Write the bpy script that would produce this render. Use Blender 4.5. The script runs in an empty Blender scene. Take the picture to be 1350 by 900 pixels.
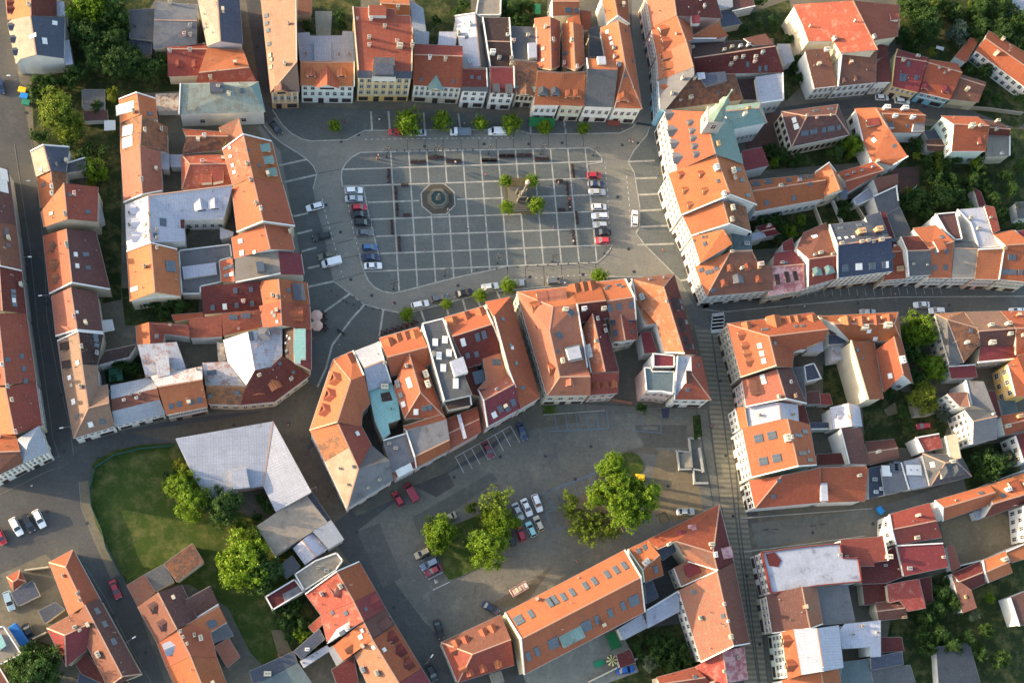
import bpy, math, random
from mathutils import Vector, Matrix
random.seed(7)
D = bpy.data; C = bpy.context.scene.collection; SC = bpy.context.scene
# ---------------- camera: tilted aerial view ----------------
F_PX, NX, NY, HC = 1795.3, 411.8, 967.2, 325.0
_d = Vector(((NX-675)/F_PX, -(NY-450)/F_PX, -1)).normalized()
UPC = -_d
XC = (Vector((1,0,0)) - UPC*UPC.x).normalized()
YC = UPC.cross(XC)
R = Matrix((XC, YC, UPC))            # camera axes -> world axes
cam = D.objects.new('camera', D.cameras.new('camera')); C.objects.link(cam)
cam.data.sensor_width = 36; cam.data.lens = F_PX*36/1350
cam.data.clip_start = 5; cam.data.clip_end = 6000
cam.matrix_world = Matrix.Translation((0,0,HC)) @ R.to_4x4()
SC.camera = cam
def ray(x, y): return R @ Vector(((x-675)/F_PX, -(y-450)/F_PX, -1))
def at(x, y, h=0.0):
    r = ray(x, y); t = (h-HC)/r.z
    return Vector((r.x*t, r.y*t, h))
# ---------------- light ----------------
_s = at(787,242)-at(814.5,247.8)
SUN_AZ = math.atan2(_s.x, _s.y); SUN_EL = math.radians(12.0)
SC.world = D.worlds.new('World'); SC.world.use_nodes = True
_n = SC.world.node_tree.nodes; _l = SC.world.node_tree.links
_sk = _n.new('ShaderNodeTexSky'); _sk.sky_type = 'NISHITA'; _sk.sun_disc = False
_sk.sun_elevation = SUN_EL; _sk.sun_rotation = SUN_AZ; _sk.air_density = 1.0; _sk.dust_density = 2.0; _sk.ozone_density = 0.4
_l.new(_sk.outputs[0], _n['Background'].inputs[0]); _n['Background'].inputs[1].default_value = 0.15
sun = D.objects.new('sun', D.lights.new('sun', 'SUN')); C.objects.link(sun)
sun.data.energy = 2.9; sun.data.angle = math.radians(0.5); sun.data.color = (1.0, 0.76, 0.47)
_v = Vector((math.sin(SUN_AZ)*math.cos(SUN_EL), math.cos(SUN_AZ)*math.cos(SUN_EL), math.sin(SUN_EL)))
sun.rotation_euler = _v.to_track_quat('Z', 'Y').to_euler()
sun.location = _v*300
SC.view_settings.view_transform = 'Standard'; SC.view_settings.look = 'None'
SC.view_settings.gamma = 1; SC.view_settings.exposure = 1.95
# ---------------- tile coordinates ----------------
TO = [0, 0, 1.0]
def T(ox, oy, s=5.625): TO[:] = [ox, oy, s]
def px(p): return (TO[0]+p[0]/TO[2], TO[1]+p[1]/TO[2])
def W(p, h=0.0):
    q = px(p); return at(q[0], q[1], h)
# ---------------- materials ----------------
def nodes(m): return m.node_tree.nodes, m.node_tree.links
def newmat(name, rough=.8, spec=.3):
    m = D.materials.new(name); m.use_nodes = True
    b = m.node_tree.nodes['Principled BSDF']; b.inputs['Roughness'].default_value = rough
    b.inputs['Specular IOR Level'].default_value = spec
    return m, b
def noise(m, scale, det=3, co=None, rough=.6, stretch=None):
    n, l = nodes(m); t = n.new('ShaderNodeTexNoise'); t.inputs['Scale'].default_value = scale
    t.inputs['Detail'].default_value = det; t.inputs['Roughness'].default_value = rough
    if co is not None:
        if stretch:
            mp = n.new('ShaderNodeMapping'); mp.inputs['Scale'].default_value = stretch; l.new(co, mp.inputs[0]); co = mp.outputs[0]
        l.new(co, t.inputs['Vector'])
    return t.outputs['Fac']
def ramp(m, fac, a, b):
    n, l = nodes(m); r = n.new('ShaderNodeMapRange'); r.inputs[1].default_value = a; r.inputs[2].default_value = b
    l.new(fac, r.inputs[0]); return r.outputs[0]
def mix(m, fac, a, b, mode='MIX'):
    n, l = nodes(m); x = n.new('ShaderNodeMix'); x.data_type = 'RGBA'; x.blend_type = mode
    for i, v in ((0, fac), (6, a), (7, b)):
        if isinstance(v, (tuple, list)): x.inputs[i].default_value = (*v, 1)
        elif isinstance(v, (int, float)): x.inputs[i].default_value = v
        else: l.new(v, x.inputs[i])
    return x.outputs[2]
def mth(m, op, a, b=0.0):
    n, l = nodes(m); x = n.new('ShaderNodeMath'); x.operation = op
    for i, v in ((0, a), (1, b)):
        if isinstance(v, (int, float)): x.inputs[i].default_value = v
        else: l.new(v, x.inputs[i])
    return x.outputs[0]
def coords(m, kind='Object'):
    n, l = nodes(m); return n.new('ShaderNodeTexCoord').outputs[kind]
def bump(m, b, h, s=.4, dist=.05):
    n, l = nodes(m); x = n.new('ShaderNodeBump'); x.inputs['Strength'].default_value = s; x.inputs['Distance'].default_value = dist
    l.new(h, x.inputs['Height']); l.new(x.outputs[0], b.inputs['Normal'])
def wave(m, co, axis, period):
    """0..1 saw distance inside a period along a UV axis"""
    n, l = nodes(m); s = n.new('ShaderNodeSeparateXYZ'); l.new(co, s.inputs[0])
    v = mth(m, 'DIVIDE', s.outputs[axis], period); return mth(m, 'FRACT', v)
def sc(c, k): return tuple(min(1, x*k) for x in c)
ROOF = {}
def roofmat(key, col, kind='tile', worn=.3, worncol=(.07,.05,.04), wornscale=.35, period=.62, jit=.25):
    col = tuple(x*k for x, k in zip(col, (.78,.78,.88))); worncol = tuple(x*.85 for x in worncol)
    m, b = newmat('roof_'+key, .75 if kind != 'metal' else .5, .25)
    n, l = nodes(m); uv = coords(m, 'UV'); ob = coords(m, 'Object')
    oi = n.new('ShaderNodeObjectInfo')
    c = mix(m, oi.outputs['Random'], sc(col, 1-jit*.6), sc(col, 1+jit*.5))
    hs = n.new('ShaderNodeHueSaturation'); hs.inputs['Saturation'].default_value = 1
    hv = mth(m, 'MULTIPLY_ADD', oi.outputs['Random'], .024); n[hv.node.name].inputs[2].default_value = .488
    l.new(hv, hs.inputs['Hue']); l.new(c, hs.inputs['Color']); c = hs.outputs[0]
    big = noise(m, .16, 4, ob); c = mix(m, mth(m,'MULTIPLY',ramp(m, big, .35, .68),.5), c, sc(col, .62))
    fine = noise(m, 2.2, 4, uv, .7)
    c = mix(m, mth(m,'MULTIPLY',ramp(m, fine, .35, .75), .55), c, sc(col, .55))
    lite = noise(m, 1.3, 3, uv, .7); c = mix(m, mth(m,'MULTIPLY',ramp(m, lite, .56, .76), .35), c, sc((col[0]*.7+.12,col[1]*.8+.1,col[2]*.8+.08), 1.25))
    if kind == 'tile':
        w = wave(m, uv, 1, .38); wu = wave(m, uv, 0, .30)
        ln = mth(m, 'MAXIMUM', mth(m, 'GREATER_THAN', w, .8), mth(m,'MULTIPLY',mth(m, 'GREATER_THAN', wu, .8),.5))
        c = mix(m, mth(m,'MULTIPLY',ln,.42), c, sc(col, .35)); bump(m, b, w, .5, .04)
        st = noise(m, .9, 3, uv, .6, (1.4, .12, 1)); c = mix(m, mth(m,'MULTIPLY',ramp(m, st, .5, .72), .35), c, sc(col, .5))
    elif kind == 'metal':
        wu = wave(m, uv, 0, period); wv = wave(m, uv, 1, 2.1)
        ln = mth(m, 'MAXIMUM', mth(m, 'GREATER_THAN', wu, .86), mth(m,'MULTIPLY',mth(m, 'GREATER_THAN', wv, .95),.7))
        c = mix(m, mth(m,'MULTIPLY',ln,.5), c, sc(col, .5)); bump(m, b, ln, .6, .05)
        st = noise(m, 1.1, 3, uv, .6, (2.2, .1, 1)); c = mix(m, mth(m,'MULTIPLY',ramp(m, st, .45, .75), .4), c, sc(col, .6))
    else:
        wv = wave(m, uv, 0, 1.05); ln = mth(m, 'GREATER_THAN', wv, .94)
        c = mix(m, mth(m,'MULTIPLY',ln,.35), c, sc(col, .6))
        st = noise(m, .35, 5, ob, .7); c = mix(m, mth(m,'MULTIPLY',ramp(m, st, .45, .62),.5), c, sc(col, .6))
    if kind != 'felt':
        rw_ = noise(m, 1.0, 3, uv, .6, (.35, 3.2, 1)); c = mix(m, mth(m,'MULTIPLY',ramp(m, rw_, .48, .66), .30), c, sc(col, .55)); rl_ = noise(m, 1.7, 2, uv, .6, (.5, 2.6, 1)); c = mix(m, mth(m,'MULTIPLY',ramp(m, rl_, .55, .7), .22), c, sc(col, 1.45))
    if worn > 0:
        wn = noise(m, wornscale, 6, ob, .75); f = mth(m, 'MULTIPLY', ramp(m, wn, .62-worn*.28, .68-worn*.2), min(.95, .35+worn*.7))
        c = mix(m, f, c, worncol)
        w2 = noise(m, 2.8, 2, ob, .7); f2 = mth(m, 'MULTIPLY', ramp(m, w2, .66-worn*.1, .72), .3+worn*.5)
        c = mix(m, f2, c, (.32,.30,.22))
    l.new(c, b.inputs['Base Color']); ROOF[key] = m; return m
for k, v in {
 'or': ((.50,.155,.066), 'tile', .0), 'or2': ((.41,.118,.048), 'tile', .1), 'sm': ((.45,.165,.095), 'tile', .04),
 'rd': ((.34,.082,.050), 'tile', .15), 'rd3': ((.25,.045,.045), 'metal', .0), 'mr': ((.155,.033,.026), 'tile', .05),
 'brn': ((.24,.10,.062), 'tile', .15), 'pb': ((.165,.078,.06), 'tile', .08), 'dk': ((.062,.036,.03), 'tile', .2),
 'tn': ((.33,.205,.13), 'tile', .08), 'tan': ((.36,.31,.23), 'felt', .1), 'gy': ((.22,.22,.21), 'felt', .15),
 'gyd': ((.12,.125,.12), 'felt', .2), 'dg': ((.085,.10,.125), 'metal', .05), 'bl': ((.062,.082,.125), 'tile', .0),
 'sl': ((.43,.46,.48), 'metal', .05), 'wh': ((.60,.61,.63), 'metal', .03), 'whf': ((.50,.53,.56), 'felt', .12),
 'gn': ((.25,.38,.31), 'metal', .12), 'gn2': ((.33,.60,.51), 'metal', .02), 'gn3': ((.15,.20,.19), 'felt', .05)}.items():
    roofmat(k, *v)
roofmat('br', (.36,.14,.06), 'tile', .5, (.07,.055,.045), .5)
roofmat('brm', (.17,.085,.055), 'tile', .55, (.28,.11,.05), .6)
roofmat('old', (.42,.18,.10), 'tile', .42, (.20,.15,.10), .55)
roofmat('tnw', (.42,.32,.22), 'felt', .35, (.22,.17,.12), .4)
roofmat('rdm', (.43,.095,.06), 'tile', .32, (.46,.22,.17), .5)
roofmat('pkw', (.48,.16,.16), 'metal', .6, (.60,.40,.40), .6)
roofmat('rw', (.58,.58,.56), 'metal', .42, (.28,.10,.045), .45)
roofmat('rust', (.30,.12,.06), 'metal', .8, (.42,.40,.36), .8)
roofmat('rusto', (.47,.16,.07), 'tile', .38, (.40,.26,.18), .5)
roofmat('gnp', (.34,.40,.32), 'metal', .6, (.20,.19,.15), .5)
WALL = {}
def wallmat(key, col, dirt=.35):
    m, b = newmat('plaster_'+key, .9, .15); n, l = nodes(m); ob = coords(m)
    f = noise(m, .45, 5, ob, .7, (1,1,.35)); c = mix(m, mth(m,'MULTIPLY',ramp(m, f, .42, .7), dirt), col, sc(col, .55))
    g = noise(m, 3, 3, ob); c = mix(m, mth(m,'MULTIPLY',ramp(m, g, .4, .7), .25), c, sc(col, .8))
    l.new(c, b.inputs['Base Color']); WALL[key] = m; return m
for k, v in {'w': (.64,.63,.60), 'c': (.60,.53,.40), 'y': (.66,.45,.16), 'p': (.62,.42,.36), 'g': (.36,.36,.34), 'b': (.48,.42,.32),
 'gr': (.56,.66,.56), 'bu': (.22,.45,.60), 'st': (.30,.26,.21), 'tr': (.70,.69,.66), 'bk': (.30,.14,.09), 'dr': (.16,.035,.03), 'or': (.50,.30,.16)}.items():
    wallmat(k, v)
def plain(name, col, rough=.6, metal=0, spec=.4):
    m, b = newmat(name, rough, spec); n, l = nodes(m)
    f = noise(m, 4, 3, coords(m)); c = mix(m, mth(m,'MULTIPLY',ramp(m,f,.3,.7),.3), col, sc(col, .75))
    l.new(c, b.inputs['Base Color']); b.inputs['Metallic'].default_value = metal; return m
GLASS = plain('window_glass', (.03,.035,.045), .12, 0, .6)
SKYG = plain('skylight_glass', (.075,.095,.12), .18, 0, .5)
FRAME = plain('window_frame_paint', (.55,.54,.52)); FRDK = plain('window_frame_brown', (.10,.05,.03))
TRIM = plain('gutter_metal', (.24,.22,.20), .5); CAPM = plain('ridge_mortar', (.40,.24,.17))
LEAD = plain('lead_flashing', (.12,.13,.14)); BLK = plain('cast_iron', (.03,.032,.035), .5)
# ---------------- mesh helpers ----------------
def link(o, parent=None):
    C.objects.link(o)
    if parent is not None: o.parent = parent
    return o
def mesh(name, vs, fs, mats, parent=None, mi=None, uv=None, smooth=False):
    me = D.meshes.new(name); me.from_pydata([tuple(v) for v in vs], [], fs)
    for m in mats: me.materials.append(m)
    if mi:
        for p, k in zip(me.polygons, mi): p.material_index = k
    if smooth:
        for p in me.polygons: p.use_smooth = True
    if uv is not None:
        ul = me.uv_layers.new(name='UVMap')
        for p, (o, u, v) in zip(me.polygons, uv):
            for li in p.loop_indices:
                w = me.vertices[me.loops[li].vertex_index].co - o
                ul.data[li].uv = (w.dot(u), w.dot(v))
    me.update()
    return link(D.objects.new(name, me), parent)
class MB:
    def __init__(s): s.v = []; s.f = []; s.m = []
    def quad(s, *p, m=0):
        k = len(s.v); s.v += [Vector(q) for q in p]; s.f.append(tuple(range(k, k+len(p)))); s.m.append(m)
    def box(s, c, ax, ay, az, m=0, top=None):
        """box centred c with half-axis vectors; top = material of the upper face"""
        c = Vector(c); P = [c+ax*i+ay*j+az*k for k in (-1,1) for j in (-1,1) for i in (-1,1)]
        b = len(s.v); s.v += P
        for q in ((0,2,3,1),(4,5,7,6),(0,1,5,4),(2,6,7,3),(0,4,6,2),(1,3,7,5)):
            s.f.append(tuple(b+i for i in q)); s.m.append(m)
        if top is not None: s.m[-5] = top
    def bx(s, x0,x1,y0,y1,z0,z1,m=0):
        s.box(((x0+x1)/2,(y0+y1)/2,(z0+z1)/2), Vector(((x1-x0)/2,0,0)), Vector((0,(y1-y0)/2,0)), Vector((0,0,(z1-z0)/2)), m)
    def cyl(s, p, q, r0, r1=None, n=10, m=0, cap=True):
        r1 = r0 if r1 is None else r1; p = Vector(p); q = Vector(q); z = (q-p).normalized()
        x = z.orthogonal().normalized(); y = z.cross(x); b = len(s.v)
        for c, r in ((p, r0), (q, r1)):
            for i in range(n):
                a = 2*math.pi*i/n; s.v.append(c + x*math.cos(a)*r + y*math.sin(a)*r)
        for i in range(n):
            j = (i+1)%n; s.f.append((b+i, b+j, b+n+j, b+n+i)); s.m.append(m)
        if cap: s.f.append(tuple(range(b+n-1, b-1, -1))); s.m.append(m); s.f.append(tuple(range(b+n, b+2*n))); s.m.append(m)
    def lathe(s, c, prof, n=12, m=0):
        b = len(s.v); c = Vector(c)
        for r, z in prof:
            for i in range(n):
                a = 2*math.pi*(i+.5)/n; s.v.append(c+Vector((math.cos(a)*r, math.sin(a)*r, z)))
        for k in range(len(prof)-1):
            for i in range(n):
                j = (i+1)%n; s.f.append((b+k*n+i, b+k*n+j, b+(k+1)*n+j, b+(k+1)*n+i)); s.m.append(m)
        s.f.append(tuple(b+(len(prof)-1)*n+i for i in range(n))); s.m.append(m)
    def build(s, name, mats, parent=None, smooth=False):
        return mesh(name, s.v, s.f, mats if isinstance(mats, (list,tuple)) else [mats], parent, s.m, None, smooth)
def tag(o, label, cat, group=None):
    o['label'] = label; o['category'] = cat
    if group: o['group'] = group
    return o
def root(name, label, cat, loc, rz=0, group=None):
    o = D.objects.new(name, None); o.empty_display_size = .5; o.location = loc; o.rotation_euler = (0,0,rz)
    C.objects.link(o); return tag(o, label, cat, group)
def struct(o, kind='structure'): o['kind'] = kind; return o
def copy_tree(o, parent=None):
    c = o.copy(); C.objects.link(c); c.parent = parent
    for ch in [x for x in KIDS.get(o.name, [])]: copy_tree(ch, c)
    return c
KIDS = {}
def index_kids(o):
    for ch in o.children: KIDS.setdefault(o.name, []).append(ch); index_kids(ch)
def area2(P): return sum(P[i].x*P[(i+1)%len(P)].y - P[(i+1)%len(P)].x*P[i].y for i in range(len(P)))
def inset(P, d):
    n = len(P); ccw = area2(P) > 0; out = []
    for i in range(n):
        a, b, c = P[i-1], P[i], P[(i+1)%n]
        e1 = Vector((b.x-a.x, b.y-a.y)); e2 = Vector((c.x-b.x, c.y-b.y))
        if e1.length < 1e-4 or e2.length < 1e-4: out.append(b.copy()); continue
        e1.normalize(); e2.normalize(); s = 1 if ccw else -1
        n1 = Vector((-e1.y, e1.x))*s; n2 = Vector((-e2.y, e2.x))*s
        m = n1+n2; L = m.length
        m = n1 if L < .3 else m/L
        k = d/max(.5, m.dot(n1)); out.append(Vector((b.x+m.x*k, b.y+m.y*k, b.z)))
    return out
# windows share their meshes
WCACHE = {}
def window_mesh(w, h, kind='f'):
    key = (round(w,1), round(h,1), kind)
    if key in WCACHE: return WCACHE[key]
    w, h = key[0], key[1]; b = MB(); t = .1
    b.bx(-w/2, w/2, -.03, .05, 0, h, 1)                         # glass
    for x0, x1, z0, z1 in ((-w/2-t, -w/2, -t, h+t), (w/2, w/2+t, -t, h+t), (-w/2, w/2, h, h+t), (-w/2-.1, w/2+.1, -t, 0), (-.035, .035, 0, h), (-w/2, w/2, h*.62, h*.62+.06)):
        b.bx(x0, x1, -.05, .1 if z1 <= 0 else .08, z0, z1, 0)
    me = D.meshes.new('window'); me.from_pydata([tuple(v) for v in b.v], [], b.f)
    for m in ((FRAME if kind == 'f' else FRDK), GLASS): me.materials.append(m)
    for p, k in zip(me.polygons, b.m): p.material_index = k
    WCACHE[key] = me; return me
# ---------------- buildings ----------------
LAST = {}; MISS = []
def hit(x, y):
    """world hit of the photo ray through tile point on the last building's roof"""
    q = px((x, y)); r = ray(*q); o = Vector((0,0,HC)); best = None
    for (a, b, c, nrm) in LAST['tris']:
        dn = nrm.dot(r)
        if abs(dn) < 1e-9: continue
        t = nrm.dot(a-o)/dn; p = o+r*t
        ok = True
        for u, v in ((a,b),(b,c),(c,a)):
            if ((v-u).cross(p-u)).dot(nrm) < -.02*(v-u).length: ok = False; break
        if ok and (best is None or p.z > best[0].z): best = (p, nrm)
    return best
def build(label, verts, faces, loop, mats, wall='w', n='house', cat='house', w=None, d=(), c=(), s=(), par=(), ex=(), trim=True, auto=1, ridge=(), ov=.28, group=None, pc='tr', roofkey=None):
    """verts: tile points with heights. Makes an Empty with wall, roof, windows, chimneys, dormers, skylights."""
    V = [W(v, v[2]) for v in verts]
    L = [V[i] for i in loop]
    ctr = sum((Vector((v.x, v.y, 0)) for v in L), Vector())/len(L)
    top = root(n, label, cat, ctr, 0, group)
    loc = lambda P: [p-ctr for p in P]
    if isinstance(mats, str): mats = [mats]*len(faces)
    keys = []
    for k in mats:
        if k not in keys: keys.append(k)
    th = .18; rv = []; rf = []; rm = []; ruv = []; tris = []; Z = Vector((0,0,1))
    def addface(P, m):
        nr = Vector((0,0,0))
        for i in range(len(P)): nr += P[i].cross(P[(i+1)%len(P)])
        if nr.z < 0: P = P[::-1]; nr = -nr
        nr.normalize(); b = len(rv); rv.extend(P); rf.append(tuple(range(b, b+len(P)))); rm.append(m)
        u = Z.cross(nr)
        if u.length < .04: u = (L[1]-L[0]); u.z = 0
        u.normalize(); ruv.append((P[0], u, nr.cross(u).normalized()))
        return P, nr
    for f, k in zip(faces, mats):
        P, nr = addface([V[i]-ctr for i in f], keys.index(k))
        PW = [p+ctr for p in P]
        for i in range(1, len(PW)-1):
            a, b_, c_ = PW[0], PW[i], PW[i+1]; q = (b_-a).cross(c_-a)
            if q.length < 1e-4: continue
            q.normalize()
            if q.z < 0: b_, c_ = c_, b_; q = -q
            tris.append((a, b_, c_, q))
    tm = len(keys); cap = tm+1
    for i in range(len(loop)):                       # eave edge
        a, b_ = L[i]-ctr, L[(i+1)%len(L)]-ctr; dz = Vector((0,0,th))
        bb = len(rv); rv.extend([a, b_, b_-dz, a-dz]); rf.append((bb,bb+1,bb+2,bb+3)); rm.append(tm)
        ruv.append((a, Vector((1,0,0)), Z))
        # gutter strip lying on the edge of a horizontal eave
        e = b_-a; e2 = Vector((e.x, e.y, 0))
        if trim and abs(e.z) < .25 and e2.length > 1.5:
            e2.normalize(); s_ = 1 if area2(L) > 0 else -1; nin = Vector((-e2.y, e2.x, 0))*s_
            for (p0, p1, z0) in ((a-nin*.09, b_-nin*.09, -.02), ):
                q = [p0+Vector((0,0,z0)), p1+Vector((0,0,z0)), p1+nin*.18+Vector((0,0,z0)), p0+nin*.18+Vector((0,0,z0))]
                bb = len(rv); rv.extend(q); rf.append((bb,bb+1,bb+2,bb+3)); rm.append(tm); ruv.append((a, Vector((1,0,0)), Z))
    for (i, j) in ridge:
        a, b_ = V[i]-ctr, V[j]-ctr; e = (b_-a)
        if e.length < .5: continue
        e.normalize(); sd = e.cross(Z).normalized()*.15; up = Vector((0,0,.10))
        bb = len(rv); rv.extend([a+sd, b_+sd, b_-sd, a-sd, a+sd+up, b_+sd+up, b_-sd+up, a-sd+up])
        for q in ((4,5,6,7),(0,1,5,4),(2,3,7,6)):
            rf.append(tuple(bb+x for x in q)); rm.append(cap); ruv.append((a, e, Z))
    mesh('roof', rv, rf, [ROOF[k] for k in keys]+[TRIM, CAPM], top, rm, ruv)
    LAST.update(tris=tris, c=ctr+Vector((0,0,max(v.z for v in L))), top=top, ctr=ctr, V=V, L=L, mats=mats, n=len(loop))
    # walls
    IN = inset(L, ov); b = MB(); m = len(IN)
    for i in range(m):
        a, e = IN[i]-ctr, IN[(i+1)%m]-ctr; z = Vector((0,0,.06))
        b.quad(Vector((a.x,a.y,0)), Vector((e.x,e.y,0)), e-z, a-z)
    b.build('wall', WALL[wall], top)
    ccw = area2(L) > 0
    # windows per wall edge
    for key, spec in (w or {}).items():
        cols, rows = spec[0], spec[1]; opt = spec[2] if len(spec) > 2 else ''
        i = key; a, e = IN[i], IN[(i+1)%m]; dr = Vector((e.x-a.x, e.y-a.y, 0)); Ln = dr.length
        if Ln < 1.2: continue
        dr.normalize(); nr = Vector((dr.y, -dr.x, 0)) if ccw else Vector((-dr.y, dr.x, 0))
        he = min(a.z, e.z)-.15; shop = 's' in opt; gz = 0
        if shop: gz = min(3.6, he/(rows+1)*1.15)
        st = (he-gz)/rows; pitch = Ln/cols; ww = min(1.15, pitch*.44); hh = min(1.9, st*.56)
        ang = math.atan2(-nr.x, nr.y)
        def put(name, me, t, z):
            o = D.objects.new(name, me); p = a+dr*t-ctr; o.location = (p.x+nr.x*.02, p.y+nr.y*.02, z); o.rotation_euler = (0,0,ang); link(o, top)
        for r_ in range(rows):
            for q in range(cols):
                put('window', window_mesh(ww, hh, 'd' if 'd' in opt else 'f'), pitch*(q+.5), gz+st*r_+st*.26)
        if shop:
            k = max(2, int(Ln/3.2)); pt = Ln/k
            for q in range(k):
                if q == k//2:
                    put('door', window_mesh(1.2, gz*.72, 'd'), pt*(q+.5), .05)
                else: put('shop_window', window_mesh(pt*.66, gz*.5, 'd'), pt*(q+.5), gz*.2)
        t = MB()
        zs = [(he-.05, .22, .28)] + ([(gz, .12, .12)] if shop else []) + ([(gz+st*(rows-1), .07, .06)] if rows > 1 else [])
        for z, hz, pj in zs:
            mid = (a+e)/2-ctr; t.box(Vector((mid.x, mid.y, z))+nr*(pj/2), dr*(Ln/2-.03), nr*(pj/2+.01), Vector((0,0,hz)))
        if 'q' in opt:                                # ornate pilasters
            for q in range(cols+1):
                p = a+dr*min(max(pitch*q,.25),Ln-.25)-ctr; t.box(Vector((p.x,p.y,(gz+he)/2))+nr*.12, dr*.22, nr*.12, Vector((0,0,(he-gz)/2-.3)))
        t.build('cornice', WALL[pc], top)
    # raised fire walls along roof edges
    for i in par:
        a, e = L[i]-ctr, L[(i+1)%len(L)]-ctr; dr = (e-a); h2 = Vector((dr.x, dr.y, 0))
        if h2.length < .5: continue
        h2.normalize(); nin = (Vector((-h2.y, h2.x, 0)) if ccw else Vector((h2.y, -h2.x, 0)))
        pb = MB(); q = a+nin*.02; r_ = e+nin*.02; up = Vector((0,0,.34)); dn = Vector((0,0,-.3))
        P = [q+dn, r_+dn, r_+dn+nin*.28, q+dn+nin*.28, q+up, r_+up, r_+up+nin*.28, q+up+nin*.28]
        pb.v = P
        pb.f = [(0,1,5,4),(1,2,6,5),(2,3,7,6),(3,0,4,7),(4,5,6,7)]; pb.m = [0]*5
        pb.build('parapet', WALL[pc], top)
    for q in ex: extra(*q)
    for q in d: dormer(*q)
    for q in c: chimney(*q)
    for q in s: skylight(*q)
    if auto: autobits(c, s)
    return top
def extra(pts, h, mat, nm='annex', dep=2.0):
    P = [W(p, h)-LAST['ctr'] for p in pts]; b = MB()
    if area2(P) < 0: P = P[::-1]
    b.quad(*P, m=0)
    for i in range(len(P)):
        a, e = P[i], P[(i+1)%len(P)]; b.quad(a-Vector((0,0,dep)), e-Vector((0,0,dep)), e, a, m=1)
    u = (P[1]-P[0]).normalized(); v = Vector((-u.y, u.x, 0))
    mesh(nm, b.v, b.f, [ROOF.get(mat) or WALL.get(mat) or SKYG, WALL['w'] if mat not in ('dg','mr','sky') else LEAD], LAST['top'], b.m, [(P[0], u, v)]*len(b.f))
def down(nr):
    d = Vector((nr.x, nr.y, 0))
    if d.length < .08: return Vector((0,-1,0)), 0.15
    s = d.length/max(nr.z,.2); return d.normalized(), s
BRK = WALL['p']
def chimney(x, y, w=.55, h=1.5, m='w'):
    if hit(x, y) is None: return MISS.append((LAST['top']['label'], x, y))
    w *= .72; h *= .85
    if m == 'w': m = 'bcgpwb'[int(abs(x*7+y*3)) % 6]
    p, nr = hit(x, y); p = p - LAST['ctr']; b = MB(); d, _ = down(nr); sd = Vector((-d.y, d.x, 0)); w2 = w*.65
    b.box(p+Vector((0,0,h/2-.3)), sd*w, d*w2, Vector((0,0,h/2+.3)), 0)
    b.box(p+Vector((0,0,h+.05)), sd*(w+.09), d*(w2+.09), Vector((0,0,.06)), 1)
    for k in (-1, 1): b.box(p+Vector((0,0,h+.2))+sd*(w*.45*k), sd*.13, d*.13, Vector((0,0,.12)), 2)
    b.build('chimney', [WALL[m], WALL[m if m != 'bk' else 'b'], LEAD], LAST['top'])
def skylight(x, y, w=.8, h=1.1, m=None):
    if hit(x, y) is None: return MISS.append((LAST['top']['label'], x, y))
    p, nr = hit(x, y); p = p-LAST['ctr']; d, _ = down(nr); sd = Vector((-d.y, d.x, 0)); v = nr.cross(sd).normalized()
    b = MB(); b.box(p+nr*.05, sd*(w/2+.08), v*(h/2+.08), nr*.08, 0); b.box(p+nr*.11, sd*w/2, v*h/2, nr*.06, 1)
    if m != 'w' and w*h > .9:
        for k in range(1, max(1, round(w/.95))): b.box(p+nr*.15+sd*(w*k/round(w/.95)-w/2), sd*.06, v*h/2, nr*.05, 0)
        for k in range(1, max(2, round(h/1.0))): b.box(p+nr*.15+v*(h*k/max(2, round(h/1.0))-h/2), sd*w/2, v*.05, nr*.05, 0)
    b.build('skylight', [LEAD if m != 'w' else FRAME, SKYG if m != 'w' else WALL['tr']], LAST['top'])
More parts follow.
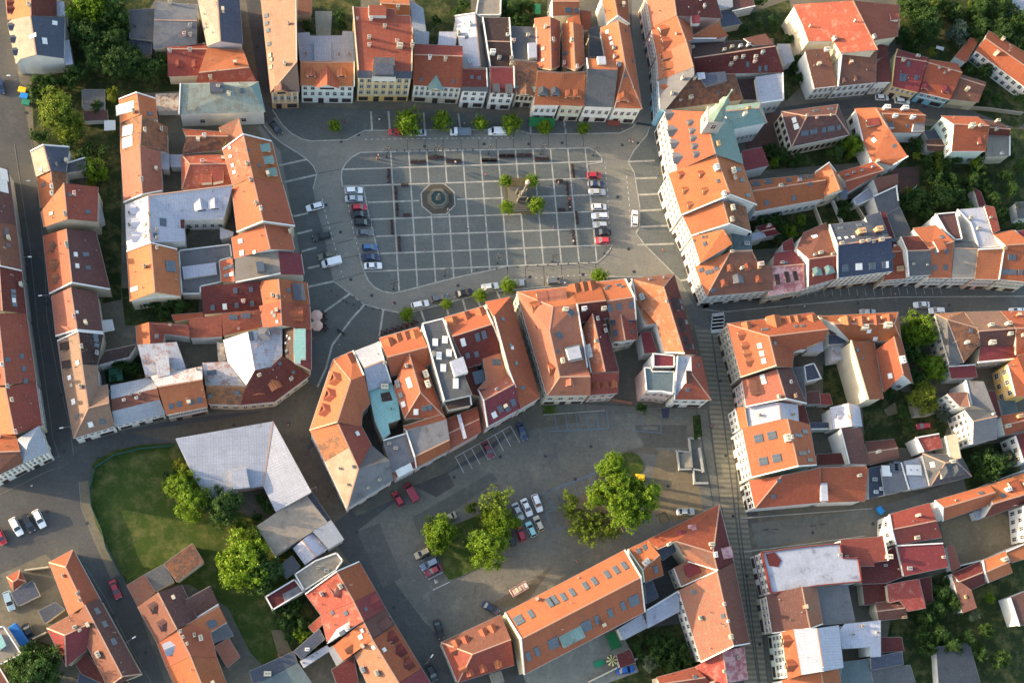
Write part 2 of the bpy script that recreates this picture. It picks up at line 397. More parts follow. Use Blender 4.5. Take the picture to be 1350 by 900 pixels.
def dormer(x, y, kind='g', w=1.7, h=1.25, m=None, wm='c'):
    if hit(x, y) is None: return MISS.append((LAST['top']['label'], x, y))
    p, nr = hit(x, y); p = p-LAST['ctr']; d, t = down(nr); t = max(t, .35); sd = Vector((-d.y, d.x, 0)); Z = Vector((0,0,1))
    pk = w*.42 if kind == 'g' else (.25 if kind == 's' else w*.3)
    fs_ = min(1, max(1.7, w*.95)*t/(h+pk))if kind != 's' else min(1, 2.4*t/(h+pk)); h *= fs_; pk *= fs_
    Lb = (h+pk)/t*.98; f0 = p+d*(Lb*.3); f0.z = p.z - Lb*.3*t
    a, b_ = f0-sd*w/2-Z*.2, f0+sd*w/2-Z*.2; A, B = f0-sd*w/2+Z*h, f0+sd*w/2+Z*h; K = f0+Z*(h+pk)
    q = MB(); bk = -d*(h/t+.4)
    if kind == 's':
        A2, B2 = A+Z*0, B+Z*0; back = -d*((h+.4)/t+.3)+Z*.4
        q.quad(a, b_, B, A, m=1); o = sd*.15; fr = d*.2
        q.quad(A-o+fr+Z*.03, B+o+fr+Z*.03, B+o+back, A-o+back, m=0)
        q.quad(a, A, A+back, a+back, m=1); q.quad(b_, B, B+back, b_+back, m=1)
    else:
        q.quad(a, b_, B, K, A, m=1); kb = -d*(Lb+.15) if kind == 'g' else -d*(Lb+.15); o = sd*.2-Z*.12; fr = d*.22
        if kind == 'h': fk = -d*(w*.4)
        else: fk = fr
        q.quad(A-o+fr+Z*.04, K+fk+Z*.04, K+kb+Z*.04, A-o+bk+Z*.04, m=0); q.quad(B+o+fr+Z*.04, K+fk+Z*.04, K+kb+Z*.04, B+o+bk+Z*.04, m=0)
        if kind == 'h': q.quad(A-o+fr+Z*.04, B+o+fr+Z*.04, K+fk+Z*.04, m=0)
        q.quad(a, A, A+bk, a+bk, m=1); q.quad(b_, B, B+bk, b_+bk, m=1)
    q.box(f0+Z*(h*.5)+d*.03, sd*w*.32, d*.04, Z*h*.36, 2)
    mk = m or LAST['mats'][0]
    dm = mesh('dormer', q.v, q.f, [ROOF[mk], WALL[wm], GLASS], LAST['top'], q.m, [(p, sd, Z)]*len(q.f))
def autobits(c, s):
    """vents, aerials and small chimneys every roof here carries"""
    rnd = random.Random(int(abs(LAST['ctr'].x*31+LAST['ctr'].y*17)*10)); T_ = LAST['tris']; top = LAST['top']
    ar = sum(((b-a).cross(e-a)).length/2 for a, b, e, _ in T_)
    def pt():
        k = rnd.random()*ar
        for a, b, e, q in T_:
            s_ = ((b-a).cross(e-a)).length/2; k -= s_
            if k <= 0: break
        u, v = rnd.random(), rnd.random()
        if u+v > 1: u, v = 1-u, 1-v
        u, v = .15+u*.7, .15+v*.7
        if u+v > 1: u *= .6; v *= .6
        return a+(b-a)*u+(e-a)*v-LAST['ctr'], q
    nv = int(ar/45)+1
    for i in range(min(nv, 6)):
        p, q = pt(); b = MB(); b.cyl(p-Vector((0,0,.2)), p+Vector((0,0,.5)), .09, .09, 6); b.cyl(p+Vector((0,0,.5)), p+Vector((0,0,.62)), .17, .05, 6)
        b.build('vent_pipe', [TRIM if i % 2 else LEAD], top)
    if ar > 60 and len(c) < 2:
        for i in range(1+int(ar > 200)):
            p, q = pt(); d, _ = down(q); sd = Vector((-d.y, d.x, 0)); h = 1.1+rnd.random()*.7; b = MB(); w = .28+rnd.random()*.18
            b.box(p+Vector((0,0,h/2-.2)), sd*w, d*.3, Vector((0,0,h/2+.2)), 0); b.box(p+Vector((0,0,h+.05)), sd*(w+.08), d*.38, Vector((0,0,.05)), 1)
            b.build('chimney', [WALL[rnd.choice(['bk','c','w','b'])], WALL['b']], top)
    if ar > 90 and rnd.random() < .7:
        p, q = pt(); b = MB(); b.cyl(p, p+Vector((0,0,2.6)), .035, .03, 5)
        for k in range(4):
            z = 1.6+k*.28; wd = .9-k*.12; b.cyl(p+Vector((-wd/2,0,z)), p+Vector((wd/2,0,z)), .022, .022, 4)
        b.build('aerial', [TRIM], top)
def g(label, P, he, hr, mat, wall='w', e='gg', w=None, par='', **k):
    """quad A,B,C,D with ridge P (at side DA) to Q (at side BC)"""
    A, B, C_, D_, P_, Q_ = P; h1, h2 = he if isinstance(he, tuple) else (he, he)
    v = [(*A,h1), (*B,h1), (*C_,h2), (*D_,h2), (*P_,hr), (*Q_,hr)]
    m1, m2 = mat if isinstance(mat, tuple) else (mat, mat)
    faces = [(0,1,5,4), (4,5,2,3)]; mats = [m1, m2]; loop = [0,1]; ed = {'AB': 0}
    if e[1] == 'g': loop.append(5); ed['BC'] = 1
    else: faces.append((1,2,5)); mats.append(m1); ed['BC'] = 1
    loop.append(2); ed['CD'] = len(loop)-1; loop.append(3); ed['DA'] = len(loop)-1
    if e[0] == 'g': loop.append(4)
    else: faces.append((3,0,4)); mats.append(m2)
    ridge = [(4,5)]
    if e[0] == 'h': ridge += [(4,0),(4,3)]
    if e[1] == 'h': ridge += [(5,1),(5,2)]
    pr = []
    for q in par.split():
        pr.append(ed[q])
        if q == 'BC' and e[1] == 'g' or q == 'DA' and e[0] == 'g': pr.append(ed[q]+1)
    ww = {}
    for q, sp in (w or {}).items():
        ww[ed[q]] = sp
        if (q == 'BC' and e[1] == 'g') or (q == 'DA' and e[0] == 'g'):
            ww[ed[q]+1] = (max(1, sp[0]//2), *sp[1:]); ww[ed[q]] = (max(1, sp[0]-sp[0]//2), *sp[1:])
    return build(label, v, faces, loop, mats, wall, w=ww, par=pr, ridge=ridge, **k)
def fl(label, pts, h, mat, wall='w', par=None, **k):
    """flat or single-slope roof; pts may carry their own height"""
    v = [(*p[:2], p[2] if len(p) > 2 else h) for p in pts]; i = list(range(len(v)))
    k.setdefault('n', 'annex_building'); k.setdefault('cat', 'building'); k.setdefault('auto', 0); k.setdefault('ov', .15)
    return build(label, v, [i], i, mat, wall, par=(i if par == 'all' else (par or ())), **k)
def po(label, v, faces, loop, mats, wall='w', **k): return build(label, v, faces, loop, mats, wall, **k)
# ================= ground =================
def gmat(key, col, col2, s1=.08, s2=1.2, pattern=None, k=.5):
    col = (col[0]*1.04, col[1], col[2]*.90); col2 = (col2[0]*1.04, col2[1], col2[2]*.90)
    m, b = newmat('ground_'+key, .9, .2); n, l = nodes(m); ob = coords(m)
    f = noise(m, s1, 6, ob, .65); c = mix(m, ramp(m, f, .38, .64), col, col2)
    g2 = noise(m, s2, 4, ob, .7); c = mix(m, mth(m,'MULTIPLY',ramp(m, g2, .35, .7), k), c, sc(col, .6))
    hi = noise(m, 4.5, 2, ob, .6); c = mix(m, mth(m,'MULTIPLY',ramp(m, hi, .55, .75), .25), c, sc(col2, 1.5))
    if key not in ('pale_granite', 'joint', 'kerb_stone'):
        s1_ = noise(m, .55, 3, ob, .6); c = mix(m, mth(m,'MULTIPLY',ramp(m, s1_, .60, .70), .30), c, sc(col, .5))
        s2_ = noise(m, .22, 6, ob, .75); c = mix(m, mth(m,'MULTIPLY',ramp(m, s2_, .54, .64), .35), c, sc(col2, 1.3))
        s3_ = noise(m, .5, 3, ob, .6, (.15, 1.6, 1)); c = mix(m, mth(m,'MULTIPLY',ramp(m, s3_, .56, .70), .22), c, sc(col, .6))
    if pattern == 'setts':
        br = n.new('ShaderNodeTexBrick'); br.inputs['Scale'].default_value = 1; br.inputs['Brick Width'].default_value = .5; br.inputs['Row Height'].default_value = .5
        br.inputs['Mortar Size'].default_value = .05; l.new(ob, br.inputs['Vector']); c = mix(m, mth(m,'MULTIPLY',br.outputs['Fac'],.4), c, sc(col, .45)); bump(m, b, br.outputs['Fac'], .3, -.02)
    if pattern == 'rows':
        w = wave(m, ob, 1, 1.25); st = ramp(m, mth(m,'ABSOLUTE', mth(m,'SUBTRACT', w, .5)), .18, .34)
        c = mix(m, mth(m,'MULTIPLY',st,.62), c, sc(col, .5))  # dark bands paint the thin shadows between paving ribs
    if pattern == 'grass':
        h = noise(m, 9, 3, ob, .7); c = mix(m, mth(m,'MULTIPLY',ramp(m, h, .35, .7), .6), c, sc(col, .5)); bump(m, b, h, .8, .1)
        y = noise(m, .25, 5, ob, .75); c = mix(m, mth(m,'MULTIPLY',ramp(m, y, .47, .64), .6), c, (.15,.135,.05))  # yellow patches paint sunlit areas into the grass colour
    if pattern == 'asph':
        v = n.new('ShaderNodeTexVoronoi'); v.feature = 'DISTANCE_TO_EDGE'; v.inputs['Scale'].default_value = .07; nz = n.new('ShaderNodeTexNoise'); nz.inputs['Scale'].default_value = .12; nz.inputs['Detail'].default_value = 5; l.new(ob, nz.inputs['Vector'])
        dv = n.new('ShaderNodeVectorMath'); dv.operation = 'MULTIPLY_ADD'; l.new(nz.outputs['Color'], dv.inputs[0]); dv.inputs[1].default_value = (22,22,0); l.new(ob, dv.inputs[2]); l.new(dv.outputs[0], v.inputs['Vector'])
        cr = mth(m, 'LESS_THAN', v.outputs['Distance'], .005); c = mix(m, mth(m,'MULTIPLY',cr,.22), c, (.03,.03,.03))
        v2 = n.new('ShaderNodeTexVoronoi'); v2.feature = 'F1'; v2.inputs['Scale'].default_value = .13; l.new(dv.outputs[0], v2.inputs['Vector'])
        pt = mth(m, 'LESS_THAN', v2.outputs['Distance'], .22); c = mix(m, mth(m,'MULTIPLY',pt,.25), c, sc(col, 1.35))
    l.new(c, b.inputs['Base Color']); return m
ASPH = gmat('asphalt', (0.101,0.106,0.113), (0.132,0.132,0.132), .06, 1.5, 'asph')
DASP = gmat('dark_asphalt', (0.069,0.072,0.081), (0.092,0.094,0.098), .08, 1.8, 'asph')
LOT = gmat('car_park_asphalt', (0.116,0.119,0.121), (0.182,0.174,0.156), .045, 1.2, 'asph')
YARD = gmat('yard', (0.102,0.102,0.096), (0.168,0.150,0.120), .07, 1.0)
SETT = gmat('road_setts', (0.185,0.190,0.188), (0.230,0.224,0.213), .07, 1.5, 'setts')
SLAB = gmat('blue_grey_paving', (.112,.130,.142), (.136,.150,.160), .07, 1.5, 'setts')
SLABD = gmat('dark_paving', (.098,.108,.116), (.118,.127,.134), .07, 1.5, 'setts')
PALE = gmat('pale_granite', (.26,.27,.275), (.42,.42,.41), .5, 1.4)
PED = gmat('pedestrian_paving', (.19,.178,.155), (.235,.22,.185), .08, 1.5, 'rows')
BRIK = gmat('brick_paving', (.11,.065,.06), (.14,.085,.075), .1, 2, 'setts')
GRAS = gmat('grass', (.036,.068,.012), (.062,.100,.018), .07, 1.6, 'grass', .5)
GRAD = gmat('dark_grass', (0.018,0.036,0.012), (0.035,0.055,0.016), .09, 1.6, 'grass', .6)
KST = gmat('kerb_stone', (.16,.16,.155), (.21,.21,.20), .3, 3)
DIRT = gmat('dirt', (.15,.125,.09), (.22,.18,.125), .09, 1.2)
WPNT = plain('white_road_paint', (.48,.48,.47)); BPNT = plain('blue_road_paint', (.10,.17,.25))
def sheet(name, pts, z, mat, kind='structure'):
    P = [W(p) for p in pts]; 
    for p in P: p.z = z
    if area2(P) < 0: P = P[::-1]
    return struct(mesh(name, P, [tuple(range(len(P)))], [mat]), kind)
def slab(name, pts, z, mat, kerb=None):
    P = [W(p) for p in pts]
    if area2(P) < 0: P = P[::-1]
    for p in P: p.z = z
    b = MB(); b.quad(*P, m=0)
    for i in range(len(P)):
        a, e = P[i], P[(i+1)%len(P)]; b.quad(Vector((a.x,a.y,-.02)), Vector((e.x,e.y,-.02)), e, a, m=1)
    return struct(b.build(name, [mat, kerb or PALE]))
def strips(name, lines, w, z, mat, hgt=.0, dash=None):
    b = MB()
    for ln in lines:
        P = [W(p) if not isinstance(p, Vector) else p.copy() for p in ln]
        for p in P: p.z = z
        if dash:
            for a, e in zip(P[:-1], P[1:]):
                d = e-a; L = d.length
                if L < .01: continue
                d.normalize(); s = Vector((-d.y,d.x,0))*w/2; t = 0
                while t < L:
                    p, q = a+d*t, a+d*min(L, t+dash[0]); b.quad(p-s, q-s, q+s, p+s); t += dash[1]
            continue
        closed = (P[0]-P[-1]).length < .05 and len(P) > 3
        if closed: P = P[:-1]
        n = len(P); Ls = []
        for i in range(n):
            a = P[i-1] if (i or closed) else None; c = P[(i+1)%n] if (i < n-1 or closed) else None
            d1 = (P[i]-a).normalized() if a is not None else (c-P[i]).normalized(); d2 = (c-P[i]).normalized() if c is not None else d1
            m = Vector((-d1.y-d2.y, d1.x+d2.x, 0)); m.normalize(); k = w/2/max(.4, m.dot(Vector((-d1.y,d1.x,0)))); Ls.append((P[i]-m*k, P[i]+m*k))
        dn = Vector((0,0,-hgt))
        for i in range(n if closed else n-1):
            (p, p2), (q, q2) = Ls[i], Ls[(i+1)%n]; b.quad(p, q, q2, p2)
            if hgt: b.quad(p+dn, q+dn, q, p); b.quad(p2+dn, q2+dn, q2, p2)
    return struct(b.build(name, mat))
T(0,0,1)
gp = mesh('ground', [(-1600,-1400,0),(1600,-1400,0),(1600,1600,0),(-1600,1600,0)], [(0,1,2,3)], [YARD]); struct(gp)
z = .004
sheet('street', [(-30,-40),(8,-40),(12,30),(28,118),(48,225),(60,330),(85,480),(104,585),(150,570),(230,553),(350,540),(405,500),(430,470),(470,540),(400,600),(470,680),(560,640),(640,590),(720,535),(770,530),(935,540),(990,560),(1000,690),(975,700),(1000,740),(1015,930),(590,930),(520,820),(430,700),(400,640),(350,560),(235,590),(170,770),(230,930),(150,930),(110,780),(60,730),(-30,770)], z, DASP)
sheet('street', [(318,-40),(362,-40),(366,90),(372,160),(345,168),(338,90)], .008, DASP)
sheet('street', [(832,-40),(852,-40),(862,60),(868,140),(870,175),(838,165),(834,60)], .008, SETT)
sheet('street', [(905,400),(935,395),(980,398),(1060,388),(1130,380),(1220,374),(1380,378),(1380,425),(1240,425),(1100,425),(1000,430),(950,440),(940,445),(915,430)], .008, ASPH)
sheet('street', [(985,150),(1040,140),(1140,128),(1230,135),(1290,146),(1370,170),(1370,190),(1300,168),(1220,156),(1140,152),(1040,158),(990,170)], .008, DASP)
sheet('street', [(990,690),(1140,672),(1200,655),(1300,620),(1370,600),(1370,622),(1300,645),(1230,665),(1160,680),(1160,705),(1080,710),(1000,722)], .008, gmat('cross_street', (.125,.135,.135), (.15,.155,.155), .06, 1.2))
sheet('street', [(170,570),(340,545),(405,505),(440,475),(470,500),(420,560),(405,590),(460,675),(440,690),(395,640),(350,558),(240,585)], .012, gmat('brownish_asphalt', (0.098,0.090,0.078), (0.127,0.113,0.092), .06, 1.2, 'asph'))
sheet('car_park', [(535,650),(640,600),(715,535),(770,532),(932,540),(950,670),(830,725),(664,812),(590,850),(560,820),(470,700)], .016, LOT)
sheet('square_roadway', [(338,168),(372,150),(600,150),(838,155),(872,170),(915,400),(890,405),(800,372),(690,388),(560,425),(470,470),(430,480),(405,430),(360,200)], .020, SETT)
sheet('pedestrian_street', [(915,428),(952,440),(962,540),(985,690),(992,730),(1015,930),(1003,930),(975,720),(950,665),(940,560),(932,500)], .020, PED)
sheet('pedestrian_street', [(940,445),(968,520),(985,680),(1015,930),(985,930),(960,720),(948,640),(935,540)], .024, PED)
# square: sidewalks and the central paved plaza
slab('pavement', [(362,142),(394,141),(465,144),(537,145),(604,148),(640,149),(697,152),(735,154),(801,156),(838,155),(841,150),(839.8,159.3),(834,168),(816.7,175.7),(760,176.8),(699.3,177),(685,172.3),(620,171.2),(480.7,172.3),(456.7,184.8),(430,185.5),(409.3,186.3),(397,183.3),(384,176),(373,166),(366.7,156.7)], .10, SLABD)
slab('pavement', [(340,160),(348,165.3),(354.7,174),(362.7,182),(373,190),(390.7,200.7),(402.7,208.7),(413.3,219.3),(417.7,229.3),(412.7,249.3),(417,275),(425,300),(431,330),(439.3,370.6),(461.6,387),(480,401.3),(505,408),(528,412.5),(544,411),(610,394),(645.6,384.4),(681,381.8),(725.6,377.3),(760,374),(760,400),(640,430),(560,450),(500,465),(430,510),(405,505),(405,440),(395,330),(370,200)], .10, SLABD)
slab('pavement', [(862,158),(857.6,163.8),(853,178),(836,198.4),(828,213.6),(836,227.8),(843.3,272.2),(842.9,299),(838.4,307.6),(850,323),(877,350),(897,370),(917.5,407.5),(935,405),(905,300),(880,200)], .10, SLAB)
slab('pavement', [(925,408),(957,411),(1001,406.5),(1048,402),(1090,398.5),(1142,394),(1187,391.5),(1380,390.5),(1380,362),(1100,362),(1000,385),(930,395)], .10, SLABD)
slab('pavement', [(802,364.5),(848,365),(860,372),(800,372)], .10, SLABD)
OUT = [(475.3,201.3),(464,207.3),(456,215.3),(450.7,224.7),(450,235.3),(451.7,245.3),(478.5,245),(487,288),(498.9,334.7),(474,336.4),(476.7,347),(480.6,359.6),(485.6,370),(494.4,379.5),(505,384.4),(517.6,386.6),(527.3,384.8),(550.4,379),(573.6,372.9),(598.4,366.7),(622.4,361.3),(645.6,356.4),(668.7,351),(786.9,346.6),(796.7,338.2),(803.8,329.3),(807,323),(785.5,323.8),(774,217),(794,214),(792.7,206.4),(784.7,199.3),(775.8,195.4),(700,196.6),(600,198.6),(516,200.2)]
slab('plaza', OUT, .10, SLAB)
strips('paving_lines', [OUT+[OUT[0]]], .34, .106, PALE)
TL, TR, BR, BL = at(516.3,221.6), at(773.1,213.6), at(786.9,346.2), at(524.5,356.5)
def G(u, v):
    """grid point of the paving: u columns 0..11, v rows 0..6"""
    a = TL.lerp(TR, u/11); b = BL.lerp(BR, u/11); return a+(b-a)*(v/6)
def inpoly(p, Q):
    c = False
    for i in range(len(Q)):
        a, b = Q[i], Q[i-1]
        if (a.y > p.y) != (b.y > p.y) and p.x < (b.x-a.x)*(p.y-a.y)/(b.y-a.y)+a.x: c = not c
    return c
QO = [at(*p) for p in OUT]
lines = []
octc = at(577.5, 262.6); mon = [at(664,235), at(700,234), at(704,283), at(669,284)]; mc = sum(mon, Vector())/4
def blocked(p): return (p-octc).length < 4.75 or (abs((p-mc).x) < 3.7 and abs((p-mc).y) < 4.9)
def clipline(f, t0, t1, n=160):
    run = []; out = []
    for i in range(n+1):
        p = f(t0+(t1-t0)*i/n)
        if inpoly(p, QO) and not blocked(p): run.append(p)
        else:
            if len(run) > 1: out.append([run[0], run[-1]])
            run = []
    if len(run) > 1: out.append([run[0], run[-1]])
    return out
for u in range(12): lines += clipline(lambda t: G(u, t), -1.2, 8)
strips('paving_lines', lines, .38, .110, PALE); lines = []
for v in range(7): lines += clipline(lambda t: G(t, v), -4, 12)
strips('paving_lines', lines, .38, .114, PALE)
ED = [[(359.3,144.7),(366.7,156.7),(373,166),(384,176),(397,183.3),(409.3,186.3),(430,185.5),(456.7,184.8),(480.7,172.3),(620,171.2),(685,172.3),(699.3,177),(760,176.8),(816.7,175.7),(834,168),(839.8,159.3)],
 [(348,165.3),(354.7,174),(362.7,182),(373,190),(390.7,200.7),(402.7,208.7),(413.3,219.3),(417.7,229.3),(412.7,249.3)],[(439.3,370.6),(461.6,387),(480,401.3),(505,408),(528,412.5),(544,411),(610,394),(645.6,384.4),(681,381.8),(725.6,377.3),(756,374.5)],[(802,364.5),(848,365)],
 [(857.6,163.8),(853,178),(836,198.4),(828,213.6),(836,227.8),(843.3,272.2),(842.9,299),(838.4,307.6),(850,323),(877,350),(897,370)]]
strips('paving_lines', ED, .30, .106, PALE)
for i, x in enumerate((489,512,559,604,628,699,744,767)):
    pass
BND = [[(489,147),(490.5,172)],[(512,147),(514,172)],[(535,148),(537,172)],[(558.5,149),(560,171.5)],[(604,150),(607,171)],[(628,151),(630,171)],[(699,155),(699.5,177)],[(743,156),(746,177)],[(766,158),(768,177)]]
BND += [[(368,218.5),(404,210.5)],[(374,240.5),(417,230.8)],[(387,285.5),(406.5,281)],[(391.5,308.5),(411.5,303.5)],[(398,331.5),(417,326.5)],[(405.5,353.8),(421.5,350.3)],[(407,378),(439.5,371)],[(424.5,413),(461,387.5)],[(463,421),(480,402)],[(418.5,510),(430,485),(438,455),(463,421)],[(500,443),(505.5,408)]]
BND += [[(828.5,213.4),(863,212)],[(838,235.5),(866,234.7)],[(841.5,257),(867,256)],[(842.5,278.2),(872,276.5)],[(843,299.3),(882,297.5)],[(840,323),(888,321.5)],[(897,370),(906,368.5)]]
BND += [[(629,394),(634,406)],[(610,395),(614,409)],[(555,410),(560,424)],[(588,402),(591,415)],[(655,384.5),(660,396)]]
strips('paving_lines', BND, .5, .108, PALE)
# road joints and dashed parking edges
J = [[(p1x/5.625+430, 200-.2), (p1x/5.625+430-.3, 184)] for p1x in (605,735,868,1002,1132,1262)] + [[(677,197),(677,177)],[(700,196.5),(699,177)],[(723,196),(722.5,177)],[(747,195.5),(746,177)],[(769.5,195),(768,177)]]
J += [[(669,352),(669.5,380)],[(692.5,350),(693.5,379)],[(716.5,349),(718,378)],[(740,348),(741.5,376)],[(763.5,347.5),(765,374)],[(785,347),(788,370)],[(417,229.5),(450,223)],[(418,300),(452,292)],[(426,325),(465,316)],[(430,345),(475,336)],[(440,371),(481,359)]]
strips('road_joints', J, .14, .026, BLK if 0 else gmat('joint', (.05,.055,.06), (.06,.065,.07)))
strips('road_markings', [[(481,184),(600,182.5),(680,182)],[(425,262),(430,285),(440,320),(452,365)],[(459,270),(466,305),(474,335)],[(797,213),(801,250),(803,300),(804,320)],[(826,232),(829,262),(832,300)],[(545,404),(610,389),(690,368),(740,364),(780,362)]], .16, .027, WPNT, dash=(.6,1.5))
# crossing, car park bays
T(790,350,6.43)
strips('zebra_crossing', [[(958+k*-3,430+k*30),(1060-k*1,418+k*30)] for k in range(5)], 1.5, .034, WPNT)
T(600,500)
strips('parking_lines', [[(-0,572),(65,692)],[(62,545),(128,662)],[(120,510),(186,630)],[(180,478),(246,597)],[(240,445),(302,563)],[(296,412),(360,530)],[(350,380),(412,497)],[(410,345),(478,465)],[(0,575),(180,475),(410,345)]], .14, .024, WPNT)
strips('parking_lines', [[(655,262),(1110,230)]], .22, .028, PALE)
strips('parking_lines', [[(690,385),(1010,372),(1140,362)],[(735,262),(760,385)],[(815,255),(838,380)],[(895,250),(915,378)],[(970,245),(990,375)],[(1045,240),(1068,370)],[(1120,232),(1140,360)],[(625,850),(820,785),(1000,712),(1085,670)],[(680,838),(710,920)],[(742,815),(790,920)],[(812,790),(850,850)],[(870,765),(920,880)],[(935,740),(975,820)],[(1000,712),(1030,770)]], .14, .024, BPNT)
T(720,570)
strips('parking_lines', [[(0,440),(150,380),(380,290)],[(0,450),(60,560),(120,545),(75,430)],[(0,592),(125,545)],[(0,600),(50,730),(150,695)],[(260,895),(540,755),(880,590)],[(880,590),(935,690)],[(835,620),(865,700)],[(770,655),(815,745)],[(700,690),(745,780)],[(640,725),(690,800)],[(580,760),(630,840)],[(520,790),(575,860)],[(460,820),(520,890)]], .14, .024, BPNT)
T(760,480)
strips('parking_lines', [[(5,490),(200,475)],[(415,490),(630,510)],[(625,380),(628,508)],[(485,380),(495,480)],[(420,365),(430,480)],[(230,370),(235,455)],[(150,375),(160,460)],[(720,395),(750,395)]], .14, .028, BPNT)
random.seed(3)
strips('worn_arrows', [[(372+(k%3)*6, 368+k*12),(440+(k%4)*5, 372+k*12)] for k in range(10)]+[[(497+k*13,486),(512+k*13,455)] for k in range(8)],  .30, .029, KST, dash=(.9,1.2))
T(550,740)
strips('parking_lines', [[(80,132),(192,76)],[(115,210),(240,150)],[(130,135),(150,150),(135,160),(130,135)]], .18, .028, WPNT)
# kerbs along streets
T(0,0,1)
strips('kerb', [[(40,180),(46,210),(58,330),(62,420),(77,500),(92,560),(97,600)],[(6,100),(20,160),(30,240),(38,340),(47,430),(60,520),(70,580)]][:1]+[[(19,190),(28,250),(40,330),(50,430),(62,520),(70,580)],[(0,652),(60,622),(72,618)],[(104,634),(107,668),(122,702),(145,750)],[(70,578),(78,602),(68,603)],[(112,745),(140,790),(170,850),(200,900)]], .14, .06, KST, .05)
strips('kerb', [[(925,408),(957,411),(1001,406.5),(1048,402),(1090,398.5),(1142,394),(1187,391.5),(1380,390.5)]], .22, .115, PALE, .08)
for a in ([(935,416),(955,560),(972,700),(985,800),(1000,900)],[(966,545),(975,690),(989,800),(1002,900)],[(918,540),(945,690),(962,800),(975,900)]): strips('kerb', [a], .35, .03, gmat('gutter_stone', (.07,.08,.085), (.09,.1,.1)))
strips('kerb', [[(975,683),(1000,681),(1150,670)],[(980,727),(1060,717),(1140,706)]], .25, .03, PALE)
# lawns, gardens and yards
sheet('lawn', [(122,612),(128,605),(150,594),(185,586),(230,584),(262,620),(300,670),(360,690),(400,740),(440,800),(430,860),(360,890),(330,860),(300,800),(250,770),(168,772),(150,735),(126,690),(119,650)], .035, GRAS)
strips('footpath', [[(110,634),(113,668),(127,704),(152,760)]], 2.2, .03, gmat('path', (.13,.12,.10), (.17,.15,.12)))
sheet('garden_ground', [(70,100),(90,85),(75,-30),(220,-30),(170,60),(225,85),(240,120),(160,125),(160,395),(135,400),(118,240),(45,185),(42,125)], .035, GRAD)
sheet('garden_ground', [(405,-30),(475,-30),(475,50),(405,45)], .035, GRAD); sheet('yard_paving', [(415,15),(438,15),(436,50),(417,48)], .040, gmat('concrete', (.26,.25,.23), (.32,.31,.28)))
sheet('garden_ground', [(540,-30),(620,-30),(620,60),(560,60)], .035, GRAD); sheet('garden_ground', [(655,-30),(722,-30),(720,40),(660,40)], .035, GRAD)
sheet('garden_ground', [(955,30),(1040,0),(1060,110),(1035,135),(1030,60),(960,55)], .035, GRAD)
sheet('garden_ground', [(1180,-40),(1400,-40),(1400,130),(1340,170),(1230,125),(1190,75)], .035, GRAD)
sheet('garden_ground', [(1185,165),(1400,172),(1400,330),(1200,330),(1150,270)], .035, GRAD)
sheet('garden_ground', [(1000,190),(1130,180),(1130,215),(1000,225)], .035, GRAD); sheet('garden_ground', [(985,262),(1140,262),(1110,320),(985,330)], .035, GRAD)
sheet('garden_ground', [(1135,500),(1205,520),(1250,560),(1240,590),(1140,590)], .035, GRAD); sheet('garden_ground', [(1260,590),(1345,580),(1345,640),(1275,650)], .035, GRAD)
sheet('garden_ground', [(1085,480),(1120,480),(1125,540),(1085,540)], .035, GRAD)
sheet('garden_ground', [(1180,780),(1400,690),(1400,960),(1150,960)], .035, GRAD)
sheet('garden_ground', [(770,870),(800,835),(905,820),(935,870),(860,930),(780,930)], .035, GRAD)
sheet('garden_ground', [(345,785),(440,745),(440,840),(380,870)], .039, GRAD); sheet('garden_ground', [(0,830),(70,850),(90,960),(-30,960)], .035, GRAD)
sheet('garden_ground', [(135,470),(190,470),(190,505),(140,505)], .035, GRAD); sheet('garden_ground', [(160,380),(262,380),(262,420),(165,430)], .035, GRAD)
sheet('bare_yard', [(1240,690),(1300,668),(1352,690),(1400,730),(1262,745),(1245,720)], .045, DIRT)
sheet('brick_courtyard', [(975,150),(1045,150),(1055,195),(1060,212),(985,205)], .040, BRIK); sheet('brick_courtyard', [(1170,222),(1210,220),(1212,250),(1190,255)], .045, BRIK)
sheet('pebble_path', [(357,850-20),(372,830),(390,870),(372,880)], .045, DIRT); sheet('bare_patch', [(1165,540),(1180,530),(1184,545),(1170,548)], .045, DIRT)
slab('grass_island', [(580,730),(578,700),(598,692),(632,678),(655,700),(650,735),(634,748),(600,762),(592,764),(585,755)], .12, GRAS)
slab('grass_island', [(815,602),(823,597),(832,595.5),(842,600),(848,610),(849,618),(843,625),(832,627),(820,622)], .12, GRAS)
slab('grass_island', [(742,672),(760,655),(800,640),(830,650),(840,672),(800,690),(768,702),(748,696)], .12, DIRT)
sheet('hedge_bed', [(913,548),(923,546),(926,575),(915,577)], .04, GRAD); sheet('grass_strip', [(714,535),(733,534),(734,545),(716,546)], .04, GRAS)
sheet('tan_paving', [(870,592),(890,596),(925,650),(925,680),(870,690),(850,660)], .024, DIRT)  # paving patch in the dirt tones

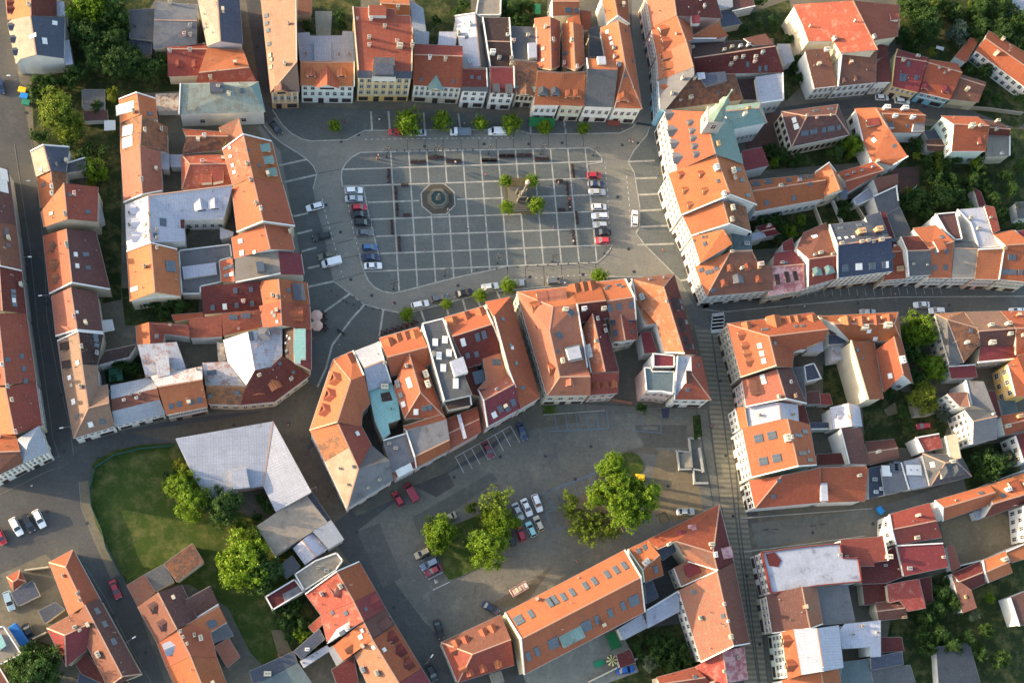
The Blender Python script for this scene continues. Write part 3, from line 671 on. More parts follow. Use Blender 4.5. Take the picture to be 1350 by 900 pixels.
T(1000,250)
strips('paving_lines', [[(x, 742-(x-40)*.02+(8 if x > 700 else 0)),(x+10,800-(x-40)*.02)] for x in range(230,1350,62)], .14, .106, PALE)
T(0,0,1)
CONC = gmat('light_concrete', (.20,.20,.19), (.27,.265,.25), .12, 1.0)
sheet('yard_paving', [(690,890),(770,848),(815,826),(833,860),(842,885),(760,915),(700,920)], .040, CONC)
for k, q in enumerate(([(543,682),(649,622),(656,633),(553,705)],[(545,640),(575,655),(600,640),(590,622)],[(780,640),(800,600),(860,585),(870,600),(840,596)],[(470,700),(500,690),(530,760),(505,775)],[(690,545),(760,540),(765,556),(700,566)],[(835,560),(905,560),(905,590),(850,590)],[(640,800),(700,765),(730,745),(690,800)],[(10,770),(60,745),(75,770),(20,800)],[(470,815),(490,805),(560,900),(540,905)])):
    sheet('asphalt_patch', q, .0165+.0005*k, gmat('patch_%s' % 'abcdefghi'[k], ((.10,.105,.105),(.07,.07,.07),(.11,.10,.09),(.09,.09,.095),(.10,.095,.085),(.085,.085,.085),(.11,.10,.085),(.10,.095,.085),(.06,.063,.068))[k], ((.12,.122,.12),(.09,.085,.08),(.14,.125,.105),(.11,.11,.11),(.13,.12,.10),(.12,.115,.105),(.14,.125,.10),(.13,.12,.10),(.08,.08,.082))[k], .12, 1.3))
# ================= buildings =================
RS = dict(cat='shed', n='shed'); TH = dict(n='townhouse', cat='townhouse'); OB = dict(n='outbuilding', cat='outbuilding')
# ---- top left ----
T(0,0,4.5)
g('orange tiled house with two dormers at the top left corner on the narrow street', [(335,-60),(338,97),(45,118),(28,-60),(180,-60),(183,95)], 7, 10.5, ('mr','or'), 'c', d=[(60,25),(62,62)], c=[(172,35)])  # maroon east slope is its shade put into the tile colour
po('house with tan corrugated roof over a tall blank white gable beside the left street', [(45,140,6.2),(95,383,6.2),(75,115,8.3),(120,352,8.3),(180,95,11),(215,325,11),(385,105,8),(378,347,8)],
   [(0,1,3,2),(2,3,5,4),(4,5,7,6)], [0,1,3,5,7,6,4,2], ['tan','tan','dg'], 'w', ridge=[(4,5)], s=[(195,215,.9,2,'w'),(265,245,1.6,1.1,'w'),(325,138,1,1.1,'w')], d=[(68,165,'g',1.6,1,'dg'),(80,238,'g',1.6,1,'dg'),(93,312,'g',1.6,1,'dg')], auto=0)
fl('white flat-roofed annex behind the house with the tall white gable', [(355,240),(410,238),(432,380),(388,386)], 5, 'wh')
fl('small white lean-to beside the shade-coloured roof slope at the top left', [(328,12),(380,10),(388,95),(340,100)], 6, 'wh')
fl('dark grey flat shed next to dense green trees at the top left', [(768,60),(917,52),(907,242),(768,228)], 4, 'gyd', 'w', **RS)
fl('low blue grey felt shed at the edge of the overgrown garden', [(768,238),(900,248),(896,322),(765,318)], 3, 'dg', 'c', **RS)
g('long grey sheet-roofed workshop behind the top left gardens', [(922,12),(1175,30),(1165,262),(908,292),(916,120),(1170,125)], (7,6), 8, 'gy', 'c', n='workshop', cat='workshop', c=[(1010,25),(1130,160),(1130,215),(1095,210)])
g('long building with sunlight and shade painted on its tan roof beside the top street', [(1418,-40),(1440,262),(1228,275),(1165,-40),(1288,-40),(1308,246)], 8, 10.5, ('dg','tan'), 'w')  # lit west and shaded east slope put into the roof colours
g('small rusty red house with two little dormers between grey sheds', [(990,262),(1228,262),(1222,448),(996,455),(992,292),(1228,292)], 5, 7, 'rd', 'c', d=[(1060,385,'g',1.5,1),(1158,385,'g',1.5,1)], c=[(1010,308),(1127,303)])
g('orange and pink roofed house with a white gable by the top left street corner', [(1228,285),(1445,300),(1525,485),(1160,502),(1180,432),(1480,400)], 7, 9.5, ('or','rdm'), 'p', c=[(1250,465)])
T(150,110,5)
po('big white-walled building with mottled green copper roof on the street corner', [(435,2,10.5),(955,-10,10.5),(1000,188,8),(425,205,8),(900,20,11)],
   [(0,4,3),(0,1,4),(4,1,2),(3,4,2)], [0,1,2,3], ['gnp','gnp','gn','gnp'], 'w', ov=.4, c=[(760,75),(690,30)], s=[(845,48)], w={2:(2,1)}, par=(3,), **TH)
LASTSK = extra([(632,-5),(722,-5),(722,50),(635,50)], 11.6, 'dg', 'roof_hatch')
g('orange house at the head of the west row beside the tree-filled garden', [(276,98),(286,238),(43,262),(33,103),(150,58),(170,207)], 6.5, 9, 'or', 'w', s=[(75,165,2.6,5,'w'),(240,200)], c=[(165,62),(132,190)], par='DA')
g('old brown lichen-stained house with silver roof panels in the west row', [(352,285),(355,455),(44,462),(42,262),(183,208),(172,408)], 6, 9.5, 'br', 'w', s=[(92,310,2.6,3,'w'),(92,388,2.6,3,'w')], c=[(208,315),(318,310)])
g('long salmon tiled house ending the west row beside the white metal roof', [(310,450),(320,712),(66,790),(47,460),(170,410),(187,738)], 7, 10, 'sm', 'w', c=[(188,640)], par='BC')
fl('rusty metal shed behind the orange house of the west row', [(275,70),(428,65),(425,180),(285,182)], 3, 'rust', 'w', **RS)
fl('white tin lean-to beside the salmon roof', [(312,456),(366,462),(366,570),(316,562)], 4, 'wh', **OB)
fl('low white cylinder-roofed shed in the dark west courtyard', [(370,468),(445,470),(446,552),(375,552)], 3.2, 'wh', **RS)
g('dark mossy-roofed wing behind the green copper building', [(448,300),(745,322),(702,440),(446,468),(480,348),(755,348)], 7, 9, ('or2','brm'), 'c', c=[(598,350)])
fl('patched brown lean-to roof under the green copper building', [(690,292,8),(825,225,9),(850,330,9),(760,400,7.5)], 8, 'old', 'c', **OB)
g('red painted roof wing with four small terraces inside the west block', [(446,470),(716,470),(800,680),(448,700),(500,532),(765,530)], 6.5, 9.5, 'rdm', 'c', e='hg', c=[(585,520)])
extra([(650,568),(722,568),(720,640),(655,655)], 9, 'rd', 'roof_terrace', 1.5); extra([(580,600),(645,600),(645,652),(580,656)], 8.5, 'rd', 'roof_terrace', 1.5)
g('townhouse with orange street slope and three grey-green dormers, red yard slope behind', [(1042,380),(1112,662),(782,672),(716,432),(852,332),(915,615)], 10, 14, ('or2','rdm'), 'c', d=[(1012,430,'s',1.8,1,'gn'),(1034,510,'s',1.8,1,'gn'),(1056,590,'s',1.8,1,'gn')], c=[(878,535)], s=[(765,425,.7,.7),(770,482,.7,.7),(785,540,.7,.7),(795,585,.7,.7),(890,440,.5,.5),(958,540,.6,.6)], w={'AB':(7,2,'s')}, par='DA', **TH)
g('townhouse with plain orange street slope and peach yard slope, west of the square', [(1115,664),(1195,945),(812,985),(776,690),(915,617),(985,915)], 10, 14, 'or', 'c', c=[(970,830),(938,795),(900,640)], w={'AB':(7,2,'s')}, par='BC', **TH)
T(150,270,5)
g('orange townhouse with two small skylights facing the waiting cars west of the square', [(1160,145),(1195,300),(792,356),(775,216),(992,128),(1030,292)], 9, 12.5, 'or', 'w', s=[(835,240,1,1,'w'),(845,318,1.2,1,'w'),(928,312,.7,.7,'w')], w={'AB':(4,2,'s')}, **TH)
po('narrow townhouse with flat tan roof and steep red metal street slope', [(800,355,10),(910,330,10),(1085,308,10),(1235,318,7.5),(1256,462,7.5),(1100,458,10),(804,516,10)],
   [(0,1,2,5,6),(2,3,4,5)], [0,1,2,3,4,5,6], ['tan','rd3'], 'w', w={3:(3,2,'s')}, par=(5,), auto=0, **TH)
extra([(935,375),(985,370),(995,432),(945,440)], 11.4, 'sky', 'rooflight'); 
g('orange townhouse with a dark glazed panel on its street slope', [(1276,512),(1293,660),(985,662),(960,505),(1085,488),(1098,632)], 9, 12, 'or2', 'c', c=[(1045,600),(1075,610)], s=[(1152,565,.8,.8)], w={'AB':(4,2,'s')}, **TH)
extra([(1175,515),(1255,520),(1265,628),(1188,622)], 11, 'dg', 'glazed_panel', .8)
fl('long maroon roofed yard wing with six skylights', [(575,540,9),(965,502,9.5),(975,690,6.5),(592,722,6.5)], 8, 'mr', 'c', s=[(802,565),(905,556),(652,678),(732,670,.9,1.3,'w'),(810,662),(912,652)], c=[(855,640)], **OB)
g('orange townhouse with an unfinished diamond-shaped dormer on the square corner', [(1293,663),(1302,828),(985,812),(960,665),(1098,633),(1106,793)], 9, 12, 'or2', 'c', s=[(1045,710,.7,.7),(1073,688,.7,.7),(1060,730,.7,.7),(1078,770,.7,.7)], d=[(1215,720,'g',3.4,1.6)], w={'AB':(4,2,'s')}, **TH)
fl('red tiled yard wing with brown roof hatches', [(710,715,9),(962,692,9.5),(985,805,7.5),(720,862,7)], 8, 'rd', 'c', c=[(825,818,.3,.8)], s=[(788,740,2,1),(872,730,2,1),(975,775,.6,.6),(1005,760,.6,.6)], **OB)
fl('brick red lean-to above the white arched courtyard', [(495,752,8),(710,725,8.5),(714,868,6.5),(502,878,6)], 8, 'rd', 'w', **OB)
fl('small orange lean-to at the ivy courtyard', [(380,725),(585,710),(590,735),(402,768)], 4, 'or', 'c', **OB)
g('large orange roofed house with open roof window grid above an ivy courtyard', [(418,290),(443,602),(106,637),(84,305),(243,247),(270,575)], 8, 12, 'or', 'c', s=[(375,405,2.6,2.6),(135,555,.9,2,'w')], c=[(287,292,.5,1.2,'bk'),(205,410,.5,1.2,'bk')], w={'BC':(2,1)}, par='DA')
po('L-shaped building with white metal roof, dormers and dark valley lines', [(75,0,8),(228,-60,11.5),(785,-130,11.5),(724,92,8),(465,98,8),(472,242,8),(240,247,11.5),(85,300,8)],
   [(0,1,6,7),(1,4,5,6),(1,2,3,4)], [0,1,2,3,4,5,6,7], ['wh']*3, 'w', ridge=[(1,6),(1,2)], d=[(135,35,'g',2.2,1.1,'wh','w'),(140,125,'g',2.2,1.1,'wh','w'),(145,215,'g',2.2,1.1,'wh','w'),(578,15,'g',3,1.6,'wh','w'),(668,5,'g',3,1.6,'wh','w')],
   s=[(325,115,1.8,1.4),(275,200,.9,.9),(205,130,.7,.7),(205,205,.7,.7)], c=[(235,65,.4,1,'bk'),(240,180,.4,1,'bk'),(285,170,.4,1,'bk'),(285,222,.4,1,'bk'),(100,55,.3,.8,'bk'),(100,135,.3,.8,'bk')], w={3:(5,1)})
extra([(378,98),(465,98),(465,155),(380,152)], 8.4, 'mr', 'roof_terrace', 1)
fl('grey gravel flat roof carrying a long white glazed strip', [(425,300),(770,258),(782,350),(700,372),(715,512),(575,542),(575,590),(446,592)], 4.5, 'gy', 'w', par='all')
extra([(450,408),(672,380),(680,455),(460,485)], 5.4, 'wh', 'glazed_strip', 1)
fl('small orange roof with four skylights between two flat roofs', [(697,374,7),(782,350,8.5),(798,505,8.5),(712,510,7)], 8, 'or', 'w', s=[(738,418),(768,408),(742,466),(775,458,.8,1,'w')], **OB)
fl('white flat-roofed link with maroon edge beside the ivy-green courtyard', [(700,150),(790,180),(785,205),(702,225)], 4.5, 'wh', **OB)
T(0,180)
g('house with beige street slope and dark yard slope on the left street', [(515,75),(488,266),(268,300),(225,108),(320,60),(372,252)], 7, 10, ('dg','tan'), 'w', s=[(305,243,.8,.8),(355,165,.6,.6)], par='DA', c=[(420,210,.3,.9)])
fl('mottled flat-roofed annex with a cream wall behind the beige-roofed house', [(465,205),(630,155),(640,248),(490,268)], 5, 'gyd', 'tr', par=(0,), **OB)
g('narrow orange and brown roofed house with two white chimneys', [(495,268),(482,500),(300,530),(272,300),(375,252),(402,492)], 6.5, 9.5, ('br','or2'), 'c', c=[(388,380,.6,1.3),(388,430,.6,1.3)], s=[(322,358)])
g('brick red house with skylight and two roof vents on the left street', [(728,374),(722,632),(326,672),(302,558),(472,345),(497,612)], 9.5, 13, ('rd','or'), 'b', c=[(555,430),(485,580)], s=[(520,432),(650,558),(382,572)])
fl('long grey lean-to on the east side of the brick red house', [(710,490),(745,490),(768,610),(725,632)], 4.5, 'sl', **OB)
T(0,320,7.5)
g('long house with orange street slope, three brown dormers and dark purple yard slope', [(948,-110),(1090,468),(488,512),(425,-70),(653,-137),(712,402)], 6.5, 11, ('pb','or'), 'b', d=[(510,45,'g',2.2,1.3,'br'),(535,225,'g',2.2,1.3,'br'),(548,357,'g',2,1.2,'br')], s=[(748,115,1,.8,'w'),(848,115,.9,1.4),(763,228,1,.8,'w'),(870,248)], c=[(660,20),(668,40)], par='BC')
g('salmon and purple roofed house below the three-dormer house on the left street', [(960,490),(1018,890),(552,930),(508,525),(697,442),(763,868)], 7, 10.5, ('pb','sm'), 'c', c=[(738,735)], s=[(760,685,.6,.6,'w')], par='BC')
T(0,180)
g('purple brown roofed house with white roof panels at the left edge', [(60,235),(120,655),(-180,640),(-200,220),(-60,230),(-32,635)], 8, 12, 'pb', 'g', s=[(25,283,3,2.4,'w'),(25,370,3,2.4,'w')])
g('dull brown roofed house with three skylights at the left edge', [(121,657),(161,1001),(-130,960),(-160,632),(-32,637),(0,965)], 8, 12, 'brn', 'g', s=[(47,692),(47,718),(60,807)], par='BC')
T(0,320,7.5)
g('dark maroon roofed house with a stack of four skylights at the left edge', [(216,288),(262,700),(-150,650),(-180,240),(-10,237),(22,672)], 8, 12, 'mr', 'g', s=[(130,480),(133,527),(137,570,1,.8,'w'),(143,612)])
T(0,430)
g('orange and rust red roofed house with three skylights on the lower left street', [(196,-94),(268,403),(-150,440),(-200,-100),(-15,-95),(42,435)], 8, 12, 'rd', 'g', s=[(160,222,1.1,.8),(175,315,1.1,.8),(188,404,1.1,.8),(55,248)], c=[(22,290)])
g('red roofed house with broken chimney stack above the silver corner roof', [(268,405),(315,735),(-60,800),(-90,450),(38,452),(108,800)], 8, 12, ('rd','or'), 'c', c=[(62,450),(95,550),(120,785)], w={'AB':(6,2)})
T(0,580)
po('silver blue hipped corner building with ornate white street front', [(118,-5,11),(290,-108,10),(358,88,10),(170,172,10),(205,30,13)],
   [(0,1,4),(1,2,4),(4,2,3),(0,4,3)], [0,1,2,3], ['sl','sl','sl','wh'], 'w', w={2:(5,2,'sq'),1:(5,2,'s')}, auto=0, **TH)
g('brown roofed house with ornate white front beside the silver corner roof', [(-60,-30),(112,-60),(170,172),(-90,300),(-60,90),(150,80)], 10, 13, ('or2','brn'), 'w', w={'CD':(7,2,'sq')}, **TH)
T(0,430)
po('angled corner building with brown tiled roof and white ground floor on the lower street', [(460,362,7),(608,282,10.5),(722,290,8),(735,445,8),(800,432,8),(808,567,10.5),(852,742,7),(545,832,7),(655,605,10.5)],
   [(0,1,8,7),(1,2,3,8),(3,4,5,8),(8,5,6,7)], list(range(8)), ['tn','tn','tn','tn'], 'w', ridge=[(1,8),(8,5),(8,7)], s=[(517,380,1,.9,'w'),(530,438,.8,.8),(546,558,1.2,1,'w'),(570,668,1,1),(672,727,1,1.2,'w'),(760,706,1,1.2)], c=[(600,450)], w={6:(6,1,'s')}, auto=0)
g('brown house with two tall roof hatches above the angled corner building', [(768,52),(722,287),(462,362),(425,106),(578,33),(608,280)], 7, 10.5, ('dk','tn'), 'c', c=[(608,155),(722,202)], s=[(708,70),(712,102),(716,140),(578,270,.9,.9)], d=[(470,155,'s',1.6,1,'dk'),(485,290,'s',1.6,1,'dk')], par='DA')
fl('dark brown sheet-roofed wing beside the green garden canopy', [(780,182,7),(1015,132,7),(955,225,6),(722,286,6)], 7, 'dk', 'w', **OB)
po('low house with silver, brown and silver roof bands and white shopfront', [(820,440,6.2),(1135,375,6.2),(1165,458,8.3),(1185,543,8.6),(1228,648,6),(852,742,6),(832,630,8.6),(824,540,8.3)],
   [(0,1,2,7),(7,2,3,6),(6,3,4,5)], list(range(8)), ['sl','brn','sl'], 'w', c=[(968,508,.4,1),(1015,535,.4,1),(1038,498,.4,1),(922,550,.4,1)], w={4:(7,1,'s')}, auto=0)
T(150,420,5)
fl('rust-streaked white metal roof over the courtyard wing', [(155,172,8.5),(415,155,8.5),(478,328,7),(210,385,7)], 8, 'rw', 'w')
extra([(268,250),(360,240),(370,370),(290,385)], 9, 'rw', 'roof_box', 1)
g('house with bright orange street slope, four skylights and white metal back slope', [(240,378),(584,314),(620,582),(346,637),(288,450),(584,400)], 8, 11, ('rw','or'), 'st', s=[(377,575,1,1.2),(432,562,1,1.2),(511,548,1,1.2),(565,537,1,1.2)], w={'CD':(7,1,'s')}, c=[(550,335,.4,1)])
po('curved corner house with mottled and maroon roof and two pointed orange dormers', [(605,437,9.5),(872,441,9.5),(932,338,10),(1035,318,9.5),(1110,245,10),(1295,375,6),(1062,548,6),(835,570,6),(620,562,6)],
   [(0,1,7,8),(1,2,3,6,7),(3,4,5,6)], list(range(9)), ['br','mr','mr'], 'c', d=[(955,480,'g',2.4,1.6,'or'),(1065,445,'g',2.4,1.6,'or')], c=[(1170,400),(960,378),(1010,312)], s=[(635,510,.8,.8),(812,485,1,1),(1095,295,.6,.6),(1185,352,.6,.6)], w={5:(4,1),6:(4,1),7:(3,1)}, **TH)
po('white sheet-metal roofed block with pointed white dormer in the west block', [(722,140,7.5),(885,86,10.5),(1110,50,8.5),(1110,243,9),(1035,318,9),(930,338,10.5),(874,442,9),(750,282,7.5)],
   [(0,1,5,6,7),(1,2,3,4,5)], list(range(8)), ['wh','rw'], 'w', d=[(1005,100,'h',3,1.4,'gy','w')], c=[(945,180,.3,1)], s=[(905,115,2,1)], auto=0)
fl('white and rust tin roof beside the tall white roofed block', [(585,290,7),(750,283,7.5),(862,438,7.5),(605,437,7)], 7, 'rw', 'w', s=[(645,355,1,2)], c=[(620,405,.3,1)], **OB)
fl('small rusty shed above the tin roof in the west block', [(680,155),(722,158),(738,278),(690,282)], 5, 'rust', 'c', **RS)
g('townhouse with long pale green copper dormer on a dark and red roof', [(1303,72),(1303,342),(1112,245),(1112,45),(1188,60),(1190,285)], 8, 11, ('rd3','dk'), 'c', s=[(1142,115,.4,.4,'w'),(1160,130,.4,.4,'w'),(1135,160,.4,.4,'w'),(1140,215,.7,.7),(1142,118,.6,.6)], w={'AB':(5,2,'s')}, auto=0, **TH)
extra([(1192,65),(1265,66),(1265,262),(1232,262),(1230,290),(1192,288),(1184,180)], 11.3, 'gn2', 'copper_dormer', 1.6)
T(150,270,5)
po('red house with orange west slope above the white arched courtyard', [(145,797,6.5),(232,772,8.5),(495,788,8),(500,868,6.5),(335,850,6.5),(325,908,7),(240,915,8.5),(152,918,6.5)],
   [(0,1,6,7),(1,2,3,4,5,6)], list(range(8)), ['or2','rd'], 'w', s=[(283,865,.8,.8)], c=[(372,792,.3,.8)], auto=0)
# ---- north side of the square ----
T(300,0,4.5)
po('long pinkish brown corner townhouse with ornate ground floor at the north west of the square', [(190,-60,9.5),(408,-60,14.5),(413,362,14.5),(428,545,10),(254,548,10),(288,512,11.5)],
   [(0,1,2,5),(0,5,4),(5,2,3),(5,3,4)], [0,1,2,3,4], ['tn','tn','tn','pb'], 'or', ridge=[(5,2)], c=[(340,385),(360,145,.4,1)], s=[(230,95,.9,1),(233,140,.9,1),(240,183,.9,1),(246,262,.9,1),(252,330,1,1),(258,400,1,1),(260,355,.8,.8)], w={3:(4,1,'sq')}, par=(1,), auto=0, pc='c', **TH)
dormer(320,540,'g',3.2,1.5,'pb','or')
fl('pale grey sheet-metal roof behind the townhouse with three orange dormers', [(414,198),(487,193),(490,215),(680,212),(682,186),(745,188),(758,366),(430,360)], 8.5, 'sl', 'w', c=[(465,322,.4,.8),(660,325,.3,.8),(720,325,.3,.8)])
extra([(514,252),(612,250),(615,362),(515,360)], 9.2, 'sl', 'roof_step', 1)
po('white townhouse with brown band, mint shopfront and three pointed orange dormers', [(430,362,13),(755,368,13),(755,515,10),(432,510,10)], [(0,1,2,3)], [0,1,2,3], ['or'], 'tr',
   d=[(497,440,'g',2.2,1.3,'or','w'),(590,490,'g',5.5,1.6,'or','w'),(678,440,'g',2.2,1.3,'or','w')], w={2:(7,2,'s')}, auto=0, par=(1,), pc='gr', **TH)
po('tall yellow townhouse with slate mansard dome and long red roof', [(740,42,15.5),(988,55,15.5),(1000,92,15.5),(1085,97,15.5),(1100,240,15.5),(1096,424,15),(1095,468,13.5),(768,465,13.5),(772,420,15)],
   [(0,1,2,3,4,5,8),(8,5,6,7)], list(range(9)), ['rd','dg'], 'y', w={6:(7,3,'sq')}, par=(8,4), c=[(850,120),(932,165),(840,230),(840,275),(1005,250,.6,1),(1020,280,1,1.6,'b'),(1095,275),(770,120,.3,1.6),(1098,365)], auto=0, pc='c', **TH)
extra([(868,340),(990,342),(998,458),(858,455)], 16.6, 'gyd', 'dome_base', 2.5); extra([(880,375),(985,378),(985,440),(875,438)], 17.6, 'dg', 'dome_roof', 1.2)
extra([(838,30),(942,32),(942,95),(838,92)], 16.8, 'rd', 'roof_house', 1.5)
g('orange roofed house behind the tall yellow townhouse', [(905,-40),(1078,-40),(1085,88),(985,90),(905,20),(1080,30)], 10, 12.5, 'or', 'c', c=[(1010,52),(1075,90)])
fl('long silver tin lean-to behind the cream townhouse row', [(1085,5,8),(1160,50,8),(1178,190,8),(1100,186,8)], 8, 'sl', 'w', **OB)
fl('short silver tin roof between the long tin lean-to and the orange townhouse', [(1105,190),(1196,190),(1192,265),(1110,262)], 9, 'sl', 'w', **OB)
fl('white tin roof north of the cream townhouse row', [(1256,190),(1362,190),(1352,278),(1250,266)], 8, 'wh', 'w', **OB)
g('cream townhouse with green copper pediment and flower balcony', [(1108,262),(1395,275),(1392,525),(1100,508),(1106,325),(1395,335)], (12,9.8), 13.5, ('rd','or2'), 'c', w={'CD':(8,2,'sq')}, c=[(1198,350,.5,2),(1290,360,.5,2)], s=[(1148,472,.6,.6),(1340,482,.6,.6)], d=[(1235,512,'g',3.6,.4,'gn','c')], auto=0, pc='w', **TH)
T(600,0,4.5)
g('white-roofed narrow building behind the maroon slate townhouses', [(150,98),(195,398),(45,402),(-2,95),(118,78),(150,396)], (9,9), 11, ('gyd','wh'), 'w', c=[(20,205),(85,375),(88,150)], s=[(68,222,.7,.7)], par='DA')
po('white townhouse with dark maroon roof and slate eaves strip', [(46,402,12.5),(190,406,12.5),(195,518,10.3),(196,548,9.8),(38,542,9.8),(40,515,10.3)], [(0,1,2,5),(5,2,3,4)], list(range(6)), ['mr','gyd'], 'tr', w={3:(3,2,'s')}, s=[(100,458,.7,.7),(143,462,.7,.7)], par=(1,), auto=0, **TH)
g('tall building with flat dark brown roof between white fire walls', [(160,105),(325,108),(348,398),(205,396),(182,245),(335,250)], 11, 12, 'dk', 'w', c=[(220,320,.9,2),(260,350),(332,355),(310,212,.5,.9),(332,385)], par='DA BC')
po('white townhouse with maroon roof and two grey dormers over a shop', [(206,397,13),(352,397,13),(356,525,10.6),(358,558,10),(208,552,10),(210,522,10.6)], [(0,1,2,5),(5,2,3,4)], list(range(6)), ['rd3','mr'], 'tr', w={3:(3,2,'s')}, d=[(243,540,'s',1.6,.8,'gyd'),(318,542,'s',1.6,.8,'gyd')], par=(1,), auto=0, **TH)
fl('grey slate flat roof with large white vent box north of the square', [(330,158),(486,165),(486,358),(350,350)], 11, 'gyd', 'w', c=[(430,215,.5,1.2),(445,150,1,1.2,'b'),(345,250)], par=(1,))
extra([(432,255),(482,252),(485,340),(438,345)], 12.3, 'wh', 'roof_box', 1.5)
po('narrow cream townhouse with curly gable and blackened maroon roof', [(350,355,13),(486,368,13),(486,515,10.3),(482,545,10),(365,538,10),(362,510,10.3)], [(0,1,2,5),(5,2,3,4)], list(range(6)), ['brm','gn'], 'c', w={3:(4,2,'sd')}, auto=0, **TH)
dormer(418,540,'g',4.2,.7,'brm','c')
g('orange ridge-roofed rear wing with two chimneys north of the square', [(622,128),(618,395),(490,402),(470,110),(562,98),(570,418)], 11, 14, 'or', 'c', e='gh', c=[(578,245,.6,1.4)], s=[(522,290),(522,358),(595,295,.5,.5)])
po('white townhouse with orange roof and two slate dormers above a green awning', [(486,420,13.5),(640,430,13.5),(622,627,9.5),(468,625,9.5)], [(0,1,2,3)], [0,1,2,3], ['or2'], 'tr', w={2:(4,1,'s')}, d=[(520,555,'h',2.4,1.7,'gyd','g'),(593,555,'h',2.2,1.7,'gyd','g')], auto=0, **TH)
g('second orange rear wing beside a grey gutter valley north of the square', [(757,152),(768,380),(642,395),(636,142),(697,132),(712,422)], 11, 14, 'or', 'c', e='gh', c=[(688,245,.6,1.4),(642,385,.6,1.6),(720,405)], s=[(657,318)])
po('cream townhouse with a pair of pointed orange dormers', [(641,430,13.5),(777,425,13.5),(766,633,9.5),(623,628,9.5)], [(0,1,2,3)], [0,1,2,3], ['or2'], 'c', w={2:(3,1,'s')}, d=[(678,568,'h',2.2,1.7,'or2'),(725,568,'h',2.2,1.7,'or2')], auto=0, pc='gr', **TH)
g('orange roofed house with three skylights at the top edge north of the square', [(578,-40),(737,-40),(737,90),(580,95),(578,10),(737,10)], 9, 11, 'or', 'w', s=[(662,62,.8,1.3),(680,62,.8,1.3),(718,64,.8,1.3)], w={'DA':(2,1)})
fl('small steep orange roof beside the dark slate courtyard roof', [(740,62,9),(806,66,9),(802,172,7),(752,182,7)], 8, 'or2', 'c', **OB)
fl('orange patch roof behind the second orange rear wing', [(664,112,9),(735,82,9),(748,152,10),(668,150,10)], 9, 'or2', 'c', **OB)
po('townhouse with blue slate street slope and orange upper roof', [(775,345,13),(950,358,13.5),(966,415,14),(940,640,9.5),(766,633,9.5),(786,410,14)], [(0,1,2,5),(5,2,3,4)], list(range(6)), ['or','gyd'], 'tr', w={3:(4,1,'s')}, par=(5,), auto=0, **TH)
extra([(845,335),(892,335),(897,378),(850,378)], 14.6, 'wh', 'roof_box', 1.2)
fl('dark slate courtyard roof beside the orange corner townhouse', [(795,168),(862,158),(888,330),(796,340)], 7, 'gyd', 'c', **OB)
g('orange corner townhouse with pyramid dormer at the north east of the square', [(1036,160),(1110,648),(945,642),(860,166),(965,125),(1010,396)], 9.5, 13.5, 'or', 'tr', e='gh', w={'BC':(4,1,'s')}, d=[(998,585,'h',3,2,'or')], s=[(903,190,.9,.8,'w'),(922,228,.9,.8,'w'),(928,258,.9,.8,'w'),(1012,182,.6,.6),(1052,365,.6,.6),(1008,452,.6,.6),(1060,522,.6,.6)], c=[(968,390,.8,1.4),(938,290,.6,1.2),(942,345)], auto=0, pc='gr', **TH)
g('orange house with white gable wall at the head of the lane by the square', [(1022,-40),(1035,150),(905,146),(865,-40),(938,-40),(965,100)], 9, 12, 'or2', 'w', par='BC')
T(600,0,4.5)
fl('tan flat roof of a yard house at the top edge above the dark brown roof', [(138,-30),(275,-30),(272,95),(120,95)], 6, 'tan', 'w', par='all', **OB)
fl('brown wooden shed at the top edge beside the paved strip', [(-935,-10),(-850,-10),(-850,90),(-935,90)], 4, 'brn', 'b', **RS)
# ---- north east ----
T(800,0,4.5)
g('salmon red roofed townhouse at the top of the lane east of the square', [(640,-40),(685,110),(262,168),(228,-40),(395,-40),(413,95)], 9.5, 13.5, ('mr','sm'), 'p', w={'CD':(9,3,'s')}, c=[(575,45)], **TH)
extra([(500,95),(550,92),(552,140),(505,142)], 12.5, 'rd3', 'roof_house', 1.5)
fl('orange wing roof with white-edged wall behind the salmon red townhouse', [(470,235,10),(655,130,10),(722,212,9),(650,235,9)], 9, 'or2', 'w', par=(3,), **OB)
g('orange townhouse with two large white-sided dormers on the east lane', [(500,150),(522,236),(295,326),(263,169),(415,97),(470,246)], 9.5, 13.5, 'or', 'p', w={'CD':(6,3,'s')}, d=[(330,188,'g',2.8,1.5,'or','tr'),(345,256,'g',2.8,1.5,'or','tr')], c=[(410,205,.3,.9)], auto=0, **TH)
g('salmon townhouse with three orange box dormers on the east lane', [(495,250),(522,400),(305,480),(295,327),(470,247),(513,398)], 9.5, 13.5, 'sm', 'c', w={'CD':(6,3,'s')}, d=[(340,338,'s',1.8,1.2,'or'),(345,393,'s',1.8,1.2,'or'),(352,447,'s',1.8,1.2,'or')], auto=0, **TH)
fl('townhouse with tan and slate patched roof and blue banners by the town hall', [(305,481,10),(515,399,14),(520,442,14),(345,655,10.5),(316,645,10)], 10, 'gy', 'bu', w={4:(5,3,'s')}, c=[(445,470),(384,558,.6,.9)], d=[(335,518,'g',1,.7,'or'),(400,628,'g',1,.8,'or')], **TH)
fl('mossy dark brown roof with blue-grey hatch next to the tower', [(490,455,12.5),(762,438,12),(808,592,9),(355,650,9.5)], 10, 'brm', 'c', c=[(495,583,.7,1.2),(435,597,.4,.8),(515,470)], s=[(662,552,.6,.6)])
extra([(535,440),(702,424),(715,480),(592,512)], 12.6, 'dg', 'roof_hatch', 1); extra([(535,432),(580,430),(586,465),(545,468)], 13, 'wh', 'roof_box', .6)
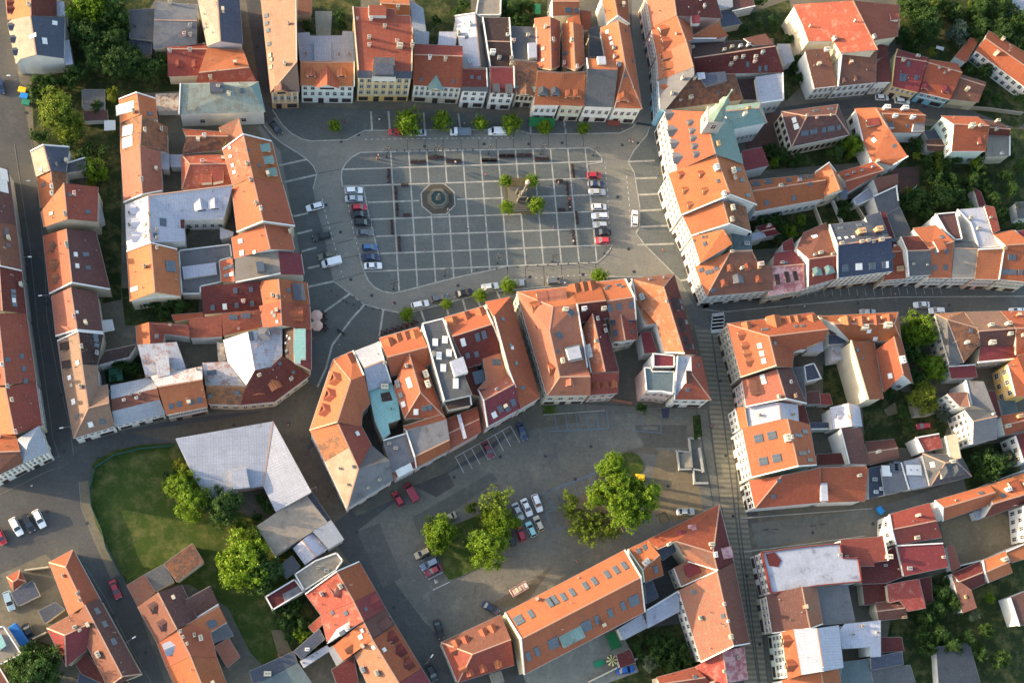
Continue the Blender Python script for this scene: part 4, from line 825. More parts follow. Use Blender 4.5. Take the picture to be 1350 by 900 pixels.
g('long dark maroon roofed building with a line of white chimneys', [(480,260),(988,232),(1052,432),(530,440),(515,346),(1000,275)], 8, 11, ('dk','mr'), 'w', c=[(503,290),(692,305),(737,288),(787,283),(835,275),(920,318),(758,355),(803,345),(873,370),(878,345),(732,388)], s=[(835,383,.7,1.3),(907,410,.7,1.3),(943,406,.7,1.3)])
extra([(812,228),(940,200),(990,262),(870,272)], 10.6, 'brn', 'roof_patch', .5)
fl('silver sheet-roofed building with a red edge wall by the upper street', [(882,458),(1046,434),(1050,592),(905,612)], 8, 'sl', 'w', par=(1,), w={2:(4,1)})
fl('dark brown lean-to between the silver roof and the mossy roof', [(772,472),(880,465),(892,592),(812,592)], 6, 'dk', 'c', **OB)
fl('pale blue tin roof at the top edge north east of the square', [(640,-20),(745,-20),(748,42),(668,55)], 5, 'sl', 'w', **OB)
fl('purple felt roof at the top edge beside the pale blue tin roof', [(750,-20),(862,-20),(880,42),(745,72)], 4.5, 'pb', 'w', par=(2,), **OB)
fl('navy tin shed roof at the paved yard', [(668,72),(745,66),(802,142),(682,162)], 4, 'dg', 'c', **RS)
fl('silver garage roof beside the tall cream wall', [(1010,262),(1086,262),(1112,362),(1056,382)], 5, 'sl', 'w', n='garage', cat='garage')
T(1050,0,4.5)
po('big hall with bright red roof and tall cream walls at the upper right', [(-20,28,11),(335,5,15.5),(612,32,11),(600,218,11),(460,240,14.5),(482,297,15.5),(265,315,12.7),(222,245,12.6),(72,245,11.2),(38,150,11)],
   [(0,1,5,6,7,8,9),(1,2,3,4,5)], list(range(10)), ['rdm','rd'], 'c', ridge=[(1,5)], c=[(220,235,.7,1.4),(455,225,.7,1.2),(20,-20),(75,160,.2,1.5),(340,130,.2,1.5)], n='hall', cat='hall', auto=0)
extra([(555,85),(608,80),(605,118),(560,122)], 12.5, 'rd', 'roof_hatch', 1)
po('brown roofed lower hall with a tall white side wall on the upper street', [(265,318,11.5),(480,300,11.5),(470,492,8),(243,514,8)], [(0,1,2,3)], [0,1,2,3], ['brn'], 'tr', d=[(285,478,'g',1.3,1.2,'pb'),(355,470,'g',1.3,1.2,'pb')], w={2:(6,2)}, par=(3,))
po('low house with worn pink brown roof between tall cream walls', [(50,295,10),(192,290,10),(240,512,7.5),(108,527,7.5)], [(0,1,2,3)], [0,1,2,3], ['rdm' if 0 else 'brn'], 'tr', w={2:(4,2)}, c=[(178,298,.9,1)])
po('narrow maroon roofed house between the brown hall roof and the red house', [(482,262,9),(542,272,9),(562,492,7.5),(474,492,7.5)], [(0,1,2,3)], [0,1,2,3], ['mr'], 'tr', w={2:(3,1)})
g('red roofed house with a square of four skylights and cream street front', [(595,292),(782,345),(722,552),(560,512),(580,335),(776,368)], 6.5, 9.3, 'rd3', 'c', s=[(665,380,.8,1.2),(622,448,.8,.9),(645,452,.8,.9),(620,470,.8,.9),(640,473,.8,.9),(710,460,.8,1.2)], c=[(630,360,.6,1.2),(715,340,.6,1.2)], w={'CD':(5,1,'s')}, par='DA', pc='y')
g('orange roofed house with two pink dormers and blue street front', [(785,352),(958,380),(912,592),(726,548),(778,372),(984,432)], 6, 9, 'or2', 'bu', c=[(845,405,.4,1),(903,420,.4,1),(875,435,.3,.9)], d=[(763,520,'h',2.2,1.4,'rd3'),(885,540,'h',2.2,1.4,'rd3')], w={'CD':(4,1,'s')}, auto=0)
g('brown red roofed house above the stone wall at the end of the upper street', [(980,445),(1127,490),(1080,608),(915,588),(970,462),(1120,510)], 5.5, 7.5, 'brn', 'b', c=[(1025,435)])
fl('small orange roofed extension beside the long barrack house', [(1032,225),(1082,235),(1006,372),(940,336)], 4.5, 'or2', 'tr', **OB)
g('long two-storey house with orange-brown roof in the top right corner', [(1140,182),(1440,360),(1400,552),(1062,300),(1120,228),(1425,440)], (7.5,6), 9, ('or2','or2'), 'tr', w={'CD':(9,2)}, c=[(1218,238)])
fl('pale lilac roof at the very top right corner beside the round pool', [(1230,-20),(1400,-20),(1400,80),(1320,60)], 4, 'sl', 'w', par='all', **OB)
# ---- town hall and east side of the square ----
T(840,120)
g('town hall with copper green rear roof, orange front slope and white columned facade', [(692,212),(786,542),(297,592),(205,140),(500,155),(580,465)], 13, 17.5, ('gn','or'), 'tr', w={'CD':(9,3,'sq')}, d=[(230,180,'g',2.4,1.0,'gy','tr'),(250,300,'g',2.6,1.1,'gy','tr'),(268,395,'g',2.2,.9,'gy','tr'),(288,500,'g',2.6,1.1,'gy','tr'),(385,240,'h',1.2,.8,'gy'),(400,300,'h',1.2,.8,'gy'),(408,355,'h',1.2,.8,'gy'),(418,415,'h',1.2,.8,'gy'),(430,475,'h',1.2,.8,'gy')], c=[(595,400,.8,1.4,'or')], n='town_hall', cat='town hall', auto=0)
TWR = at(*px((505,300)), 14); b = MB(); tp = LAST['top']; q0 = TWR-LAST['ctr']; q0.z = 0
b.bx(q0.x-2.0, q0.x+2.0, q0.y-2.0, q0.y+2.0, 8, 24, 0); b.bx(q0.x-2.2, q0.x+2.2, q0.y-2.2, q0.y+2.2, 23.5, 24.02, 0)
b.bx(q0.x-2.15, q0.x+2.15, q0.y-2.15, q0.y+2.15, 18.6, 18.9, 0); tw = b.build('tower', WALL['g'], tp)
b = MB(); b.lathe((q0.x,q0.y,0), [(2.1,24),(2.2,24.8),(1.9,26.4),(1.2,27.6),(1.0,28.2),(1.0,30.6),(1.3,30.8),(1.15,31.8),(.6,32.8),(.25,33.8),(.1,37.5)], 8); b.lathe((q0.x,q0.y,0), [(.1,37.0),(.3,37.3),(.3,37.6),(.1,37.9)], 8)
b.build('tower_dome', [ROOF['gn']], tw)
for k in range(4):
    for z in (20, 13.5):
        o = D.objects.new('window', window_mesh(1.2, 2.2)); a = k*math.pi/2; o.location = (q0.x-math.sin(a)*2.02, q0.y+math.cos(a)*2.02, z); o.rotation_euler = (0,0,a); link(o, tw)
g('orange roofed palace with a low grid of eyebrow dormers south of the town hall', [(781,537),(886,850),(330,926),(230,612),(584,477),(692,776)], 12.5, 16.5, 'or', 'tr', w={'CD':(7,3,'sq')}, d=[(320,625,'h',1.5,.5),(470,620,'h',1.5,.5),(350,740,'h',1.5,.5),(495,745,'h',1.5,.5),(385,850,'h',1.5,.5)], c=[(583,575,1,1.6),(640,768,.8,1.4),(708,600,1,1.5,'c'),(720,650,.6,1.2)], s=[(600,668,.8,.6),(752,582,1,1.6),(778,660,1,1.4),(822,775,1,1.6)], auto=0, par='BC', n='palace', cat='palace')
g('hall with green copper ridge roof and tall white windowed side behind the town hall', [(640,115),(916,84),(964,236),(712,284),(638,152),(905,128)], 12, 14.5, ('gn','gn'), 'tr', w={'CD':(8,1)}, e='gh', c=[(822,132,.6,1.2,'or')], n='hall', cat='hall')
fl('white-walled annex with plain bright red roof beside the town hall yard', [(775,447,8),(927,415,8),(981,552,7),(796,592,7)], 8, 'rd3', 'tr', **OB)
g('long orange office wing with white south wall and roof hatches', [(830,665),(1378,610),(1385,800),(880,892),(858,742),(1400,660)], 8.5, 11.5, 'or2', 'tr', w={'CD':(10,1)}, s=[(962,828,.9,1.3),(1162,793,.9,1.3),(1280,690,.8,.8),(1100,692,.6,.6)], c=[(1057,708,.6,1.3),(1197,670,.6,1.3)], d=[(878,690,'s',1.8,.7,'gyd'),(968,672,'s',1.8,.7,'gyd'),(1120,662,'s',1.2,.6,'gyd'),(1218,645,'s',1.8,.7,'gyd'),(1278,637,'s',1.2,.6,'gyd')], auto=0, n='office_wing', cat='office building')
T(850,260)
g('orange townhouse with dark brown rear slope beside the palace', [(748,70),(790,266),(348,291),(277,135),(577,28),(626,203)], 12, 15, ('br','or'), 'tr', w={'CD':(4,3,'s')}, c=[(645,85,.9,1.4,'c'),(640,170,.8,1.2,'b'),(600,235,1.2,1.6)], par='BC', **TH)
po('orange townhouse with a slanting brown roof fold on the east side of the square', [(348,293,12),(585,237,15),(650,346,14.5),(412,490,12)], [(0,1,2,3)], [0,1,2,3], ['or'], 'tr', w={3:(5,3,'s')}, s=[(445,345,.8,.8),(430,295,.4,.4),(455,293,.4,.4),(365,322,.4,.4)], auto=0, **TH)
fl('teal flat roof with round vents deep in the east block', [(640,240),(792,292),(792,388),(652,388)], 9, 'gn3', 'c', c=[(755,345,.9,.6,'g'),(700,345,.3,.5,'g')], **OB)
po('white corner building with orange and brown hipped roof at the south east of the square', [(372,515,9),(635,402,13),(800,395,13),(845,485,11.5),(945,512,11),(952,690,8.5),(456,735,8.8)],
   [(0,1,6),(1,2,3,4,5,6)], list(range(7)), ['or','brn'], 'tr', ridge=[(1,6),(1,2)], w={5:(9,3,'s'),6:(7,3,'s')}, d=[(590,645,'h',1.6,.9,'or'),(845,615,'h',1.6,.9,'or'),(632,535,'h',1.3,.8,'or'),(762,527,'h',1.3,.8,'or'),(690,615,'g',2.4,1.8,'gy','g')], c=[(640,410,.6,1.2,'bk'),(855,500,.9,1.3),(715,530,.5,1.3),(845,525,.5,1,'or')], s=[(530,528),(465,555),(490,553),(418,540),(510,688,1.2,.8)], auto=0, **TH)
g('small red house with a pale chimney inside the east garden courts', [(822,222),(938,190),(1005,270),(905,292),(862,255),(968,232)], 4.5, 6.5, 'rd3', 'w', c=[(908,225,.5,2.2,'p')])
fl('pale lilac flat roof beside the teal roof', [(782,272),(872,250),(900,292),(792,322)], 6, 'sl', 'w', **OB)
fl('red lean-to at the overgrown east garden', [(1020,342),(1092,300),(1118,402),(1030,395)], 6, 'rd3', 'w', **OB)
# ---- purple roofed house and gardens behind ----
T(980,120)
g('purple brown hipped building with blue skylights and cream walls behind the town hall', [(280,152),(702,100),(788,326),(358,415),(470,188),(684,176)], 7.5, 11, 'pb', 'c', e='hh', w={'DA':(5,2,'d'),'CD':(10,1,'d')}, s=[(378,218,1.4,1,'w'),(393,265,1.4,1.2,'w'),(442,315,1,1.2),(468,312,1,1.2),(510,303,1,1.2),(532,300,1,1.2),(597,290,1,1.2),(638,281,1,1.2),(660,278,1,1.2),(707,270,1,1.2),(640,135),(660,135),(530,148),(548,146)], c=[(468,185,.4,.8),(540,203,.4,.8),(648,182,.4,.8)], auto=0)
po('long bright orange roof slanting beside the purple hipped building', [(825,130,7),(985,122,9.3),(1075,270,9.5),(1222,490,9),(1108,556,7),(955,520,7),(885,370,7)], [(0,1,2,3,4,5,6)], list(range(7)), ['or'], 'tr', w={6:(3,1,'d')}, s=[(967,365,1.2,1,'w'),(995,446,1.2,1,'w'),(1015,500,1,.9),(1020,515,1,.9),(1118,410,.8,1)], d=[(935,240,'s',1.8,1.3,'rd')], par=(3,))
T(1110,130)
g('orange roofed house with two big white chimneys on the upper street', [(235,68),(562,83),(610,255),(380,252),(300,112),(622,125)], 7, 9.5, 'or2', 'w', c=[(320,80,1,2.2,'tr'),(455,85,1,2.2,'tr'),(388,135,.7,1.4,'tr'),(517,145,.7,1.6,'tr')], s=[(487,202,.7,.7)], auto=0)
extra([(335,175),(380,172),(392,215),(345,212)], 8.8, 'gyd', 'roof_box', 1); extra([(530,182),(612,180),(615,235),(525,240)], 8.4, 'gy', 'roof_box', 1)
T(980,120)
g('orange cross-gabled stair wing rising over the office wing', [(688,600),(742,738),(606,778),(530,600),(634,527),(716,730)], 9.5, 12.5, 'or', 'c', par='DA', w={'BC':(2,1)})
extra([(720,722),(772,722),(772,795),(722,795)], 8.5, 'sky', 'glazed_roof', 1.5)
g('orange roofed wing with three eyebrow vents east of the cross gable', [(698,606),(968,526),(1042,592),(770,752),(758,670),(1044,588)], 8, 10, 'or2', 'tr', e='gh', c=[(765,625,.4,.7,'g'),(815,607,.4,.7,'g'),(878,593,.4,.7,'g'),(955,565,.4,.7,'g')], auto=0)
T(1110,130)
fl('white flat roof terrace of the stair court', [(75,750),(222,640),(242,740),(105,798)], 4, 'wh', 'tr', par='all', **OB)
fl('ruined grey roof with broken white walls', [(235,722,7),(405,645,7),(420,760,6.5),(445,900,6),(300,930,6)], 6, 'gyd', 'tr', par=(0,1), **OB)
fl('short brown roofed house with tall white gable by the ruined roof', [(232,590,8.5),(418,556,8),(415,650,6.5),(270,702,6.5)], 8, 'brn', 'tr', n='house', cat='house')
g('tall house with greenish white gable wall and orange brown roof near the right edge', [(735,128),(1012,135),(1066,392),(815,392),(832,190),(1092,202)], 9, 12, ('or','or2'), 'gr', w={'DA':(5,2),'CD':(3,1)}, c=[(955,210,.9,1.8,'c'),(1020,205,.5,1.2,'c')], d=[(1025,325,'g',1.5,1.4,'rd','tr')])
g('small maroon house with stubby chimneys beside the bend of the upper street', [(1030,155),(1180,178),(1240,280),(1086,272),(1095,215),(1250,228)], 6, 8, ('pb','mr'), 'c', c=[(1062,155,.6,1.2,'c'),(1145,175,.6,1.6,'c'),(1140,230,.5,1,'c')])
fl('tan flat-roofed extension with parasol holder behind the maroon house', [(1086,275),(1246,280),(1246,425),(1076,432)], 5.5, 'tan', 'c', c=[(1180,410,.5,1)], par=(1,), **OB)
g('low purple tiled garden house in the right-hand gardens', [(622,305),(756,300),(766,402),(632,386),(628,345),(762,350)], 3.5, 5, 'pb', 'w')
fl('slate lean-to beside the purple garden house', [(610,240),(712,235),(735,297),(640,305)], 3, 'dg', 'w', **RS)
fl('maroon and white garden shed in the right-hand gardens', [(975,660),(1030,692),(1065,790),(1018,802)], 4, 'mr', 'tr', **RS)
# ---- curved street row ----
T(1000,250)
g('house with pink frosted street slope and red yard slope on the curved street', [(120,472),(258,448),(343,740),(68,788),(106,572),(339,552)], 8, 10.5, ('rd3','pkw'), 'b', s=[(203,543,1,.7)], c=[(172,545,.6,.8,'b')], w={'CD':(5,2,'s')}, d=[(138,685,'s',.9,.6,'dk'),(213,668,'s',.9,.6,'dk'),(273,657,'s',.9,.6,'dk')], auto=0, **TH)
po('brown roofed townhouse with tall white side wall and two grey dormers', [(330,322,9),(502,245,9),(582,488,13.5),(572,662,10),(372,718,10),(375,515,13.5),(285,435,11)], [(0,1,2,5,6),(5,2,3,4)], list(range(7)), ['brn','rd'], 'tr', w={3:(5,3)}, ridge=[(5,2)], d=[(432,620,'h',2.2,2,'gn','g'),(522,608,'h',2.2,2,'gn','g')], s=[(418,348,1.4,1,'w'),(388,445,1,1.4)], c=[(455,472,.7,1),(545,480,.5,.8),(412,486,.4,.8)], auto=0, **TH)
g('big townhouse with dark blue slate roof and ornate beige street front', [(520,260),(785,232),(1000,606),(582,657),(580,412),(985,354)], 11, 15, ('dg','bl'), 'b', w={'CD':(10,3,'sq')}, s=[(632,582,.9,1.6),(652,580,.9,1.6),(733,571,.9,1.6,'w'),(755,570,.9,1.6,'w'),(833,568,.9,1.6),(855,566,.9,1.6),(930,558,.9,1.6),(951,556,.9,1.6,'w'),(600,362,.7,.7,'w'),(652,357,.7,.7,'w'),(703,352,.7,.7,'w'),(600,288,.6,1),(622,286,.6,1),(738,266,.6,1),(758,264,.6,1)], c=[(750,320,1.3,2.2,'or'),(880,305,1.2,2.2,'or'),(610,403,.7,1,'bk'),(760,390,.7,1,'bk'),(806,383,.7,1,'bk'),(905,375,.9,1,'bk'),(848,391,.4,.8)], auto=0, par='DA', **TH)
fl('slate lean-to behind the big blue slate roof', [(790,200,9),(900,166,9),(968,335,9.5),(822,282,9.5)], 9, 'dg', 'tr', **OB)
fl('long thin maroon roof behind the curved street row', [(905,166),(942,166),(1040,442),(992,452)], 7, 'mr', 'w', s=[(1003,375,1.2,.8),(1012,418,.6,.6,'w')], **OB)
g('narrow orange townhouse between the blue slate roof and the slate-and-maroon roof', [(998,425),(1072,408),(1090,662),(925,675),(992,462),(1080,455)], 8, 10, 'or2', 'b', w={'CD':(4,2,'s')}, s=[(1003,490,.8,.8)], c=[(1045,590,1.2,.8,'or')], auto=0, **TH)
T(1110,250)
fl('long weathered grey roof running back from the curved street', [(332,185),(428,128),(522,335),(402,362)], 6.5, 'gyd', 'w', **OB)
g('townhouse with slate-patched maroon roof marked by two pale rings', [(430,352),(572,342),(665,632),(490,646),(475,455),(658,448)], 9.5, 12.5, ('mr','gyd'), 'tr', w={'CD':(4,2,'s')}, c=[(530,552,.4,.4),(632,556,.4,.4)], par='DA', auto=0, **TH)
po('orange townhouse with white box dormer on the curved street', [(525,285,9),(697,264,9),(832,382,12.5),(808,657,9),(642,657,9),(650,440,12.5)], [(0,1,2,5),(5,2,3,4)], list(range(6)), ['or','or'], 'tr', ridge=[(5,2)], w={3:(5,2,'s')}, d=[(708,398,'s',2.2,1.2,'or','tr')], s=[(688,578,.9,1.3),(765,577,.9,1.3),(743,352),(695,460),(775,458)], auto=0, **TH)
g('townhouse with grey brown street slope between two orange roofs', [(838,378),(975,385),(988,657),(810,657),(833,434),(1008,440)], 9, 11.5, ('gyd','tan'), 'tr', w={'CD':(5,2,'s')}, auto=0, **TH)
fl('flat purple roof with pale frame north of the grey brown townhouse', [(690,180),(845,166),(895,372),(838,378),(768,315)], 9.5, 'pb', 'tr', par='all')
po('orange townhouse with white walled courtyard roofs behind', [(1010,440,12),(1206,430,12),(1168,668,9),(985,665,9)], [(0,1,2,3)], [0,1,2,3], ['or'], 'p', w={2:(6,2,'s')}, par=(0,1), c=[(1200,440,.6,1,'or'),(1008,425,.6,1,'or'),(965,402,.6,1,'or')], auto=0, **TH)
fl('white flat roof with slim antennas behind the orange townhouse', [(850,150),(1046,132),(1105,320),(1208,422),(1010,438),(952,255)], 9.3, 'wh', 'tr', c=[(950,215,.6,1),(1010,292,.8,1)], par=(3,4,5))
fl('small red lean-to roof at the gardens behind the curved street', [(1055,115),(1130,130),(1172,300),(1120,322)], 10, 'rd', 'tr', c=[(1100,210,.4,.7)], **OB)
po('orange townhouse with a row of four skylights at the right edge', [(1115,325,9.5),(1272,300,9.5),(1420,400,12.5),(1400,690,9),(1172,667,9),(1215,412,12.5)], [(0,1,2,5),(5,2,3,4)], list(range(6)), ['or','or2'], 'c', ridge=[(5,2)], w={3:(8,2,'s')}, s=[(1195,607,1,1.2),(1222,608,1,1.2),(1250,610,1,1.2),(1278,612,1,1.2),(1245,500,.9,1.3),(1275,503,.9,1.3),(1323,612,1,1.2)], auto=0, **TH)
fl('pinkish red roof behind the right end of the curved street row', [(1275,308),(1420,295),(1420,372),(1345,372)], 9, 'rd3', 'tr', par=(3,), **OB)
fl('slate shed with orange neighbour at the right edge of the gardens', [(1285,95),(1400,90),(1400,210),(1305,215)], 4, 'gyd', 'w', **RS)
# ---- central block ----
T(400,380)
po('orange wedge-shaped corner building with round-backed dormers facing the lane', [(220,525,9.5),(372,460,9.5),(452,642,13),(498,850,9.5),(437,917,9.5),(430,1022,9.5),(250,990,14),(45,1050,9.5),(350,682,14)],
   [(0,8,6,7),(0,1,2,8),(8,2,3,4,5,6)], list(range(8)), ['or']*3, 'tr', ridge=[(8,6),(8,0),(6,7)], d=[(228,675,'h',2.8,1.6,'or'),(188,795,'h',2.8,1.6,'or'),(150,905,'h',2.6,1.6,'or'),(335,520,'g',2.6,1.5,'or')], w={7:(9,3),0:(4,3,'s')}, auto=0, par=(1,), **TH)
g('townhouse with pale silver metal front roof and bluish rear slope', [(378,466),(560,396),(655,696),(482,762),(450,592),(602,532)], 10, 13, 'sl', 'tr', w={'AB':(4,3,'s')}, par='BC', c=[(455,660,.5,1.2),(605,560,.5,1,'bk'),(625,600,.5,1,'bk')], **TH)
po('turquoise copper roof with two dark light wells in the central block', [(482,762,9.5),(655,698,9.5),(700,830,9.5),(718,970,9.5),(628,1000,9.5),(645,1075,9),(590,1117,9),(530,980,9)], [(0,1,2,3,4,5,6,7)], list(range(8)), ['gn2'], 'c', c=[(600,735,1.1,1.6,'c'),(650,895,.3,.6,'g')], n='rear_wing', cat='building', auto=0)
extra([(570,780),(640,765),(662,830),(585,842)], 9.6, 'dk', 'light_well_shade', .3)  # dark plate paints the shade of a light well onto the roof
g('orange townhouse with four tall dormers over the cafe seats', [(560,368),(852,285),(950,560),(650,650),(620,510),(920,433)], 10, 14, 'or', 'tr', w={'AB':(6,3,'s')}, d=[(632,400,'g',2.2,1.8),(692,368,'g',2.2,1.8),(755,352,'g',2.2,1.8),(818,342,'g',2.2,1.8)], auto=0, **TH)
g('orange hipped rear wing with white skylights crossing the central block', [(912,592),(1052,960),(750,962),(668,725),(780,476),(866,770)], 10, 13.5, ('or2','or'), 'c', e='gh', s=[(780,683,1.2,1.1,'w'),(790,715,1.2,1.1,'w'),(695,692,.9,1.1),(703,722,.9,1.1),(722,792,1.2,1),(742,858,1.2,1,'w'),(898,890,1,1.2),(938,880,1,1.2),(835,915,1,1.3,'w')], c=[(903,645,1.1,2,'c'),(918,718,1.1,2,'c'),(762,580,.6,1.2,'bk')], auto=0)
fl('townhouse with grey brown sheet roof, six white skylights and stone gable front', [(878,262),(1040,222),(1140,518),(1250,786),(1040,832)], 14, 'gyd', 'tr', w={0:(3,4,'q')}, s=[(978,400,1.2,1.7,'w'),(1050,381,1.2,1.7,'w'),(1005,500,1.2,1.7,'w'),(1080,480,1.2,1.7,'w'),(1037,590,1.2,1.7,'w'),(1130,705,1.2,2.4,'w')], par=(4,1), c=[(965,480,.4,1),(968,500,.4,1),(960,650,.6,1)], **TH)
extra([(1090,540),(1185,505),(1222,620),(1122,652)], 15.3, 'wh', 'roof_box', 2)
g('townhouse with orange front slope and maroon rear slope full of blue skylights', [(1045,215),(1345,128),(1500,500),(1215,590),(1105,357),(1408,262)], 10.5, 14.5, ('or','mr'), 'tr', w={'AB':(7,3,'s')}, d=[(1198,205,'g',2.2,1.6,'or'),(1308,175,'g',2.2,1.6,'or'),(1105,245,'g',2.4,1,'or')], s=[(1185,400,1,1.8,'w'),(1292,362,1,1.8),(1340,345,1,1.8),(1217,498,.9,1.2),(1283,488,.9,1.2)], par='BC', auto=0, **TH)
fl('low dark maroon roof with a blue glazed box in the central block', [(1142,560),(1250,525),(1345,700),(1318,800),(1256,788)], 9, 'mr', 'c', **OB)
extra([(1250,622),(1340,597),(1370,680),(1278,715)], 9.9, 'sky', 'glazed_box', 1.2)
T(600,500)
fl('salmon tiled roof with a raised hatch above the maroon rear slope', [(200,-186),(335,-216),(392,-88),(440,28),(165,75),(230,2)], 11, 'sm', 'tr', s=[(308,-128,2,1.4)])
g('townhouse with crimson street slope and four skylights facing the lower car park', [(165,76),(402,-75),(486,216),(237,352),(206,158),(441,32)], 10, 13, ('sm','rd3'), 'p', w={'CD':(8,2,'s')}, s=[(290,262,1.1,1.4,'w'),(335,217,1.1,1.6),(388,210,1.1,1.6),(430,170,1.1,1.6)], c=[(305,75,.4,.8)], par='DA', **TH)
T(600,360)
po('long narrow orange building crossing the central block beside the alley', [(222,212,11),(410,175,11),(632,922,10),(487,1003,10.5),(445,850,12),(388,702,15),(284,322,15)], [(0,1,6),(6,1,2,5),(5,2,3,4)], list(range(7)), ['or','or2','or2'], 'c', ridge=[(6,5)], par=(4,5), w={1:(12,3),2:(6,2,'s')}, s=[(353,340,.8,.8),(453,668,.8,.8),(502,848,.8,.8),(412,535,.8,.8),(422,552,.8,.8,'w')], c=[(345,555,.5,1)], auto=0, **TH)  # brighter north hip paints its sunlight into the tile colour
po('large salmon tiled townhouse around a yard with a white barrel rooflight', [(455,138,10.5),(840,98,10.5),(908,228,14),(985,700,11),(1003,765,14),(1005,905,10),(680,910,10),(725,250,14),(775,768,14),(700,430,14)],
   [(0,1,2,7),(0,7,9,8,6),(8,4,5,6),(7,2,3,9),(9,3,4,8)], list(range(7)), ['or','sm','sm','sm','sm'], 'c', ridge=[(0,7),(7,9),(9,8),(8,4),(8,6)], w={6:(14,3),5:(4,1,'s'),0:(7,3,'s')}, d=[(640,170,'s',2.4,1.8,'sm','p'),(706,160,'s',2.4,1.8,'sm','p'),(778,152,'s',2.4,1.8,'sm','p'),(585,255,'h',2.4,1.8,'or2'),(632,427,'h',2.4,1.6,'or2'),(705,720,'h',2.4,1.6,'or2'),(852,820,'g',2,1.8,'sm','p')],
   s=[(592,352,1.3,1.2,'w'),(660,632,1.3,1.2,'w'),(858,295,1.2,1.6),(772,460,1.1,1.6),(770,582,.7,.7)], c=[(815,275,.8,1.5,'c'),(792,655,.8,1.5,'c')], par=(2,), auto=0, **TH)
extra([(812,548),(925,525),(945,560),(952,632),(845,655),(825,620)], 13.4, 'gn3', 'light_well_roof', 1); extra([(822,560),(920,537),(940,622),(848,642)], 14.2, 'wh', 'barrel_rooflight', .9)
g('townhouse with orange front slope and dark maroon rear slope beside the salmon block', [(840,98),(1066,62),(1145,330),(925,365),(910,226),(1120,202)], 10.5, 14, ('or2','mr'), 'c', w={'AB':(4,3,'s')}, d=[(885,112,'g',2.6,1.6,'or2'),(945,100,'g',2.6,1.6,'or2'),(1000,92,'g',2.6,1.6,'or2')], c=[(905,245,.9,1.8),(952,270,.8,1.6),(1098,268,.8,1.4)], auto=0, **TH)
g('rust streaked orange and maroon rear wing with white roof boxes', [(1105,335),(1216,726),(1003,737),(935,420),(1018,300),(1112,730)], 10, 13, ('mr','rusto'), 'tr', s=[(990,546,1.2,1.2,'w'),(998,576,1.2,1.2,'w'),(1003,606,1.2,1.2,'w')], c=[(1052,342,.6,1.2),(1110,432,.6,1.4),(1040,505,.5,.9)], par='CD')
po('pink and white house with maroon roof and three narrow dormers by the alley wall', [(1005,738,11.5),(1216,730,11.5),(1208,892,8.5),(1006,905,8.5)], [(0,1,2,3)], [0,1,2,3], ['rd'], 'p', w={2:(3,2)}, d=[(1048,840,'g',1.2,1.8,'or2'),(1113,835,'g',1.2,1.8,'or2'),(1178,832,'g',1.2,1.8,'or2')], auto=0, pc='tr', **TH)
g('townhouse with bright orange front slope and salmon rear slope near the square corner', [(1066,62),(1265,42),(1346,345),(1150,345),(1124,208),(1333,176)], 10.5, 13.5, ('or','sm'), 'c', w={'AB':(5,3,'s')}, s=[(1147,258,1,1.7),(1215,248,1,1.7),(1307,233,1,1.7),(1137,97,.8,.5),(1078+45,115,.8,.5),(1208,88,.8,.5),(1240,100,.8,.5)], par='BC', auto=0, **TH)
g('small salmon gabled rear wing with striped sunlight and blue skylights', [(1342,345),(1355,490),(1172,510),(1150,362),(1228,304),(1260,498)], 9, 11.5, ('rd','sm'), 'c', s=[(1175,365,1.4,1),(1190,443,1.4,1),(1300,353,1,.7),(1315,432,1,.7)], c=[(1257,312,.5,.9)], auto=0, w={'BC':(2,2)})
T(790,350,6.43)
po('maroon and rust roofed corner townhouse by the pedestrian street', [(268,112,10),(636,68,10),(832,757,9.5),(720,750,13),(556,742,10),(487,487,10),(395,500,10),(310,300,10),(545,180,13.5)],
   [(0,1,8),(1,2,3,8),(8,3,4,5,6,7,0)], list(range(8)), ['brn','mr','rusto'], 'tr', ridge=[(8,3),(8,1)], w={1:(11,3,'s')}, d=[(645,305,'s',1.4,.9,'dk','y'),(655,360,'s',1.4,.9,'dk','tr'),(695,480,'s',1.4,.9,'dk'),(715,540,'s',1.4,.9,'dk','y'),(735,630,'s',1.4,.9,'dk'),(760,690,'s',1.4,.9,'dk')], c=[(350,278,1,1.8),(568,305,.4,.8,'g'),(425,120,.4,.5,'g'),(550,102,.4,.5,'g')], s=[(685,305,1,.9),(700,358,1,.9),(735,480,1,.9),(790,688,1,.9)], auto=0, par=(3,7), **TH)
fl('dark red flat roof in the yard of the corner townhouse', [(352,570),(435,558),(492,732),(385,745)], 7, 'rd3', 'tr', **OB)
fl('white roof house with a bright red tin roof and white parapets', [(452,742),(640,760),(642,862),(455,865)], 11.5, 'rd3', 'tr', par='all', c=[(405,735,.9,1.4)])
T(760,480)
fl('pinkish building with grey green flat roof and white parapets by the lower car park', [(498,20),(560,28),(562,50),(730,52),(722,222),(628,205),(515,205)], 10.5, 'gn3', 'p', w={4:(2,2),5:(2,2)}, par='all', pc='tr')
po('white corner house with red hipped roof and silver roof panel on the pedestrian street', [(745,-60,12.5),(850,-60,12.5),(925,-60,9.5),(1000,266,9),(720,262,9),(855,72,12.5)], [(0,1,5,4),(1,2,3,5),(5,3,4)], list(range(5)), ['sl','rd','rd'], 'tr', ridge=[(5,3)], w={3:(4,1,'s')}, d=[(825,120,'s',1,1.2,'dk')], s=[(825,190,.8,.8),(903,8,.7,.7)], par=(4,), auto=0, **TH)
T(400,520)
